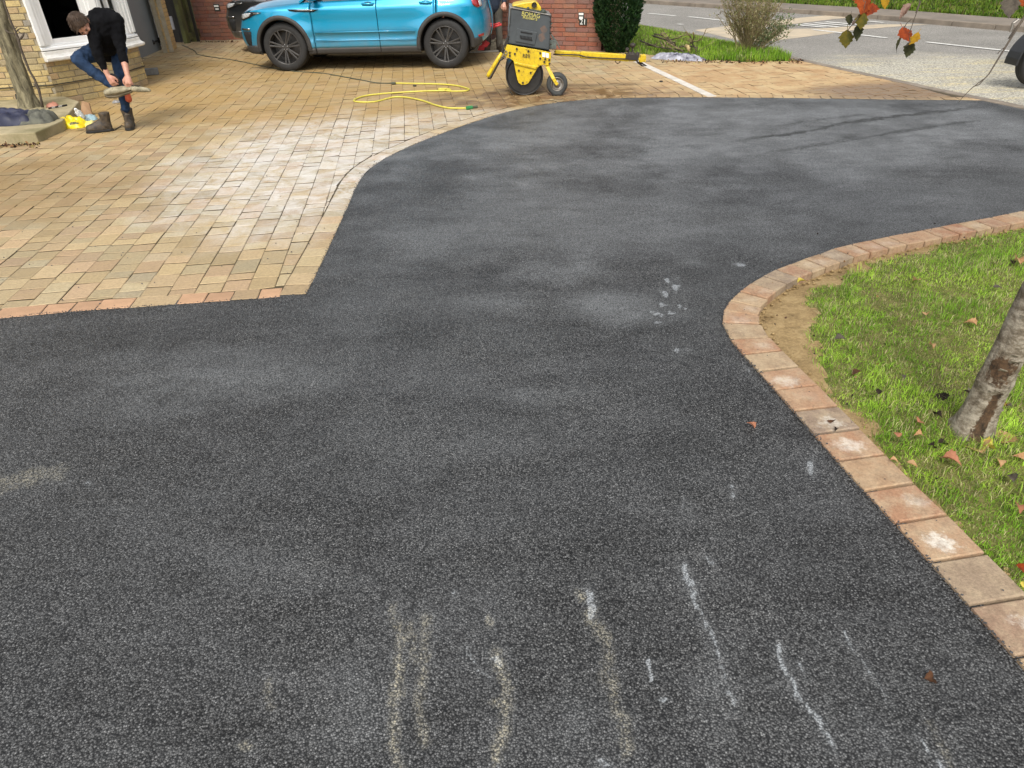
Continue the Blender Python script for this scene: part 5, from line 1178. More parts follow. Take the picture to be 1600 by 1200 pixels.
def flesh(name, limbs, mat, parent, vox=.011, sm=6):
    """limbs: list of [(point, radius or (rx, flatten)), ...] joined into one continuous surface"""
    q = MB()
    for L in limbs:
        pts = [Vector(p) for p, r in L]; rs = [r for p, r in L]; P2, R2 = [], []
        for i in range(len(pts)-1):
            n = max(2, int((pts[i+1]-pts[i]).length/.02))
            for k in range(n): u = k/n; P2.append(pts[i].lerp(pts[i+1], u)); R2.append(rs[i]*(1-u)+rs[i+1]*u)
        P2.append(pts[-1]); R2.append(rs[-1])
        q.tube(P2, R2, 12)
        for p, r in ((pts[0], rs[0]), (pts[-1], rs[-1])): q.ball(p, r*.99, 12, 8)
        for p, r in zip(pts[1:-1], rs[1:-1]): q.ball(p, r*.98, 12, 8)
    o = q.build(name, mat, parent, smooth=True); m = o.modifiers.new('r', 'REMESH'); m.mode = 'VOXEL'; m.voxel_size = vox; m.use_smooth_shade = True
    s = o.modifiers.new('s', 'SMOOTH'); s.factor = .5; s.iterations = sm; return o
def wrinkle(o, strength=.02, size=.09):
    tx = bpy.data.textures.new('folds', 'CLOUDS'); tx.noise_scale = size; d = o.modifiers.new('d', 'DISPLACE'); d.texture = tx; d.strength = strength*1.5; d.mid_level = .5; d.texture_coords = 'GLOBAL'; return o
def head(parent, c, look, up, scale=1.0, hair=True):
    """c centre of skull, look = facing direction, up = crown direction"""
    y = -Vector(look).normalized(); z = Vector(up); z = (z-y*z.dot(y)).normalized(); x = y.cross(z); M = Matrix((x, y, z)).transposed(); s = scale; c = Vector(c)
    L = lambda a, b2, d: c+M @ Vector((a*s, b2*s, d*s))
    q = MB(); q.ball(c, (.076*s, .095*s, .105*s), 18, 14, M); q.ball(L(0, -.03, -.05), (.058*s, .065*s, .075*s), 16, 12, M); q.ball(L(0, -.055, -.095), (.032*s, .03*s, .025*s), 12, 8, M)
    q.ball(L(0, -.10, -.028), (.013*s, .018*s, .024*s), 10, 8, M); q.ball(L(0, -.085, .005), (.05*s, .016*s, .014*s), 10, 8, M)
    for k in (-1, 1): q.ball(L(k*.038, -.075, -.035), (.022*s, .02*s, .02*s), 10, 8, M)
    q.tube([L(0, .02, -.05), L(0, .045, -.15)], [.05*s, .056*s], 12)
    h = q.build('head', SKIN, parent, smooth=True); m = h.modifiers.new('r', 'REMESH'); m.mode = 'VOXEL'; m.voxel_size = .007; m.use_smooth_shade = True; sm = h.modifiers.new('s', 'SMOOTH'); sm.iterations = 4
    for k in (-1, 1):
        q = MB(); q.ball(L(k*.077, .008, -.02), (.009*s, .02*s, .032*s), 10, 8, M); q.build('ear', SKIN, h, smooth=True)
        q = MB(); q.ball(L(k*.03, -.092, -.012), .011*s, 8, 6, M); q.build('eye', simple('eye_mat', (.05, .03, .02), rough=.2) if 'eye_mat' not in bpy.data.materials else bpy.data.materials['eye_mat'], h, smooth=True)
    q = MB(); q.ball(L(0, -.095, -.068), (.023*s, .008*s, .006*s), 10, 6, M); q.build('mouth', simple('lip_mat', (.3, .11, .09)) if 'lip_mat' not in bpy.data.materials else bpy.data.materials['lip_mat'], h, smooth=True)
    q = MB(); nu, nv = 40, 22; vs = []
    for i in range(nv+1):
        t = math.pi*i/nv
        for k in range(nu):
            a = 2*math.pi*k/nu; d = Vector((math.sin(t)*math.cos(a), math.sin(t)*math.sin(a), math.cos(t)))
            front = max(0, -d.y); lim = .35*front-.42*(1-front)   # hairline
            r = 1.10+.06*mnoise.noise(d*7) if d.z > lim else .88
            vs.append(c+M @ Vector((d.x*.078*s*r, d.y*.098*s*r, d.z*.107*s*r)))
    q.add(vs, [(i*nu+k, i*nu+(k+1) % nu, (i+1)*nu+(k+1) % nu, (i+1)*nu+k) for i in range(nv) for k in range(nu)]); q.build('hair', HAIR, h, smooth=True)
    T = MB()
    for _ in range(240):
        d = Vector((random.gauss(0, 1), random.gauss(0, 1), random.gauss(.5, 1))).normalized()
        if d.z < .35*max(0, -d.y)-.4*(1-max(0, -d.y)): continue
        p = c+M @ Vector((d.x*.083*s, d.y*.104*s, d.z*.113*s)); e = M @ Vector((d.x+random.gauss(0, .25), d.y-.9, d.z+random.gauss(0, .12)-.35)); e.normalize(); T.tube([p, p+e*.018*s, p+e*.026*s+(M @ Vector((0, -.012*s, 0)))], [.004*s, .003*s, .0008], 4, False)
    T.build('hair_tufts', HAIR, h)
    return h
def hand(parent, wrist, fwd_, palm, mat, s=1.0, curl=.9, side=1):
    """palm, four unequal bent fingers and a thumb that leaves the side of the palm"""
    y = Vector(fwd_).normalized(); z = Vector(palm); z = (z-y*z.dot(y)).normalized(); x = y.cross(z)*side; w = Vector(wrist); limbs = []
    P = lambda a, b2, d: w+x*a*s+y*b2*s+z*d*s
    limbs.append([(P(0, -.01, 0), .026*s), (P(-.008, .04, 0), .027*s), (P(-.012, .075, 0), .022*s)]); limbs.append([(P(0, 0, 0), .024*s), (P(.018, .045, 0), .022*s), (P(.02, .075, 0), .020*s)])
    for k, (ox, l) in enumerate(((.031, .92), (.011, 1.0), (-.010, .95), (-.029, .78))):
        a = P(ox, .075, 0); b2 = P(ox*1.05, .075+.034*l*math.cos(curl*.5), .034*l*math.sin(curl*.5)); c = P(ox, .075+.034*l*math.cos(curl*.5)+.024*l*math.cos(curl*1.4), .034*l*math.sin(curl*.5)+.024*l*math.sin(curl*1.4)); d = c+(z*math.sin(curl*2.1)+y*math.cos(curl*2.1))*.02*l*s
        limbs.append([(a, .0105*s), (b2, .0098*s), (c, .009*s), (d, .0075*s)])
    limbs.append([(P(.026, .02, .004), .014*s), (P(.052, .045, .014), .0115*s), (P(.055, .07, .026), .010*s), (P(.044, .088, .034), .0085*s)])
    return flesh('hand', limbs, mat, parent, .0055, 2)
def boot(parent, ankle, toe_dir, name='boot', s=1.0, mat=None, h=.16, sole_z=None):
    t = Vector(toe_dir); t.z = 0; t.normalize(); x = Vector((-t.y, t.x, 0)); a = Vector(ankle); z0 = sole_z if sole_z is not None else a.z-.10*s
    B = MB(); prof = [(-.085, .0, .040), (-.06, .0, .046), (0, 0, .045), (.07, 0, .044), (.14, 0, .050), (.19, 0, .046), (.215, 0, .025)]
    hts = [.12, .15, .15, .115, .085, .072, .05]; vs = []; n = 12
    for (d, _, w), hh in zip(prof, hts):
        for k in range(n):
            an = math.pi*2*k/n; cx = math.cos(an)*w*s; cz = max(0, math.sin(an))*hh*s; vs.append(Vector((a.x, a.y, z0+.022*s))+t*d*s+x*cx+Vector((0, 0, cz)))
    N = len(prof); B.add(vs, [(i*n+k, i*n+(k+1) % n, (i+1)*n+(k+1) % n, (i+1)*n+k) for i in range(N-1) for k in range(n)]+[tuple(range(n))[::-1], tuple((N-1)*n+k for k in range(n))])
    B.tube([a+Vector((0, 0, z0-a.z+.06*s))-t*.025*s, a+Vector((0, 0, z0-a.z+.12*s))-t*.035*s, a+Vector((0, 0, z0-a.z+h*s))-t*.04*s, a+Vector((0, 0, z0-a.z+(h+.045)*s))-t*.04*s], [.058*s, .056*s, .062*s, .068*s], 12)
    o = B.build(name, mat or BOOTM, parent, smooth=True); m = o.modifiers.new('r', 'REMESH'); m.mode = 'VOXEL'; m.voxel_size = .009; m.use_smooth_shade = True; sm = o.modifiers.new('s', 'SMOOTH'); sm.iterations = 3
    q = MB(); pts = [(-.09, .03), (-.06, .045), (0, .042), (.07, .043), (.14, .052), (.20, .045), (.225, .02)]; P = [Vector((a.x, a.y, z0))+t*d*s+x*w*s for d, w in pts]+[Vector((a.x, a.y, z0))+t*d*s-x*w*s for d, w in pts[::-1]]
    q.prism(P, (0, 0, .026*s)); fix_normals(q.build('sole', SOLE, o, bev=.004))
    q = MB()
    for k in range(5): c = Vector((a.x, a.y, z0))+t*(.10-.03*k)*s+Vector((0, 0, (.088+.026*k)*s)); q.tube([c-x*.03*s, c+Vector((0, 0, .008)), c+x*.03*s], .004*s, 5)
    q.build('laces', simple('lace_mat', (.12, .10, .07)) if 'lace_mat' not in bpy.data.materials else bpy.data.materials['lace_mat'], o)
    return o
MY = gp(197, 200).y
man = thing('person', 'man in black sweater and jeans bending on one leg to pull on a shoe', 'person')
def mp(px, py, d=0): return at(px, py, MY+d)
hipc = mp(168, 76, .18); sh = mp(160, 28, -.03); 
lh, rh = mp(152, 79, .12), mp(184, 78, .2)       # hips: viewer's left, viewer's right
kL = mp(121, 93, -.20); ankL = mp(180, 137, -.24); kR = mp(189, 116, .05); ankR = mp(196, 170, .02)
flesh('trousers', [[(lh, .095), (kL.lerp(lh, .45), .088), (kL, .070), (kL.lerp(ankL, .45), .060), (ankL, .046)], [(rh, .10), (kR.lerp(rh, .4), .085), (kR, .066), (kR.lerp(ankR, .5), .056), (ankR, .050)], [(lh, .10), (hipc+Vector((0, 0, .03)), .13), (rh, .105)]], DENIM, man, .012, 5)
wrinkle(bpy.data.objects[man.children[-1].name], .022, .05)
# sweater: curved back, chest, shoulders and sleeves
shL, shR = mp(144, 42, -.18), mp(181, 32, -.04); elL, wrL = mp(152, 84, -.28), mp(163, 106, -.28); elR, wrR = mp(187, 70, -.10), mp(194, 96, -.18)
sw = flesh('sweater', [[(hipc, .15), (mp(174, 56, .16), .155), (mp(170, 36, .06), .150), (mp(158, 30, -.06), .125), (mp(148, 36, -.13), .09)], [(shL, .080), (shL.lerp(shR, .5)+Vector((0, .04, .02)), .12), (shR, .085)],
   [(mp(160, 44, -.08), .13), (mp(165, 66, .04), .145)], [(shL, .078), (elL, .056), (wrL, .040)], [(shR, .085), (elR, .060), (wrR, .045)], [(mp(146, 38, -.14), .07), (mp(138, 40, -.18), .055)]], BLACKCL, man, .012, 6)
wrinkle(sw, .025, .07)
flesh('forearm', [[(wrL.lerp(elL, .3), .034), (wrL, .033), (mp(168, 117, -.29), .026)]], SKIN, man, .007, 2); flesh('forearm', [[(wrR.lerp(elR, .3), .038), (wrR, .038), (mp(199, 117, -.24), .027)]], SKIN, man, .007, 2)
hand(man, mp(169, 118, -.29), mp(178, 133, -.30)-mp(169, 118, -.29), Vector((.3, 1, -.3)), SKIN, 1.0, .9); hand(man, mp(199, 118, -.24), mp(203, 136, -.28)-mp(199, 118, -.24), Vector((-.3, 1, -.2)), SKIN, 1.05, .9, -1)
cL = mp(125, 36, -.26); head(man, cL, Vector((.42, -.62, -.78)), Vector((-.30, -.55, .62)), 1.05)
flesh('neck', [[(mp(133, 38, -.2), .052), (mp(146, 38, -.12), .062)]], SKIN, man, .01, 2)
# raised foot in a khaki shoe held by both hands, cuff, standing boot
flesh('sock', [[(mp(176, 122, -.22), .050), (mp(184, 130, -.24), .046)]], BLACKM, man, .008, 2)
q = MB(); a, c = mp(166, 144, -.30), mp(205, 137, -.26); d = (c-a).normalized(); up_ = Vector((.0, -.55, .84)); sx_ = d.cross(up_).normalized(); up_ = sx_.cross(d)
SH = [(-.03, .028, .030), (.0, .042, .062), (.06, .046, .085), (.12, .044, .080), (.19, .042, .05), (.26, .038, .038), (.30, .02, .02)]; vs = []; n = 12
for k_, w, hh in SH:
    for k in range(n): an = 2*math.pi*k/n; vs.append(a+d*k_+sx_*math.cos(an)*w+up_*(math.sin(an)*hh*.5))
q.add(vs, [(i*n+k, i*n+(k+1) % n, (i+1)*n+(k+1) % n, (i+1)*n+k) for i in range(len(SH)-1) for k in range(n)]+[tuple(range(n))[::-1], tuple((len(SH)-1)*n+k for k in range(n))]); shoe = q.build('shoe', KHAKI, man, smooth=True); soft(shoe, 1)
q = MB(); P = [a+d*k_+sx_*w*1.02-up_*(hh*.5) for k_, w, hh in SH]+[a+d*k_-sx_*w*1.02-up_*(hh*.5) for k_, w, hh in SH[::-1]]; q.prism(P, -up_*.022); fix_normals(q.build('shoe_sole', simple('brown_tread_mat', (.14, .11, .06), (.06, .05, .03)), shoe, bev=.004))
boot(man, ankR+Vector((0, 0, 0)), Vector((.35, -1, 0)), 'boot', 1.0, sole_z=.008)
# second shoe held beside the first, orange glove
sh2 = thing('shoe', 'khaki shoe held out sideways in the hand of the bending man', 'shoe')
q = MB(); a, c = mp(204, 138, -.27), mp(234, 141, -.27); d = (c-a).normalized(); sx_ = Vector((0, 1, 0)); up_ = Vector((.05, 0, 1))
vs = []; SH2 = [(0, .035, .030), (.05, .038, .036), (.12, .040, .030), (.18, .036, .026), (.225, .018, .015)]
for k_, w, hh in SH2:
    for k in range(n): an = 2*math.pi*k/n; vs.append(a+d*k_+sx_*math.cos(an)*w+up_*math.sin(an)*hh)
q.add(vs, [(i*n+k, i*n+(k+1) % n, (i+1)*n+(k+1) % n, (i+1)*n+k) for i in range(len(SH2)-1) for k in range(n)]+[tuple(range(n))[::-1], tuple((len(SH2)-1)*n+k for k in range(n))]); o = q.build('upper', KHAKI, sh2, smooth=True); soft(o, 1)
q = MB()
for k in range(4): p = a+d*(.03+k*.022)+up_*.034; q.box(p, (.008, .05, .006))
q.build('laces', SOLE, sh2)
flesh_ = flesh('orange_glove', [[(mp(199, 148, .02), .035), (mp(201, 155, .02), .038)], [(mp(198, 150, .0), .015), (mp(195, 158, .0), .012)]], simple('orange_glove_mat', (.55, .11, .045), (.4, .07, .03), .7), None, .008, 2); tag(flesh_, 'orange glove dangling behind the calf of the bending man', 'glove')
# empty boot standing next to him, with trailing lace
bt = thing('boot', 'worn brown work boot standing empty beside the yellow bag', 'boot'); b0 = gp(166, 206)
boot(bt, Vector((b0.x-.0, b0.y, .12)), Vector((-1, -.38, 0)), 'upper', .92, sole_z=.008, h=.18)
q = MB(); P = [gp(x, y, .012) for x, y in ((172, 203), (178, 204), (184, 200), (190, 196), (196, 198))]; q.tube(P, .004, 5); q.build('lace', BLACKM, bt)
# ---- second worker behind
PY = 14.17
man2 = thing('person', 'worker in dirty grey trousers and dark jacket standing behind the blue car', 'person')
def wp(px, py, d=0): return at(px, py, PY+d)
fa, fb = wp(762, 68, .1), wp(781, 66, -.12)
hp1, hp2 = wp(763, 8, .02), wp(778, 7, .02); hz = hp1.z
flesh('trousers', [[(hp1+Vector((0, 0, -.02)), .10), (wp(761, 36, .06), .072), (Vector((fa.x, fa.y, .12)), .060)], [(hp2+Vector((0, 0, -.02)), .10), (wp(779, 36, -.04), .070), (Vector((fb.x, fb.y, .10)), .058)], [(hp1, .11), (hp2, .11)]], OLIVE, man2, .013, 5)
cx = (hp1+hp2)/2
flesh('jacket', [[(cx+Vector((0, 0, .0)), .16), (cx+Vector((0, 0, .25)), .165), (cx+Vector((0, 0, .46)), .16), (cx+Vector((0, 0, .58)), .07)], [(cx+Vector((-.19, 0, .5)), .07), (cx+Vector((-.24, -.05, .24)), .055), (cx+Vector((-.18, -.2, .06)), .045)], [(cx+Vector((.19, 0, .5)), .07), (cx+Vector((.24, -.05, .24)), .055), (cx+Vector((.2, -.2, .06)), .045)], [(cx+Vector((-.19, 0, .5)), .075), (cx+Vector((.19, 0, .5)), .075)]], NAVY, man2, .013, 5)
hand(man2, cx+Vector((-.18, -.22, .04)), Vector((0, -.5, -.8)), Vector((0, 1, -.5)), SKIN); hand(man2, cx+Vector((.2, -.22, .04)), Vector((0, -.5, -.8)), Vector((0, 1, -.5)), SKIN, side=-1)
head(man2, cx+Vector((0, -.02, .80)), Vector((0, -1, -.25)), Vector((0, 0, 1)))
boot(man2, Vector((fa.x, fa.y, .1)), Vector((-.2, -1, 0)), sole_z=.004); boot(man2, Vector((fb.x, fb.y, .1)), Vector((.45, -1, 0)), sole_z=.004)

# ================================================================== SMALL THINGS
# coat and bag on the step
def cushion(name, c, size, rz, mat, parent, nx=28, ny=18, quilt=0.0, seed=0, crump=.03):
    q = MB(); vs = []; c = Vector(c); R = Matrix.Rotation(rz, 3, 'Z')
    for j in range(ny+1):
        for i in range(nx+1):
            u, v = -1+2*i/nx, -1+2*j/ny; r = min(1, (abs(u)**3+abs(v)**3)**(1/3)); k = 1/max(1, (abs(u)**4+abs(v)**4)**.25)
            h = size[2]*max(0, 1-r**3.2)**.5; nz = mnoise.noise(Vector((u*2.2+seed, v*2.2, seed))); h *= .75+.55*nz
            if quilt: h += quilt*(abs(math.sin(u*math.pi*3.5+.5*nz))**.5+abs(math.sin(v*math.pi*2.2+nz))**.5-1.0)*(1-r**4)
            h += crump*(.6-1.6*abs(mnoise.noise(Vector((u*2.6+seed, v*3.4, 3)))))*(1-r**4)
            p = R @ Vector((u*k*size[0]*(1+.12*nz), v*k*size[1]*(1+.1*nz), 0)); vs.append((c.x+p.x, c.y+p.y, c.z+max(.004, h)))
    nb_ = len(vs); vs += [(x, y, c.z+.002) for x, y, z in vs]; W = nx+1
    fs = [(j*W+i, j*W+i+1, (j+1)*W+i+1, (j+1)*W+i) for j in range(ny) for i in range(nx)]; fs += [tuple(nb_+k for k in f[::-1]) for f in fs]
    edge = [i for i in range(W)]+[j*W+nx for j in range(1, ny+1)]+[ny*W+i for i in range(nx-1, -1, -1)]+[j*W for j in range(ny-1, 0, -1)]
    fs += [(edge[k], nb_+edge[k], nb_+edge[(k+1) % len(edge)], edge[(k+1) % len(edge)]) for k in range(len(edge))]
    q.add(vs, fs); return fix_normals(q.build(name, mat, parent, smooth=True))
QN = simple('navy_quilt_mat', (.022, .026, .060), (.012, .014, .034), .6, sc=6); CAN = simple('grey_canvas_mat', (.13, .13, .10), (.06, .06, .05), .85, sc=8, bump=.4)
p = gp(20, 189, .12); tag(cushion('quilted_coat', (p.x, p.y-.05, .114), (.34, .22, .13), .05, QN, None, 40, 26, .02, 2), 'navy quilted coat lying in a heap on the step', 'coat')
p = gp(58, 188, .12); tag(cushion('grey_jacket', (p.x+.02, p.y-.02, .114), (.20, .19, .10), .2, CAN, None, 30, 22, 0, 8, .07), 'crumpled grey green jacket lying on the step beside the navy coat', 'jacket')
p = gp(80, 182, .12); tag(cushion('black_cloth', (p.x-.03, p.y+.04, .114), (.085, .045, .035), -.5, BLACKM, None, 14, 10, 0, 4, .03), 'small black cloth at the right end of the grey jacket', 'cloth')
gl = thing('gloves', 'black glove with pink cuff and striped fingers at the foot of the climber', 'glove'); p = gp(88, 166, .12)
GST = simple('striped_glove_mat', (.4, .38, .34)); PINK = simple('faded_pink_mat', (.45, .2, .13), (.35, .15, .1))
cushion('cuff', (p.x-.06, p.y+.02, .114), (.07, .06, .05), .3, PINK, gl, 12, 8, 0, 5, .02)
for i in range(5): q = MB(); c = gp(80+i*5.2, 168.5-i*.9, .125); q.beam(c+Vector((-.02, -.03, 0)), c+Vector((.015, .03, 0)), .02, .02); q.build('stripe', BLACKM if i % 2 == 0 else GST, gl, bev=.005)
# black tool leaning on the trunk
tl_ = thing('black_bracket', 'black plastic bracket resting against the bare climber trunk', 'bracket'); q = MB(); pz = [at(x, y, 9.72) for x, y in ((23, 147), (28, 152), (38, 150), (44, 149), (46, 143), (50, 150), (50, 156), (42, 155), (35, 156), (32, 160), (28, 158), (24, 154))]
q.prism([(v.x, v.y, v.z) for v in pz], (0, .03, 0)); fix_normals(q.build('body', BLACKP, tl_, bev=.004)); q = MB(); q.tube([at(50, 155, 9.72), at(53, 166, 9.72), at(57, 170, 9.7)], .012, 6); q.build('strap', BLACKM, tl_)
# yellow bag, clear bottle, blue and card packaging
YB = simple('yellow_plastic_mat', (.78, .62, .01), (.62, .42, .01), .35, sc=4); p = gp(113, 198)
yb = tag(cushion('yellow_bag', (p.x, p.y, .004), (.20, .13, .10), -.15, YB, None, 26, 18, 0, 12, .06), 'crumpled bright yellow plastic bag lying at the corner of the step', 'bag')
p2 = gp(112, 194, .09); o = cushion('grease_stain', (p2.x+.03, p2.y, .09), (.05, .035, .012), .4, simple('dark_patch_mat', (.16, .15, .06)), yb, 10, 8)
p = gp(139, 198); cushion('yellow_tail', (p.x-.0, p.y+.03, .004), (.06, .07, .05), .4, simple('pale_yellow_mat', (.75, .66, .12), (.7, .62, .3)), yb, 12, 10, 0, 17, .03)
bo = thing('plastic_bottle', 'clear plastic bottle lying behind the yellow bag', 'bottle'); a = gp(119, 172, .14); c = gp(129, 184, .08)
PL = NT('clear_plastic_mat'); PL.b.inputs['Transmission Weight'].default_value = .75; CLEAR = PL.done((.8, .82, .80), .12)
q = MB(); d = (c-a); q.tube([a, a+d*.12, a+d*.25, a+d*.55, a+d*.6, a+d*.95, c], [.016, .016, .036, .04, .036, .04, .034], 14); q.build('shell', CLEAR, bo, smooth=True); q = MB(); q.tube([a-d.normalized()*.02, a+d*.04], .019, 12); q.build('cap', WHITEL, bo)
tag(cushion('blue_packet', (*gp(141, 188)[:2], .004), (.085, .07, .055), .3, simple('pale_blue_plastic_mat', (.25, .42, .5), (.35, .45, .46), .4), None, 16, 12, 0, 31, .05), 'pale blue plastic packet between the yellow bag and the empty boot', 'packet')
pc = gp(135, 182); cb = MB(); cb.prism([(pc.x-.09, pc.y+.03, .01), (pc.x+.07, pc.y+.02, .01), (pc.x+.06, pc.y+.05, .15), (pc.x-.04, pc.y+.08, .17)], (.0, .02, 0)); tag(fix_normals(cb.build('card', simple('card_mat', (.34, .20, .10), (.22, .13, .07), sc=12), bev=.002)), 'torn brown card standing behind the clear bottle', 'card')
# concrete block by the house
q = MB(); p = gp(238, 118); q.box((p.x-.02, p.y+.05, .055), (.21, .13, .10), .35); tag(q.build('concrete_block', simple('grey_block_mat', (.22, .22, .21), (.14, .14, .135), .9, sc=9, bump=.5), bev=.008), 'loose grey concrete block on the paving by the end of the bay', 'block')
q = MB(); p = gp(226, 113); q.box((p.x, p.y, .02), (.12, .07, .035), .2); tag(q.build('stone_offcut', bpy.data.materials['grey_block_mat'], bev=.006), 'small dark grey offcut beside the loose concrete block', 'block')
# small boot-like thing behind the man's leg
tag(cushion('small_cloth', (*gp(182, 161)[:2], .004), (.05, .04, .03), .3, simple('grey_white_cloth_mat', (.35, .34, .33), (.05, .05, .05), .8, sc=30), None, 10, 8, 0, 3, .02), 'small black and white cloth on the paving behind the standing leg', 'cloth')
# hoses
def hose(name, pxs, r, mat, label, cat, z=.016, join=None):
    P = [gp(x, y, z) for x, y in pxs]; pts = [P[0]]
    for i in range(len(P)-1):
        p0 = P[max(i-1, 0)]; p1 = P[i]; p2_ = P[i+1]; p3 = P[min(i+2, len(P)-1)]
        for k in range(1, 7):
            t = k/6; pts.append(.5*((2*p1)+(-p0+p2_)*t+(2*p0-5*p1+4*p2_-p3)*t*t+(-p0+3*p1-3*p2_+p3)*t**3))
    q = MB(); q.tube(pts, r, 8); o = q.build(name, mat, smooth=True); return tag(o, label, cat)
HOSEY = simple('yellow_hose_mat', (.62, .55, .09), (.52, .45, .06), .45, sc=20); HOSEG = simple('dark_green_hose_mat', (.07, .075, .045), (.05, .05, .035), .6); GREENP = simple('green_connector_mat', (.03, .22, .06), (.02, .15, .05), .45)
hose('dark_hose', [(284, 70), (295, 75), (305, 80), (309, 85), (330, 89), (365, 94), (400, 101), (430, 107), (460, 111.5), (500, 114), (520, 117), (545, 121.5), (570, 126), (588, 129.5), (614, 130)], .009, HOSEG, 'thin dark hose running from the house corner past the front car wheel', 'hose', .010)
yh = thing('yellow_hose', 'yellow garden hose looped on the paving in front of the blue car', 'hose')
o = hose('hose', [(617, 130), (650, 130.5), (690, 131.5), (715, 134), (730, 138), (733, 140), (727, 142), (712, 142.5), (700, 142), (685, 139), (694, 138.5), (704, 140), (695, 141.5), (670, 142), (630, 144), (590, 147), (565, 151), (553, 156.5), (558, 159), (575, 159.5), (590, 158), (605, 154), (617, 151.5), (635, 152), (660, 157), (680, 164), (700, 168.5), (715, 169), (730, 169)], .0105, HOSEY, None, None)
o.parent = yh
for (x0, y0), (x1, y1), m_, r in (((729, 169), (738, 167.7), GREENP, .024), ((738, 167.7), (746, 166.6), HOSEG, .016), ((612, 130), (618, 130), HOSEG, .019)):
    q = MB(); q.tube([gp(x0, y0, .024), gp(x1, y1, .024)], r, 10); q.build('connector', m_, yh, bev=.003)
# red wheelbarrow, spoil heap and board behind the blue car
REDM = simple('red_tool_mat', (.55, .03, .035), (.4, .03, .03), .5); wbw = thing('wheelbarrow', 'red wheelbarrow standing behind the rear bumper of the blue car', 'wheelbarrow')
def qp(x, y, Y): return at(730+x/13.33, y/13.33, Y)
q = MB(); q.tube([qp(330, 600, 14.0), qp(550, 520, 13.85), qp(680, 478, 13.8)], .016, 8); q.tube([qp(330, 640, 13.75), qp(560, 560, 13.7), qp(715, 508, 13.65)], .017, 8); q.build('handles', REDM, wbw, smooth=True)
q = MB(); q.prism([qp(290, 945, 13.9), qp(375, 850, 13.9), qp(470, 905, 13.9), qp(400, 990, 13.9)], (0, .12, 0)); q.prism([qp(215, 1050, 13.78), qp(250, 950, 13.78), qp(372, 945, 13.78), qp(350, 1050, 13.78)], (0, .02, 0)); fix_normals(q.build('tray', REDM, wbw, bev=.004))
q = MB(); q.tube([qp(345, 610, 13.9), qp(330, 800, 13.95), qp(320, 960, 13.95)], .014, 6); q.build('leg', REDM, wbw)
q = MB(); c = qp(470, 1040, 14.3); 
tag(cushion('spoil_heap', (c.x+.05, 14.42, .002), (.42, .16, .15), 0, m_soil('rubble_mat', [(.12, .10, .07), (.25, .22, .16), (.40, .36, .28)], 14, 60), None, 40, 18, 0, 6, .07), 'small heap of sandy rubble at the foot of the red wall', 'rubble', kind='stuff')
q = MB(); a = gp(733, 83.5); c = gp(786, 81); q.beam(a+Vector((0, 0, .02)), c+Vector((0, 0, .02)), .07, .025); tag(q.build('board', simple('grey_board_mat', (.38, .36, .30), (.25, .23, .19)), bev=.004), 'flat grey board on the paving in front of the rubble heap', 'board')
# crumpled grey dust sheet on the edge of the verge
DS = simple('grey_dust_sheet_mat', (.42, .42, .47), (.035, .035, .06), .75, sc=7); pa_, pb_ = gp(1022, 92), gp(1102, 96.5); ds = pb_-pa_; c = (pa_+pb_)/2
tag(cushion('dust_sheet', (c.x, c.y+.10, .002), (ds.length*.52, .15, .05), math.atan2(ds.y, ds.x), DS, None, 60, 18, .0, 9, .10), 'crumpled grey and white sheet lying between the paving and the verge', 'sheet')
# two stones
for x, y, lb in ((1033, 127, 'small dark stone on the sandy paving left of the pale drain strip'), (648, 134, 'tiny dark stone between the loops of the yellow hose')):
    q = MB(); p = gp(x, y, .012); q.ball(p, (.028, .02, .012), 8, 5); tag(q.build('stone', SOLE, smooth=True), lb, 'stone')
# ================================================================== PLANTS
def m_bark(name, c1, c2, c3, sc=(1, 1, .25), s=14):
    t = NT(name); mp_ = t.n('ShaderNodeMapping'); mp_.inputs['Scale'].default_value = sc; t.l(t.pos(), mp_.inputs[0]); v = mp_.outputs[0]
    n = t.noise(s, 7, .75, v, .6); c = t.ramp(n, [(.34, c1), (.5, c2), (.64, c3)]); t.bump(n, .9, .02); return t.done(c, .9, 0, .2)
BARK = m_bark('fissured_bark_mat', (.05, .042, .028), (.17, .15, .095), (.29, .255, .16), s=26); TWIG = simple('twig_mat', (.085, .065, .045), (.05, .038, .028), .8, sc=20); TWIG2 = simple('pale_twig_mat', (.26, .21, .10), (.14, .11, .06), .8, sc=12)
def leaves_np(name, P, Nrm, size, cols, mat, parent, aspect=.55, jit=1.0):
    """small folded diamond leaves; P (n,3)"""
    n = len(P); a = rng.normal(size=(n, 3)); a = a/np.linalg.norm(a, axis=1)[:, None]; d = Nrm+a*jit; d /= np.linalg.norm(d, axis=1)[:, None]
    b_ = rng.normal(size=(n, 3)); s_ = np.cross(d, b_); s_ /= np.linalg.norm(s_, axis=1)[:, None]; L = size*(.6+.8*rng.random(n))[:, None]
    V = np.empty((n, 4, 3)); up = np.cross(s_, d)*L*.15; V[:, 0] = P; V[:, 1] = P+d*L*.5+s_*L*aspect*.5+up; V[:, 2] = P+d*L; V[:, 3] = P+d*L*.5-s_*L*aspect*.5+up
    Q = np.arange(n)[:, None]*4; T = np.concatenate([Q+np.array([[0, 1, 2]]), Q+np.array([[0, 2, 3]])], 0)
    C = np.ones((n, 4, 4)); C[:, :, :3] = cols[:, None, :]; return np_mesh(name, V.reshape(-1, 3), T, mat, parent, C.reshape(-1, 4))
def colmix(n, cs, ps, var=.25):
    i = rng.choice(len(cs), n, p=ps); return np.array(cs)[i]*(1-var+2*var*rng.random(n))[:, None]
LEAFM = m_grass('leaf_mat')
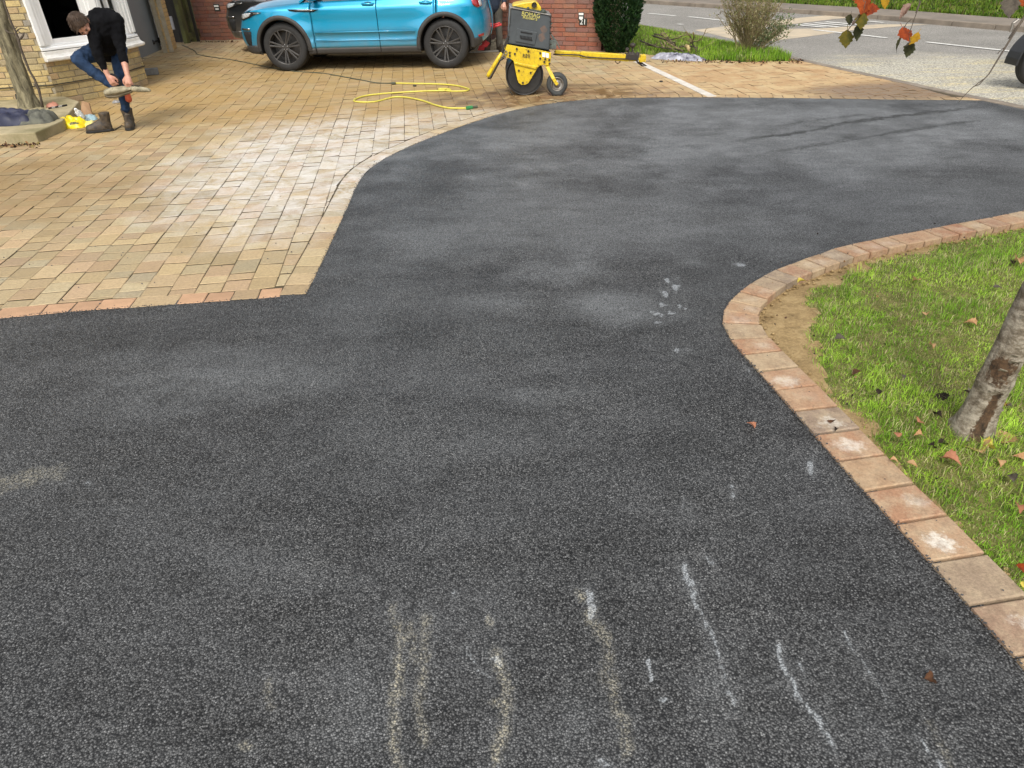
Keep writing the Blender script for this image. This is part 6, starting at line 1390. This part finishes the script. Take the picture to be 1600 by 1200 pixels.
# ---- bare climber on the house wall
cl_ = thing('climber', 'thick bare trunk of a wall climber growing from the step against the bricks', 'tree')
tb0 = gp(44, 166, .12); tb0 = Vector((tb0.x+.035, tb0.y-.03, .11)); nu, nv = 36, 90; vs = []
for j in range(nv+1):
    z = tb0.z+2.5*j/nv; r0 = .095+.03*math.exp(-(z-.12)/.12)-.012*j/nv; tw = z*1.3
    for k in range(nu):
        a = 2*math.pi*k/nu; v1 = math.sin(5*(a+tw*1.1))+math.sin(5*(a-tw*1.25)+1); r = r0*(1+.16*max(-1, min(1, v1))*.8+.05*mnoise.noise(Vector((a*2, z*6, 0))))
        vs.append((tb0.x+r*math.cos(a)+.055*(z-.1), tb0.y+r*math.sin(a)*.9, z))
q = MB(); q.add(vs, [(j*nu+k, j*nu+(k+1) % nu, (j+1)*nu+(k+1) % nu, (j+1)*nu+k) for j in range(nv) for k in range(nu)]); q.build('trunk', BARK, cl_, smooth=True)
TY = tb0.y-.115
def cp(x, y, d=0): return at(x/7.5, y/7.5, TY+d)
q = MB(); q.tube([cp(500, 1260, -.02), cp(478, 1150), cp(455, 1050), cp(430, 1000), cp(410, 940), cp(340, 820), cp(290, 690), cp(240, 560), cp(215, 460), cp(185, 380), cp(130, 260), cp(60, 60), cp(30, -60)], [.018, .014, .016, .020, .014, .013, .014, .014, .018, .012, .012, .011, .010], 8); q.tube([cp(430, 1000), cp(400, 990), cp(385, 985)], [.014, .01, .004], 6); q.build('side_stem', TWIG, cl_, smooth=True)
q = MB(); q.tube([cp(215, 460), cp(245, 450), cp(268, 420), cp(285, 380)], [.016, .013, .011, .006], 6); q.tube([cp(190, 370), cp(215, 345), cp(250, 330), cp(325, 350)], [.009, .008, .006, .003], 6); q.tube([cp(205, 350), cp(230, 380), cp(262, 395)], [.006, .006, .004], 6); q.tube([cp(60, 350), cp(100, 380), cp(180, 400)], [.010, .009, .008], 6); q.tube([cp(180, 340), cp(195, 322), cp(205, 318)], [.007, .005, .003], 5); q.build('twig', TWIG, cl_, smooth=True)
# ---- conifer at the end of the wall
cf = thing('conifer', 'dark green clipped conifer column at the end of the low red wall', 'tree'); cb_ = gp(962, 82); cfx, cfy = cb_.x, cb_.y+.02
def cprof(z): return float(np.interp(z, [.0, .12, .35, .8, 1.4, 2.0, 2.6, 2.95], [.14, .20, .34, .39, .40, .36, .22, .02]))
q = MB(); q.tube([(cfx, cfy, -.05), (cfx, cfy, .5), (cfx, cfy, 2.2)], [.07, .06, .02], 8); q.build('trunk', BARK, cf)
n = 26000; z = rng.random(n)**.9*2.9; a = rng.uniform(0, 2*np.pi, n); rr = np.interp(z, [.0, .12, .35, .8, 1.4, 2.0, 2.6, 2.95], [.14, .20, .34, .39, .40, .36, .22, .02]); lump = fnoise(a*3, z*3, 2.2, 5); dep = rng.random(n)**2.2*.4
rad = rr*(.86+.30*lump)*(1-dep); P = np.stack([cfx+np.cos(a)*rad, cfy+np.sin(a)*rad, z], 1); Nn = np.stack([np.cos(a)*.6, np.sin(a)*.6, np.full(n, .8)], 1)
cc = colmix(n, [(.020, .055, .016), (.032, .075, .020), (.014, .038, .014)], [.45, .35, .2]); o = leaves_np('crown', P, Nn, .055, cc, LEAFM, cf, .5, .55); o['kind'] = 'stuff'
# ---- twiggy shrub on the verge
def shrub(root, base, H, spread, n_st, leaf_n, lsize, cols, ps, tw=TWIG2, droop=0, side=(0, 0)):
    q = MB(); pts = []
    for i in range(n_st):
        a = random.uniform(0, 6.283); s = random.random()**.6*spread; h = H*random.uniform(.55, 1.05)*(1-.25*(s/spread)); b0_ = Vector(base)+Vector((random.gauss(0, .05), random.gauss(0, .04), 0))
        p1 = b0_+Vector((math.cos(a)*s*.35+side[0]*.3, math.sin(a)*s*.35+side[1]*.3, h*.4)); p2_ = b0_+Vector((math.cos(a)*s*.8+side[0]*.7, math.sin(a)*s*.8+side[1]*.7, h*.78)); p3 = b0_+Vector((math.cos(a)*s+side[0], math.sin(a)*s+side[1], h-droop*s))
        q.tube([b0_, p1, p2_, p3], [.008, .006, .004, .0015], 4, False)
        for k in range(7):
            t = random.uniform(.25, 1); m = (p1.lerp(p2_, (t-.25)/.45) if t < .7 else p2_.lerp(p3, (t-.7)/.3)); e = m+Vector((random.gauss(0, .10), random.gauss(0, .10), random.uniform(.03, .18))); q.tube([m, e], [.0035, .001], 3, False); pts += [m, e, m.lerp(e, .5)]
    q.build('stems', tw, root); P0 = np.array([tuple(p) for p in pts]); i = rng.integers(0, len(P0), leaf_n); P = P0[i]+rng.normal(size=(leaf_n, 3))*.022
    leaves_np('foliage', P, np.tile([[0, 0, .4]], (leaf_n, 1)), lsize, colmix(leaf_n, cols, ps), LEAFM, root, .5, 1.0)['kind'] = 'stuff'
shb = gp(1168, 83, .06); sr = thing('shrub', 'twiggy half bare shrub with small yellow green leaves standing on the verge', 'shrub')
shrub(sr, (shb.x, shb.y+.1, .02), 1.16, .54, 95, 3300, .032, [(.26, .25, .10), (.17, .19, .06), (.38, .35, .20), (.10, .08, .045)], [.3, .3, .2, .2])
sr2 = thing('shrub', 'smaller variegated branch of pale leaves leaning right beside the twiggy shrub', 'shrub')
shrub(sr2, (shb.x+.12, shb.y+.06, .02), .62, .20, 26, 1300, .036, [(.10, .16, .06), (.42, .42, .26), (.16, .20, .09)], [.4, .25, .35], side=(.34, .0))
# grass tuft collar at its foot is part of the verge grass
# ---- pile of cut branches
br = thing('cut_branches', 'pile of cut bare branches lying on the verge grass left of the shrub', 'branches')
def vp_(x, y, z=.12): return gp(1000+x/13.33, 30+y/13.33, z)
BR = [([(280, 345, .2), (420, 390, .18), (560, 430, .2), (640, 500, .16), (760, 580, .12), (900, 680, .08)], .018, 0), ([(300, 310, .3), (430, 330, .3), (560, 390, .24), (640, 430, .2)], .012, 0), ([(440, 300, .34), (520, 290, .3), (600, 410, .22), (700, 520, .14), (780, 620, .1)], .014, 1),
      ([(640, 420, .18), (760, 400, .22), (880, 350, .3), (1010, 320, .36)], .012, 1), ([(960, 260, .4), (1040, 350, .3), (1080, 420, .22), (1060, 500, .16), (1010, 555, .12)], .013, 1), ([(1110, 280, .42), (1125, 370, .32), (1100, 450, .24), (1060, 500, .16)], .013, 1), ([(820, 575, .12), (950, 560, .12), (1100, 570, .12), (1200, 600, .1), (1280, 630, .08)], .016, 0),
      ([(0, 450, .14), (140, 500, .14), (260, 540, .13), (380, 590, .12)], .013, 0), ([(120, 530, .12), (300, 560, .11), (480, 600, .1), (700, 620, .09), (820, 650, .08)], .012, 0), ([(430, 480, .14), (460, 540, .12), (500, 590, .1)], .015, 1), ([(500, 470, .2), (540, 540, .15), (640, 600, .1), (740, 660, .07)], .011, 1), ([(1100, 480, .2), (1210, 450, .26), (1290, 400, .32), (1340, 300, .4), (1380, 200, .5)], .008, 1), ([(640, 500, .2), (720, 480, .26), (740, 560, .18)], .01, 0), ([(980, 440, .24), (1060, 470, .2), (1180, 470, .2)], .008, 1), ([(1280, 630, .1), (1350, 590, .14), (1480, 500, .24)], .006, 1), ([(1090, 500, .2), (1120, 560, .14), (1190, 690, .06)], .012, 0), ([(560, 470, .22), (700, 560, .14), (860, 640, .1)], .010, 1), ([(480, 330, .36), (540, 400, .3), (620, 450, .22)], .010, 1)]
for P, r, k in BR:
    pts = [vp_(x, y, z) for x, y, z in P]; q = MB(); q.tube(pts, [r*(1-.5*i/len(pts)) for i in range(len(pts))], 6)
    for _ in range(5): m = random.choice(pts); q.tube([m, m+Vector((random.gauss(0, .1), random.gauss(0, .1), random.uniform(0, .1)))], [r*.4, .001], 4, False)
    q.build('branch', TWIG2 if k else TWIG, br, smooth=True)
q = MB(); q.tube([vp_(955, 560, .14), vp_(1000, 580, .13), vp_(1030, 690, .05)], [.035, .033, .026], 10); q.build('sawn_stump', simple('cut_wood_mat', (.50, .38, .17), (.36, .28, .12), sc=14), br, smooth=True)
# ---- ivy and hedge on the far bank
hd = thing('hedge', 'dark tangled ivy hedge along the top of the far roadside bank', 'hedge'); L = np.array(rf); n = 80000
i = rng.integers(0, len(L)-1, n); t_ = rng.random(n); P = L[i]*(1-t_[:, None])+L[i+1]*t_[:, None]; T = L[i+1]-L[i]; T /= np.linalg.norm(T, axis=1)[:, None]; w = .14+FWW+1.35+rng.random(n)**1.2*2.6; zz = .07+(w-.14-FWW)/6*1.03+rng.random(n)*np.clip((w-2.4), .05, 2.2)*1.0
X = P[:, 0]-T[:, 1]*w; Y = P[:, 1]+T[:, 0]*w; px, py, dz = projn(np.stack([X, Y, zz], 1)); k = (px > 800) & (px < 1800) & (py > -220); PP = np.stack([X, Y, zz], 1)[k]
leaves_np('ivy_leaves', PP, np.tile([[-.3, -.5, .5]], (len(PP), 1)), .085, colmix(len(PP), [(.03, .07, .02), (.05, .10, .03), (.11, .09, .045), (.16, .14, .06)], [.4, .3, .2, .1]), LEAFM, hd, .8, 1.0)['kind'] = 'stuff'
q = MB()
for _ in range(420):
    j = random.randrange(len(rf)-1); u = random.random(); p = Vector(rf[j]).lerp(Vector(rf[j+1]), u); tt = (Vector(rf[j+1])-Vector(rf[j])).normalized(); ww = .14+FWW+random.uniform(1.0, 3.0); p = p+Vector((-tt.y, tt.x))*ww
    x, y, d = proj((p.x, p.y, .3))
    if not (800 < x < 1800 and d > 0): continue
    z0 = .07+(ww-.14-FWW)/6*1.03; q.tube([(p.x, p.y, z0), (p.x+random.gauss(0, .25), p.y+random.gauss(0, .25), z0+random.uniform(.1, .5)), (p.x+random.gauss(0, .5), p.y+random.gauss(0, .5), z0+random.uniform(.2, .9))], [.012, .009, .003], 4, False)
q.build('bare_stems', TWIG, hd)['kind'] = 'stuff'
# ---- birch in the lawn
BT = NT('birch_bark_mat'); t = BT; ps = t.pos(); mpb = t.n('ShaderNodeMapping'); mpb.inputs['Scale'].default_value = (1, 1, 1.7); t.l(ps, mpb.inputs[0])
nz1 = t.noise(16, 9, .8, mpb.outputs[0], .2); base = t.ramp(nz1, [(.34, (.06, .046, .030)), (.46, (.17, .14, .10)), (.60, (.37, .33, .26))])
att = t.n('ShaderNodeAttribute', attribute_name='Col'); sp = t.n('ShaderNodeSeparateColor'); t.l(att.outputs['Color'], sp.inputs[0])
dk = t.math('ADD', sp.outputs[0], t.math('MULTIPLY', t.math('SUBTRACT', t.noise(34, 6, .75), .5), 1.5)); dkm = t.ramp(dk, [(.44, 0.0), (.56, 1.0)])
c = t.mix(dkm, base, t.ramp(t.noise(30, 6, .8), [(.34, (.018, .014, .010)), (.6, (.11, .065, .035))]))
moss = t.math('ADD', sp.outputs[1], t.math('MULTIPLY', t.math('SUBTRACT', t.noise(26, 5, .7), .5), .8)); c = t.mix(t.math('MULTIPLY', t.ramp(moss, [(.45, 0.0), (.65, 1.0)]), .55), c, (.12, .125, .04))
t.bump(t.math('ADD', t.math('MULTIPLY', nz1, .35), t.math('MULTIPLY', t.noise(70, 6, .75), .7)), .9, .008); BIRCH = t.done(c, .85, 0, .25)
tree = thing('birch_tree', 'slender birch tree with peeling pale bark rising from the lawn', 'tree'); bx0, by0 = 1.905, 2.25
nu, nv = 64, 260; vs = []; cols = []
for j in range(nv+1):
    z = -.04+5.2*(j/nv)**1.25; r0 = .061-.007*z+.060*math.exp(-max(z+.02, 0)/.065); lean = Vector((.052*z+.004*math.sin(z*2), .012*z))
    for k in range(nu):
        a = 2*math.pi*k/nu; va = a+1.9   # a=-pi/2 faces the camera side
        root = .14*math.exp(-max(z, 0)/.05)*math.cos(3*a+.6)
        n1 = mnoise.noise(Vector((math.cos(a)*2.2, math.sin(a)*2.2, z*5))); n2 = mnoise.noise(Vector((math.cos(a)*6, math.sin(a)*6, z*22)))
        # dark burst bark: a tall scar at the foot and a wide knot above it, on the side facing the drive
        da = math.atan2(math.sin(a+1.98), math.cos(a+1.98)); scar = math.exp(-((da-.10-.9*(z-.1))/.42)**2)*(1 if z < .22 else math.exp(-((z-.22)/.05)**2)); da2 = math.atan2(math.sin(a+2.25), math.cos(a+2.25))
        knot = math.exp(-((z-.345)/.072)**2-(da2/1.0)**2); spots = max(0, mnoise.noise(Vector((a*1.5, z*9, 7)))-.28)*1.6 if z > .42 else 0
        edge_ = max(scar, knot)
        r = r0*(1+.05*n1+.035*n2*(1+2*edge_)+root-.10*scar*(z < .25)+.08*math.exp(-((z-.27)/.022)**2)+.06*knot)
        vs.append((bx0+lean.x+r*math.cos(a), by0+lean.y+r*math.sin(a), z)); cols.append((min(1, .9*edge_+spots), math.exp(-max(z, 0)/.09)*.7, 0, 1))
Q = np.array([(j*nu+k, j*nu+(k+1) % nu, (j+1)*nu+(k+1) % nu, (j+1)*nu+k) for j in range(nv) for k in range(nu)]); np_mesh('trunk', np.array(vs), Q, BIRCH, tree, np.array(cols), True)
# flakes of peeling bark
FL = simple('peeling_bark_mat', (.33, .29, .22), (.17, .14, .1), .8, sc=20)
for _ in range(20):
    z = random.choice([random.gauss(.27, .012), random.uniform(.1, .6), random.gauss(.40, .02)]); a = -math.pi/2+random.gauss(-.5, .7); r = .062-.007*z+.003+(.04*math.exp(-z/.055)); s = random.uniform(.006, .016); c0 = Vector((bx0+.052*z+math.cos(a)*r, by0+.012*z+math.sin(a)*r, z)); tn = Vector((-math.sin(a), math.cos(a), 0)); nn = Vector((math.cos(a), math.sin(a), 0)); q = MB()
    q.add([c0-tn*s-nn*.003, c0+tn*s*.6-nn*.003, c0+tn*s+nn*.006+Vector((0, 0, s*.6)), c0-tn*s*.7+nn*.007+Vector((0, 0, s*.9))], [(0, 1, 2, 3)]); o = q.build('bark_flake', FL, tree); sdm = o.modifiers.new('s', 'SOLIDIFY'); sdm.thickness = .0015
# limbs, hanging twigs and crown above the frame
q = MB(); tips = []
for i in range(15):
    z = random.uniform(2.3, 4.9); a = random.uniform(0, 6.28); l = random.uniform(.6, 1.5)*(1.15-(z-2.3)/4.5); p0 = Vector((bx0+.052*z, by0+.012*z, z)); p1 = p0+Vector((math.cos(a)*l*.6, math.sin(a)*l*.6, l*.45)); p2_ = p0+Vector((math.cos(a)*l, math.sin(a)*l, l*.35)); q.tube([p0, p1, p2_], [.028, .014, .004], 6)
    for k in range(6): m = p1.lerp(p2_, random.random()); e = m+Vector((random.gauss(0, .15), random.gauss(0, .15), -random.uniform(.2, .7))); q.tube([m, m.lerp(e, .5)+Vector((.03, 0, .06)), e], [.004, .002, .001], 4, False); tips += [m.lerp(e, u) for u in (.3, .6, .9, 1)]
q.build('limbs', BARK, tree, smooth=True); P0 = np.array([tuple(p) for p in tips]); 
px, py, dz = projn(P0); P0 = P0[~((dz > 0) & (px > -50) & (px < 1650) & (py > -60))]; n = 2400; i = rng.integers(0, len(P0), n)
P = P0[i]+rng.normal(size=(n, 3))*.06; px, py, dz = projn(P); P = P[~((dz > 0) & (px > -80) & (px < 1680) & (py > -60))]
leaves_np('crown', P, np.tile([[0, 0, -.6]], (len(P), 1)), .05, colmix(len(P), [(.12, .14, .02), (.35, .14, .02), (.30, .06, .02), (.18, .16, .03)], [.3, .3, .2, .2]), LEAFM, tree, .75, .8)['kind'] = 'stuff'
# leaves that hang into view
def m_leaf(name, c1, c2, sc=60):
    t = NT(name); c = t.ramp(t.noise(sc, 6, .7, t.obj()), [(.35, c2), (.6, c1)]); t.l(c, t.b.inputs['Base Color']); t.b.inputs['Roughness'].default_value = .75; t.b.inputs['Specular IOR Level'].default_value = .2
    tr = t.n('ShaderNodeBsdfTranslucent'); t.l(c, tr.inputs[0]); mx = t.n('ShaderNodeMixShader'); mx.inputs[0].default_value = .35; t.l(t.b.outputs[0], mx.inputs[1]); t.l(tr.outputs[0], mx.inputs[2]); t.l(mx.outputs[0], t.o.inputs[0]); return t.m
LM = {'orange': m_leaf('orange_leaf_mat', (.36, .075, .014), (.17, .03, .01)), 'olive': m_leaf('olive_leaf_mat', (.13, .10, .012), (.055, .06, .012)), 'dark': m_leaf('dark_leaf_mat', (.055, .055, .022), (.03, .035, .015)), 'grey': m_leaf('grey_leaf_mat', (.13, .11, .085), (.06, .05, .04)), 'red': m_leaf('red_leaf_mat', (.32, .055, .012), (.14, .025, .01)), 'gold': m_leaf('gold_leaf_mat', (.42, .24, .015), (.26, .14, .01)), 'pale': m_leaf('pale_leaf_mat', (.36, .24, .19), (.12, .05, .03)),
      'tan': m_leaf('tan_leaf_mat', (.58, .36, .19), (.40, .19, .08), 40), 'brown': m_leaf('brown_leaf_mat', (.13, .06, .03), (.05, .03, .02), 40), 'pink': m_leaf('pink_leaf_mat', (.50, .22, .13), (.34, .14, .08), 40), 'black': m_leaf('black_leaf_mat', (.04, .028, .02), (.018, .013, .010), 40), 'yellow': m_leaf('yellow_leaf_mat', (.62, .52, .10), (.42, .30, .05), 40)}
def leaf_mesh(L, Wd_, curl=.2, tooth=True, seed=0):
    """birch leaf: toothed outline, folded along the midrib, stalk at the base; tip along -Y"""
    rs = random.Random(seed); n = 11; pr = [0, .30, .44, .50, .48, .42, .34, .25, .16, .08, 0]; vs = []; fs = []
    for k in range(n):
        u = k/(n-1); w = pr[k]*Wd_*(1+(.14 if (k % 2) else -.12)*tooth); y = -u*L; zc = curl*L*(-(u-.4)**2+.16)*1.2+.006*L*rs.gauss(0, 1)
        vs += [(-w, y, zc+w*curl*1.3), (-w*.5, y-.01*L, zc+w*curl*.4), (0, y, zc-.004*L), (w*.5, y-.01*L, zc+w*curl*.4), (w, y, zc+w*curl*1.1)]
    for k in range(n-1):
        for j in range(4): fs.append((k*5+j, k*5+j+1, (k+1)*5+j+1, (k+1)*5+j))
    m = len(vs); s = L*.012; vs += [(-s, .0, 0), (s, .0, 0), (s*.8, L*.3, L*.05), (-s*.8, L*.3, L*.05)]; fs.append((m, m+1, m+2, m+3)); me = bpy.data.meshes.new('leaf'); me.from_pydata(vs, [], fs)
    me.polygons.foreach_set('use_smooth', [True]*len(me.polygons)); me.update(); return me
HD = 2.25
def hp_(x, y, dep=HD): return CO+ray(x, y)*dep     # a place about this far in front of the viewer's eye height
hg = thing('birch_twigs', 'hanging birch twigs with orange and dark green leaves in front of the road', 'branch')
def hang_leaf(x, y, tx, ty, w, key, turn=0.0, dep=HD, seed=0):
    """leaf whose stalk end and tip are seen at these places"""
    a, b2 = hp_(x, y, dep), hp_(tx, ty, dep*.995); d = b2-a; L = d.length; yv = -d.normalized(); view = (a-CO).normalized(); xv = yv.cross(view).normalized(); xv = Matrix.Rotation(turn, 3, yv) @ xv; zv = xv.cross(yv)
    me = leaf_mesh(L, w/F_PX*dep, .25, True, seed); me.materials.append(LM[key]); o = link('leaf', me, None, hg); M = Matrix((xv, yv, zv)).transposed().to_4x4(); M.translation = a; o.matrix_world = M; return o
for k, args in enumerate([(1358, -8, 1343, 24, 30, 'orange', .5), (1363, 4, 1353, 27, 24, 'red', -.4), (1349, -14, 1349, 14, 26, 'orange', .2), (1385, -8, 1382, 16, 12, 'gold', .2), (1330, 22, 1326, 41, 13, 'dark', .5), (1349, 19, 1344, 48, 19, 'olive', .15), (1340, 38, 1339, 66, 15, 'dark', -.3), (1324, 46, 1321, 77, 21, 'olive', .1), (1331, 38, 1336, 30, 8, 'pale', .9),
        (1424, 6, 1403, 31, 14, 'pale', .6), (1410, 42, 1420, 66, 17, 'red', .4), (1435, 50, 1420, 72, 14, 'gold', -.4), (1426, 64, 1415, 92, 17, 'dark', .1), (1409, 58, 1399, 84, 8, 'dark', 1.0), (1414, 46, 1424, 68, 12, 'orange', -.5), (1584, -12, 1575, 31, 26, 'grey', .2), (1600, -6, 1597, 12, 12, 'orange', .2)]): hang_leaf(*args[:6], args[6], HD+(k % 5)*.03, k)
q = MB()
for P in ([(1352, -20), (1349, 6), (1344, 22), (1338, 32), (1327, 44), (1324, 50)], [(1349, 18), (1352, 2)], [(1385, -20), (1386, -5)], [(1439, 2), (1432, 20), (1425, 40), (1421, 52)], [(1424, 30), (1417, 36), (1411, 46)], [(1432, -20), (1427, 2)], [(1440, -20), (1436, 6), (1431, 20)], [(1590, -20), (1585, -8)], [(1420, 50), (1422, 66), (1416, 72)]): q.tube([hp_(x, y) for x, y in P], .0014, 5)
q.build('twig', TWIG, hg, smooth=True)
q = MB(); q.tube([hp_(x, y, 2.0) for x, y in ((1612, 0), (1601, 26), (1588, 46), (1572, 72), (1556, 98), (1545, 116), (1530, 132), (1520, 136))], [.0042, .0038, .003, .0028, .0022, .0018, .0014, .001], 6); q.tube([hp_(x, y, 2.0) for x, y in ((1600, 28), (1586, 44), (1576, 60))], .002, 5); q.tube([hp_(x, y, 2.0) for x, y in ((1572, 72), (1562, 80), (1559, 84))], .0012, 5); q.tube([hp_(x, y, 2.0) for x, y in ((1536, 124), (1518, 138), (1504, 152), (1498, 160))], [.0014, .0012, .0010, .0008], 5)
o = q.build('hanging_twig', TWIG, smooth=True); tag(o, 'single bare grey twig hanging down at the upper right over the driveway', 'twig')
# ---- fallen leaves
FALL = [(1171, 668, 15, 'pink', 'small pink leaf lying alone on the dark tarmac'), (1454, 1060, 22, 'brown', 'flat brown leaf on the tarmac near the bottom right'), (1300, 659, 13, 'brown', 'curled dark leaf lying on the terracotta edging'), (1306, 673, 9, 'black', 'tiny black leaf scrap on the terracotta edging'),
 (1438, 658, 15, 'pink', 'pink leaf in the grass left of the birch foot'), (1434, 682, 13, 'tan', 'small tan leaf in the grass below the pink one left of the birch'), (1400, 680, 14, 'pink', 'reddish pink leaf at the lawn edge near the edging'), (1425, 727, 16, 'tan', 'pale tan leaf lying nearest the edging below the birch'), (1487, 722, 26, 'pink', 'curled pink brown leaf between edging and birch'), (1524, 697, 38, 'tan', 'large tan maple like leaf just below the birch foot'), (1545, 700, 24, 'yellow', 'yellow tan leaf touching the large tan leaf below the birch'),
 (1572, 688, 40, 'tan', 'long folded tan leaf with dark tip right of the birch foot'), (1514, 676, 18, 'grey', 'pale grey leaf pressed against the birch foot'), (1563, 633, 18, 'red', 'orange red leaf in bright grass right of the birch'), (1574, 639, 14, 'grey', 'grey leaf beside the orange red leaf'), (1565, 620, 10, 'black', 'black leaf scrap above the orange red leaf'), (1591, 718, 18, 'tan', 'tan leaf at the right edge below the birch'), (1563, 724, 14, 'tan', 'faint brown leaf sunk in grass below the long tan leaf'), (1472, 622, 20, 'black', 'dark crumpled leaf left of the birch trunk'), (1465, 652, 14, 'black', 'black leaf close to the left of the birch foot'),
 (1475, 693, 18, 'black', 'grey black leaf in grass below the birch'), (1450, 701, 15, 'black', 'small slate dark leaf left of the curled pink brown leaf'), (1578, 748, 18, 'grey', 'curled grey leaf at the lower right of the lawn'), (1592, 797, 20, 'pink', 'rust leaf at the right edge lower down the lawn'), (1596, 888, 16, 'red', 'bright red leaf at the right edge beside the edging'), (1598, 915, 12, 'yellow', 'yellow leaf at the right edge beside the last edging blocks'), (1447, 491, 12, 'tan', 'small tan leaf in the middle of the lawn'), (1455, 542, 13, 'tan', 'tan leaf in the grass left of the upper birch trunk'), (1590, 409, 22, 'tan', 'straw coloured leaf at the right edge of the upper lawn'), (1582, 410, 10, 'black', 'black scrap beside the straw coloured leaf'),
 (1253, 443, 13, 'yellow', 'bright yellow leaf on the bare soil inside the curve'), (1313, 532, 16, 'grey', 'grey leaf at the edge of the bare soil'), (1337, 582, 16, 'brown', 'purple brown leaf on the soil and grass edge'), (1370, 614, 12, 'black', 'black leaf in grass above the edging'), (1558, 450, 12, 'grey', 'pale grey leaf left of the upper birch trunk'), (1432, 435, 16, 'tan', 'brown patchy leaf in the upper lawn'), (1515, 506, 18, 'tan', 'long dry straw leaf in the lawn above the birch'), (1508, 614, 10, 'black', 'dark leaf behind the birch foot'), (1397, 722, 12, 'tan', 'dry leaf scrap at the lawn edge'), (1410, 590, 12, 'grey', 'small faded grey leaf mid lawn left of the birch')]
for k, (x, y, wpx, key, lb) in enumerate(FALL):
    on_lawn = x > 1190 and not (x < 1310 and 650 < y < 680) and y < 1000
    zt = .018 if not on_lawn else .022
    if k in (0, 1): zt = .004
    p = gp(x, y, zt); L = wpx/F_PX*proj((p.x, p.y, p.z))[2]*1.05; me = leaf_mesh(L, L*random.uniform(.7, .95), random.uniform(.25, .8), True, k); me.materials.append(LM[key]); o = link('fallen_leaf', me); a = random.uniform(0, 6.28)
    if k == 11: a = 1.9
    o.location = p-Vector((math.sin(a), -math.cos(a), 0))*L*.5*0+Vector((0, 0, .004)); o.rotation_euler = (random.gauss(0, .25), random.gauss(0, .25), a); o.location -= Matrix.Rotation(a, 3, 'Z') @ Vector((0, -L*.5, 0)); tag(o, lb, 'leaf', 'fallen leaves around the birch and edging')
# litter too small to count
def litter(name, n, f, size, keys, label):
    P = np.array([f() for _ in range(n)]); cs = [(.10, .05, .03), (.30, .16, .07), (.03, .022, .018), (.40, .33, .12)]
    o = leaves_np(name, P, np.tile([[0, 0, 0.0]], (n, 1)), size, colmix(n, cs, [.35, .25, .25, .15]), LEAFM, None, .7, 1.0); tag(o, label, 'leaves', kind='stuff')
def f1():
    x = random.uniform(1035, 1255); return tuple(gp(x, 96+random.gauss(0, 1.6)-3*abs(x-1160)/100*0, .012))
litter('verge_leaf_litter', 420, f1, .035, None, 'brown leaf litter along the lower edge of the verge')
def f2():
    p = gp(random.uniform(0, 62), random.gauss(227, 1.5), .01); return tuple(p)
litter('step_leaf_litter', 90, f2, .035, None, 'dead leaves gathered along the foot of the step')
def f3():
    i = random.randrange(25, len(ei)-8); p = ei[i]; return (p.x+abs(random.gauss(0, .35))+.03, p.y+random.gauss(0, .2), random.uniform(-.005, .02))
litter('lawn_leaf_litter', 130, f3, .016, None, 'tiny dead leaf scraps scattered in the lawn')
def f4():
    p = gp(random.uniform(312, 372), 66, 0); return (p.x, p.y-abs(random.gauss(0, .05)), .01)
litter('wall_leaf_litter', 90, f4, .035, None, 'dark leaf litter along the foot of the long red wall')
# specks on the paving and tarmac
sp_ = MB()
for _ in range(260):
    x, y = random.uniform(0, 900), random.uniform(120, 480); p = gp(x, y, .006)
    if inpoly([p.x], [p.y], PA)[0]: crumb(sp_, (p.x, p.y, .008), random.uniform(.003, .007))
tag(sp_.build('paving_specks', CRUMBM), 'scattered dark grit on the block paving', 'gravel', kind='stuff')
# ---- planting behind the low wall
bh = thing('shrub', 'dark rusty leaved planting behind the low red wall', 'shrub'); n = 7000; P = np.stack([rng.uniform(-.2, 1.9, n), 15.1+rng.random(n)*1.2, rng.uniform(.9, 1.9, n)], 1); P[:, 1] += -(P[:, 0])*.35
leaves_np('foliage', P, np.tile([[0, -.3, .3]], (n, 1)), .08, colmix(n, [(.03, .05, .015), (.12, .05, .02), (.05, .04, .015)], [.5, .25, .25]), LEAFM, bh, .6, 1.0)['kind'] = 'stuff'
q = MB()
for _ in range(40): x = random.uniform(-.2, 1.9); q.tube([(x, 15.5-.35*x, 0), (x+random.gauss(0, .1), 15.5-.35*x, 1.0), (x+random.gauss(0, .2), 15.4-.35*x, 1.8)], [.015, .01, .004], 5, False)
q.build('stems', TWIG, bh)

# ================================================================== put each Empty at the base of its thing
def world_pts(o):
    out = []
    for c in o.children_recursive:
        if c.type == 'MESH' and len(c.data.vertices):
            m = c.matrix_world; vv = c.data.vertices; st = max(1, len(vv)//60); out += [m @ vv[i].co for i in range(0, len(vv), st)]
    return out
bpy.context.view_layer.update()
for o in list(COL.objects):
    if o.type == 'EMPTY' and o.parent is None and o.location.length < 1e-6 and o.rotation_euler.z == 0:
        P = world_pts(o)
        if not P: continue
        c = sum(P, Vector())/len(P); b0_ = Vector((c.x, c.y, min(p.z for p in P))); o.location = b0_
        for ch in o.children: ch.location = ch.location-b0_
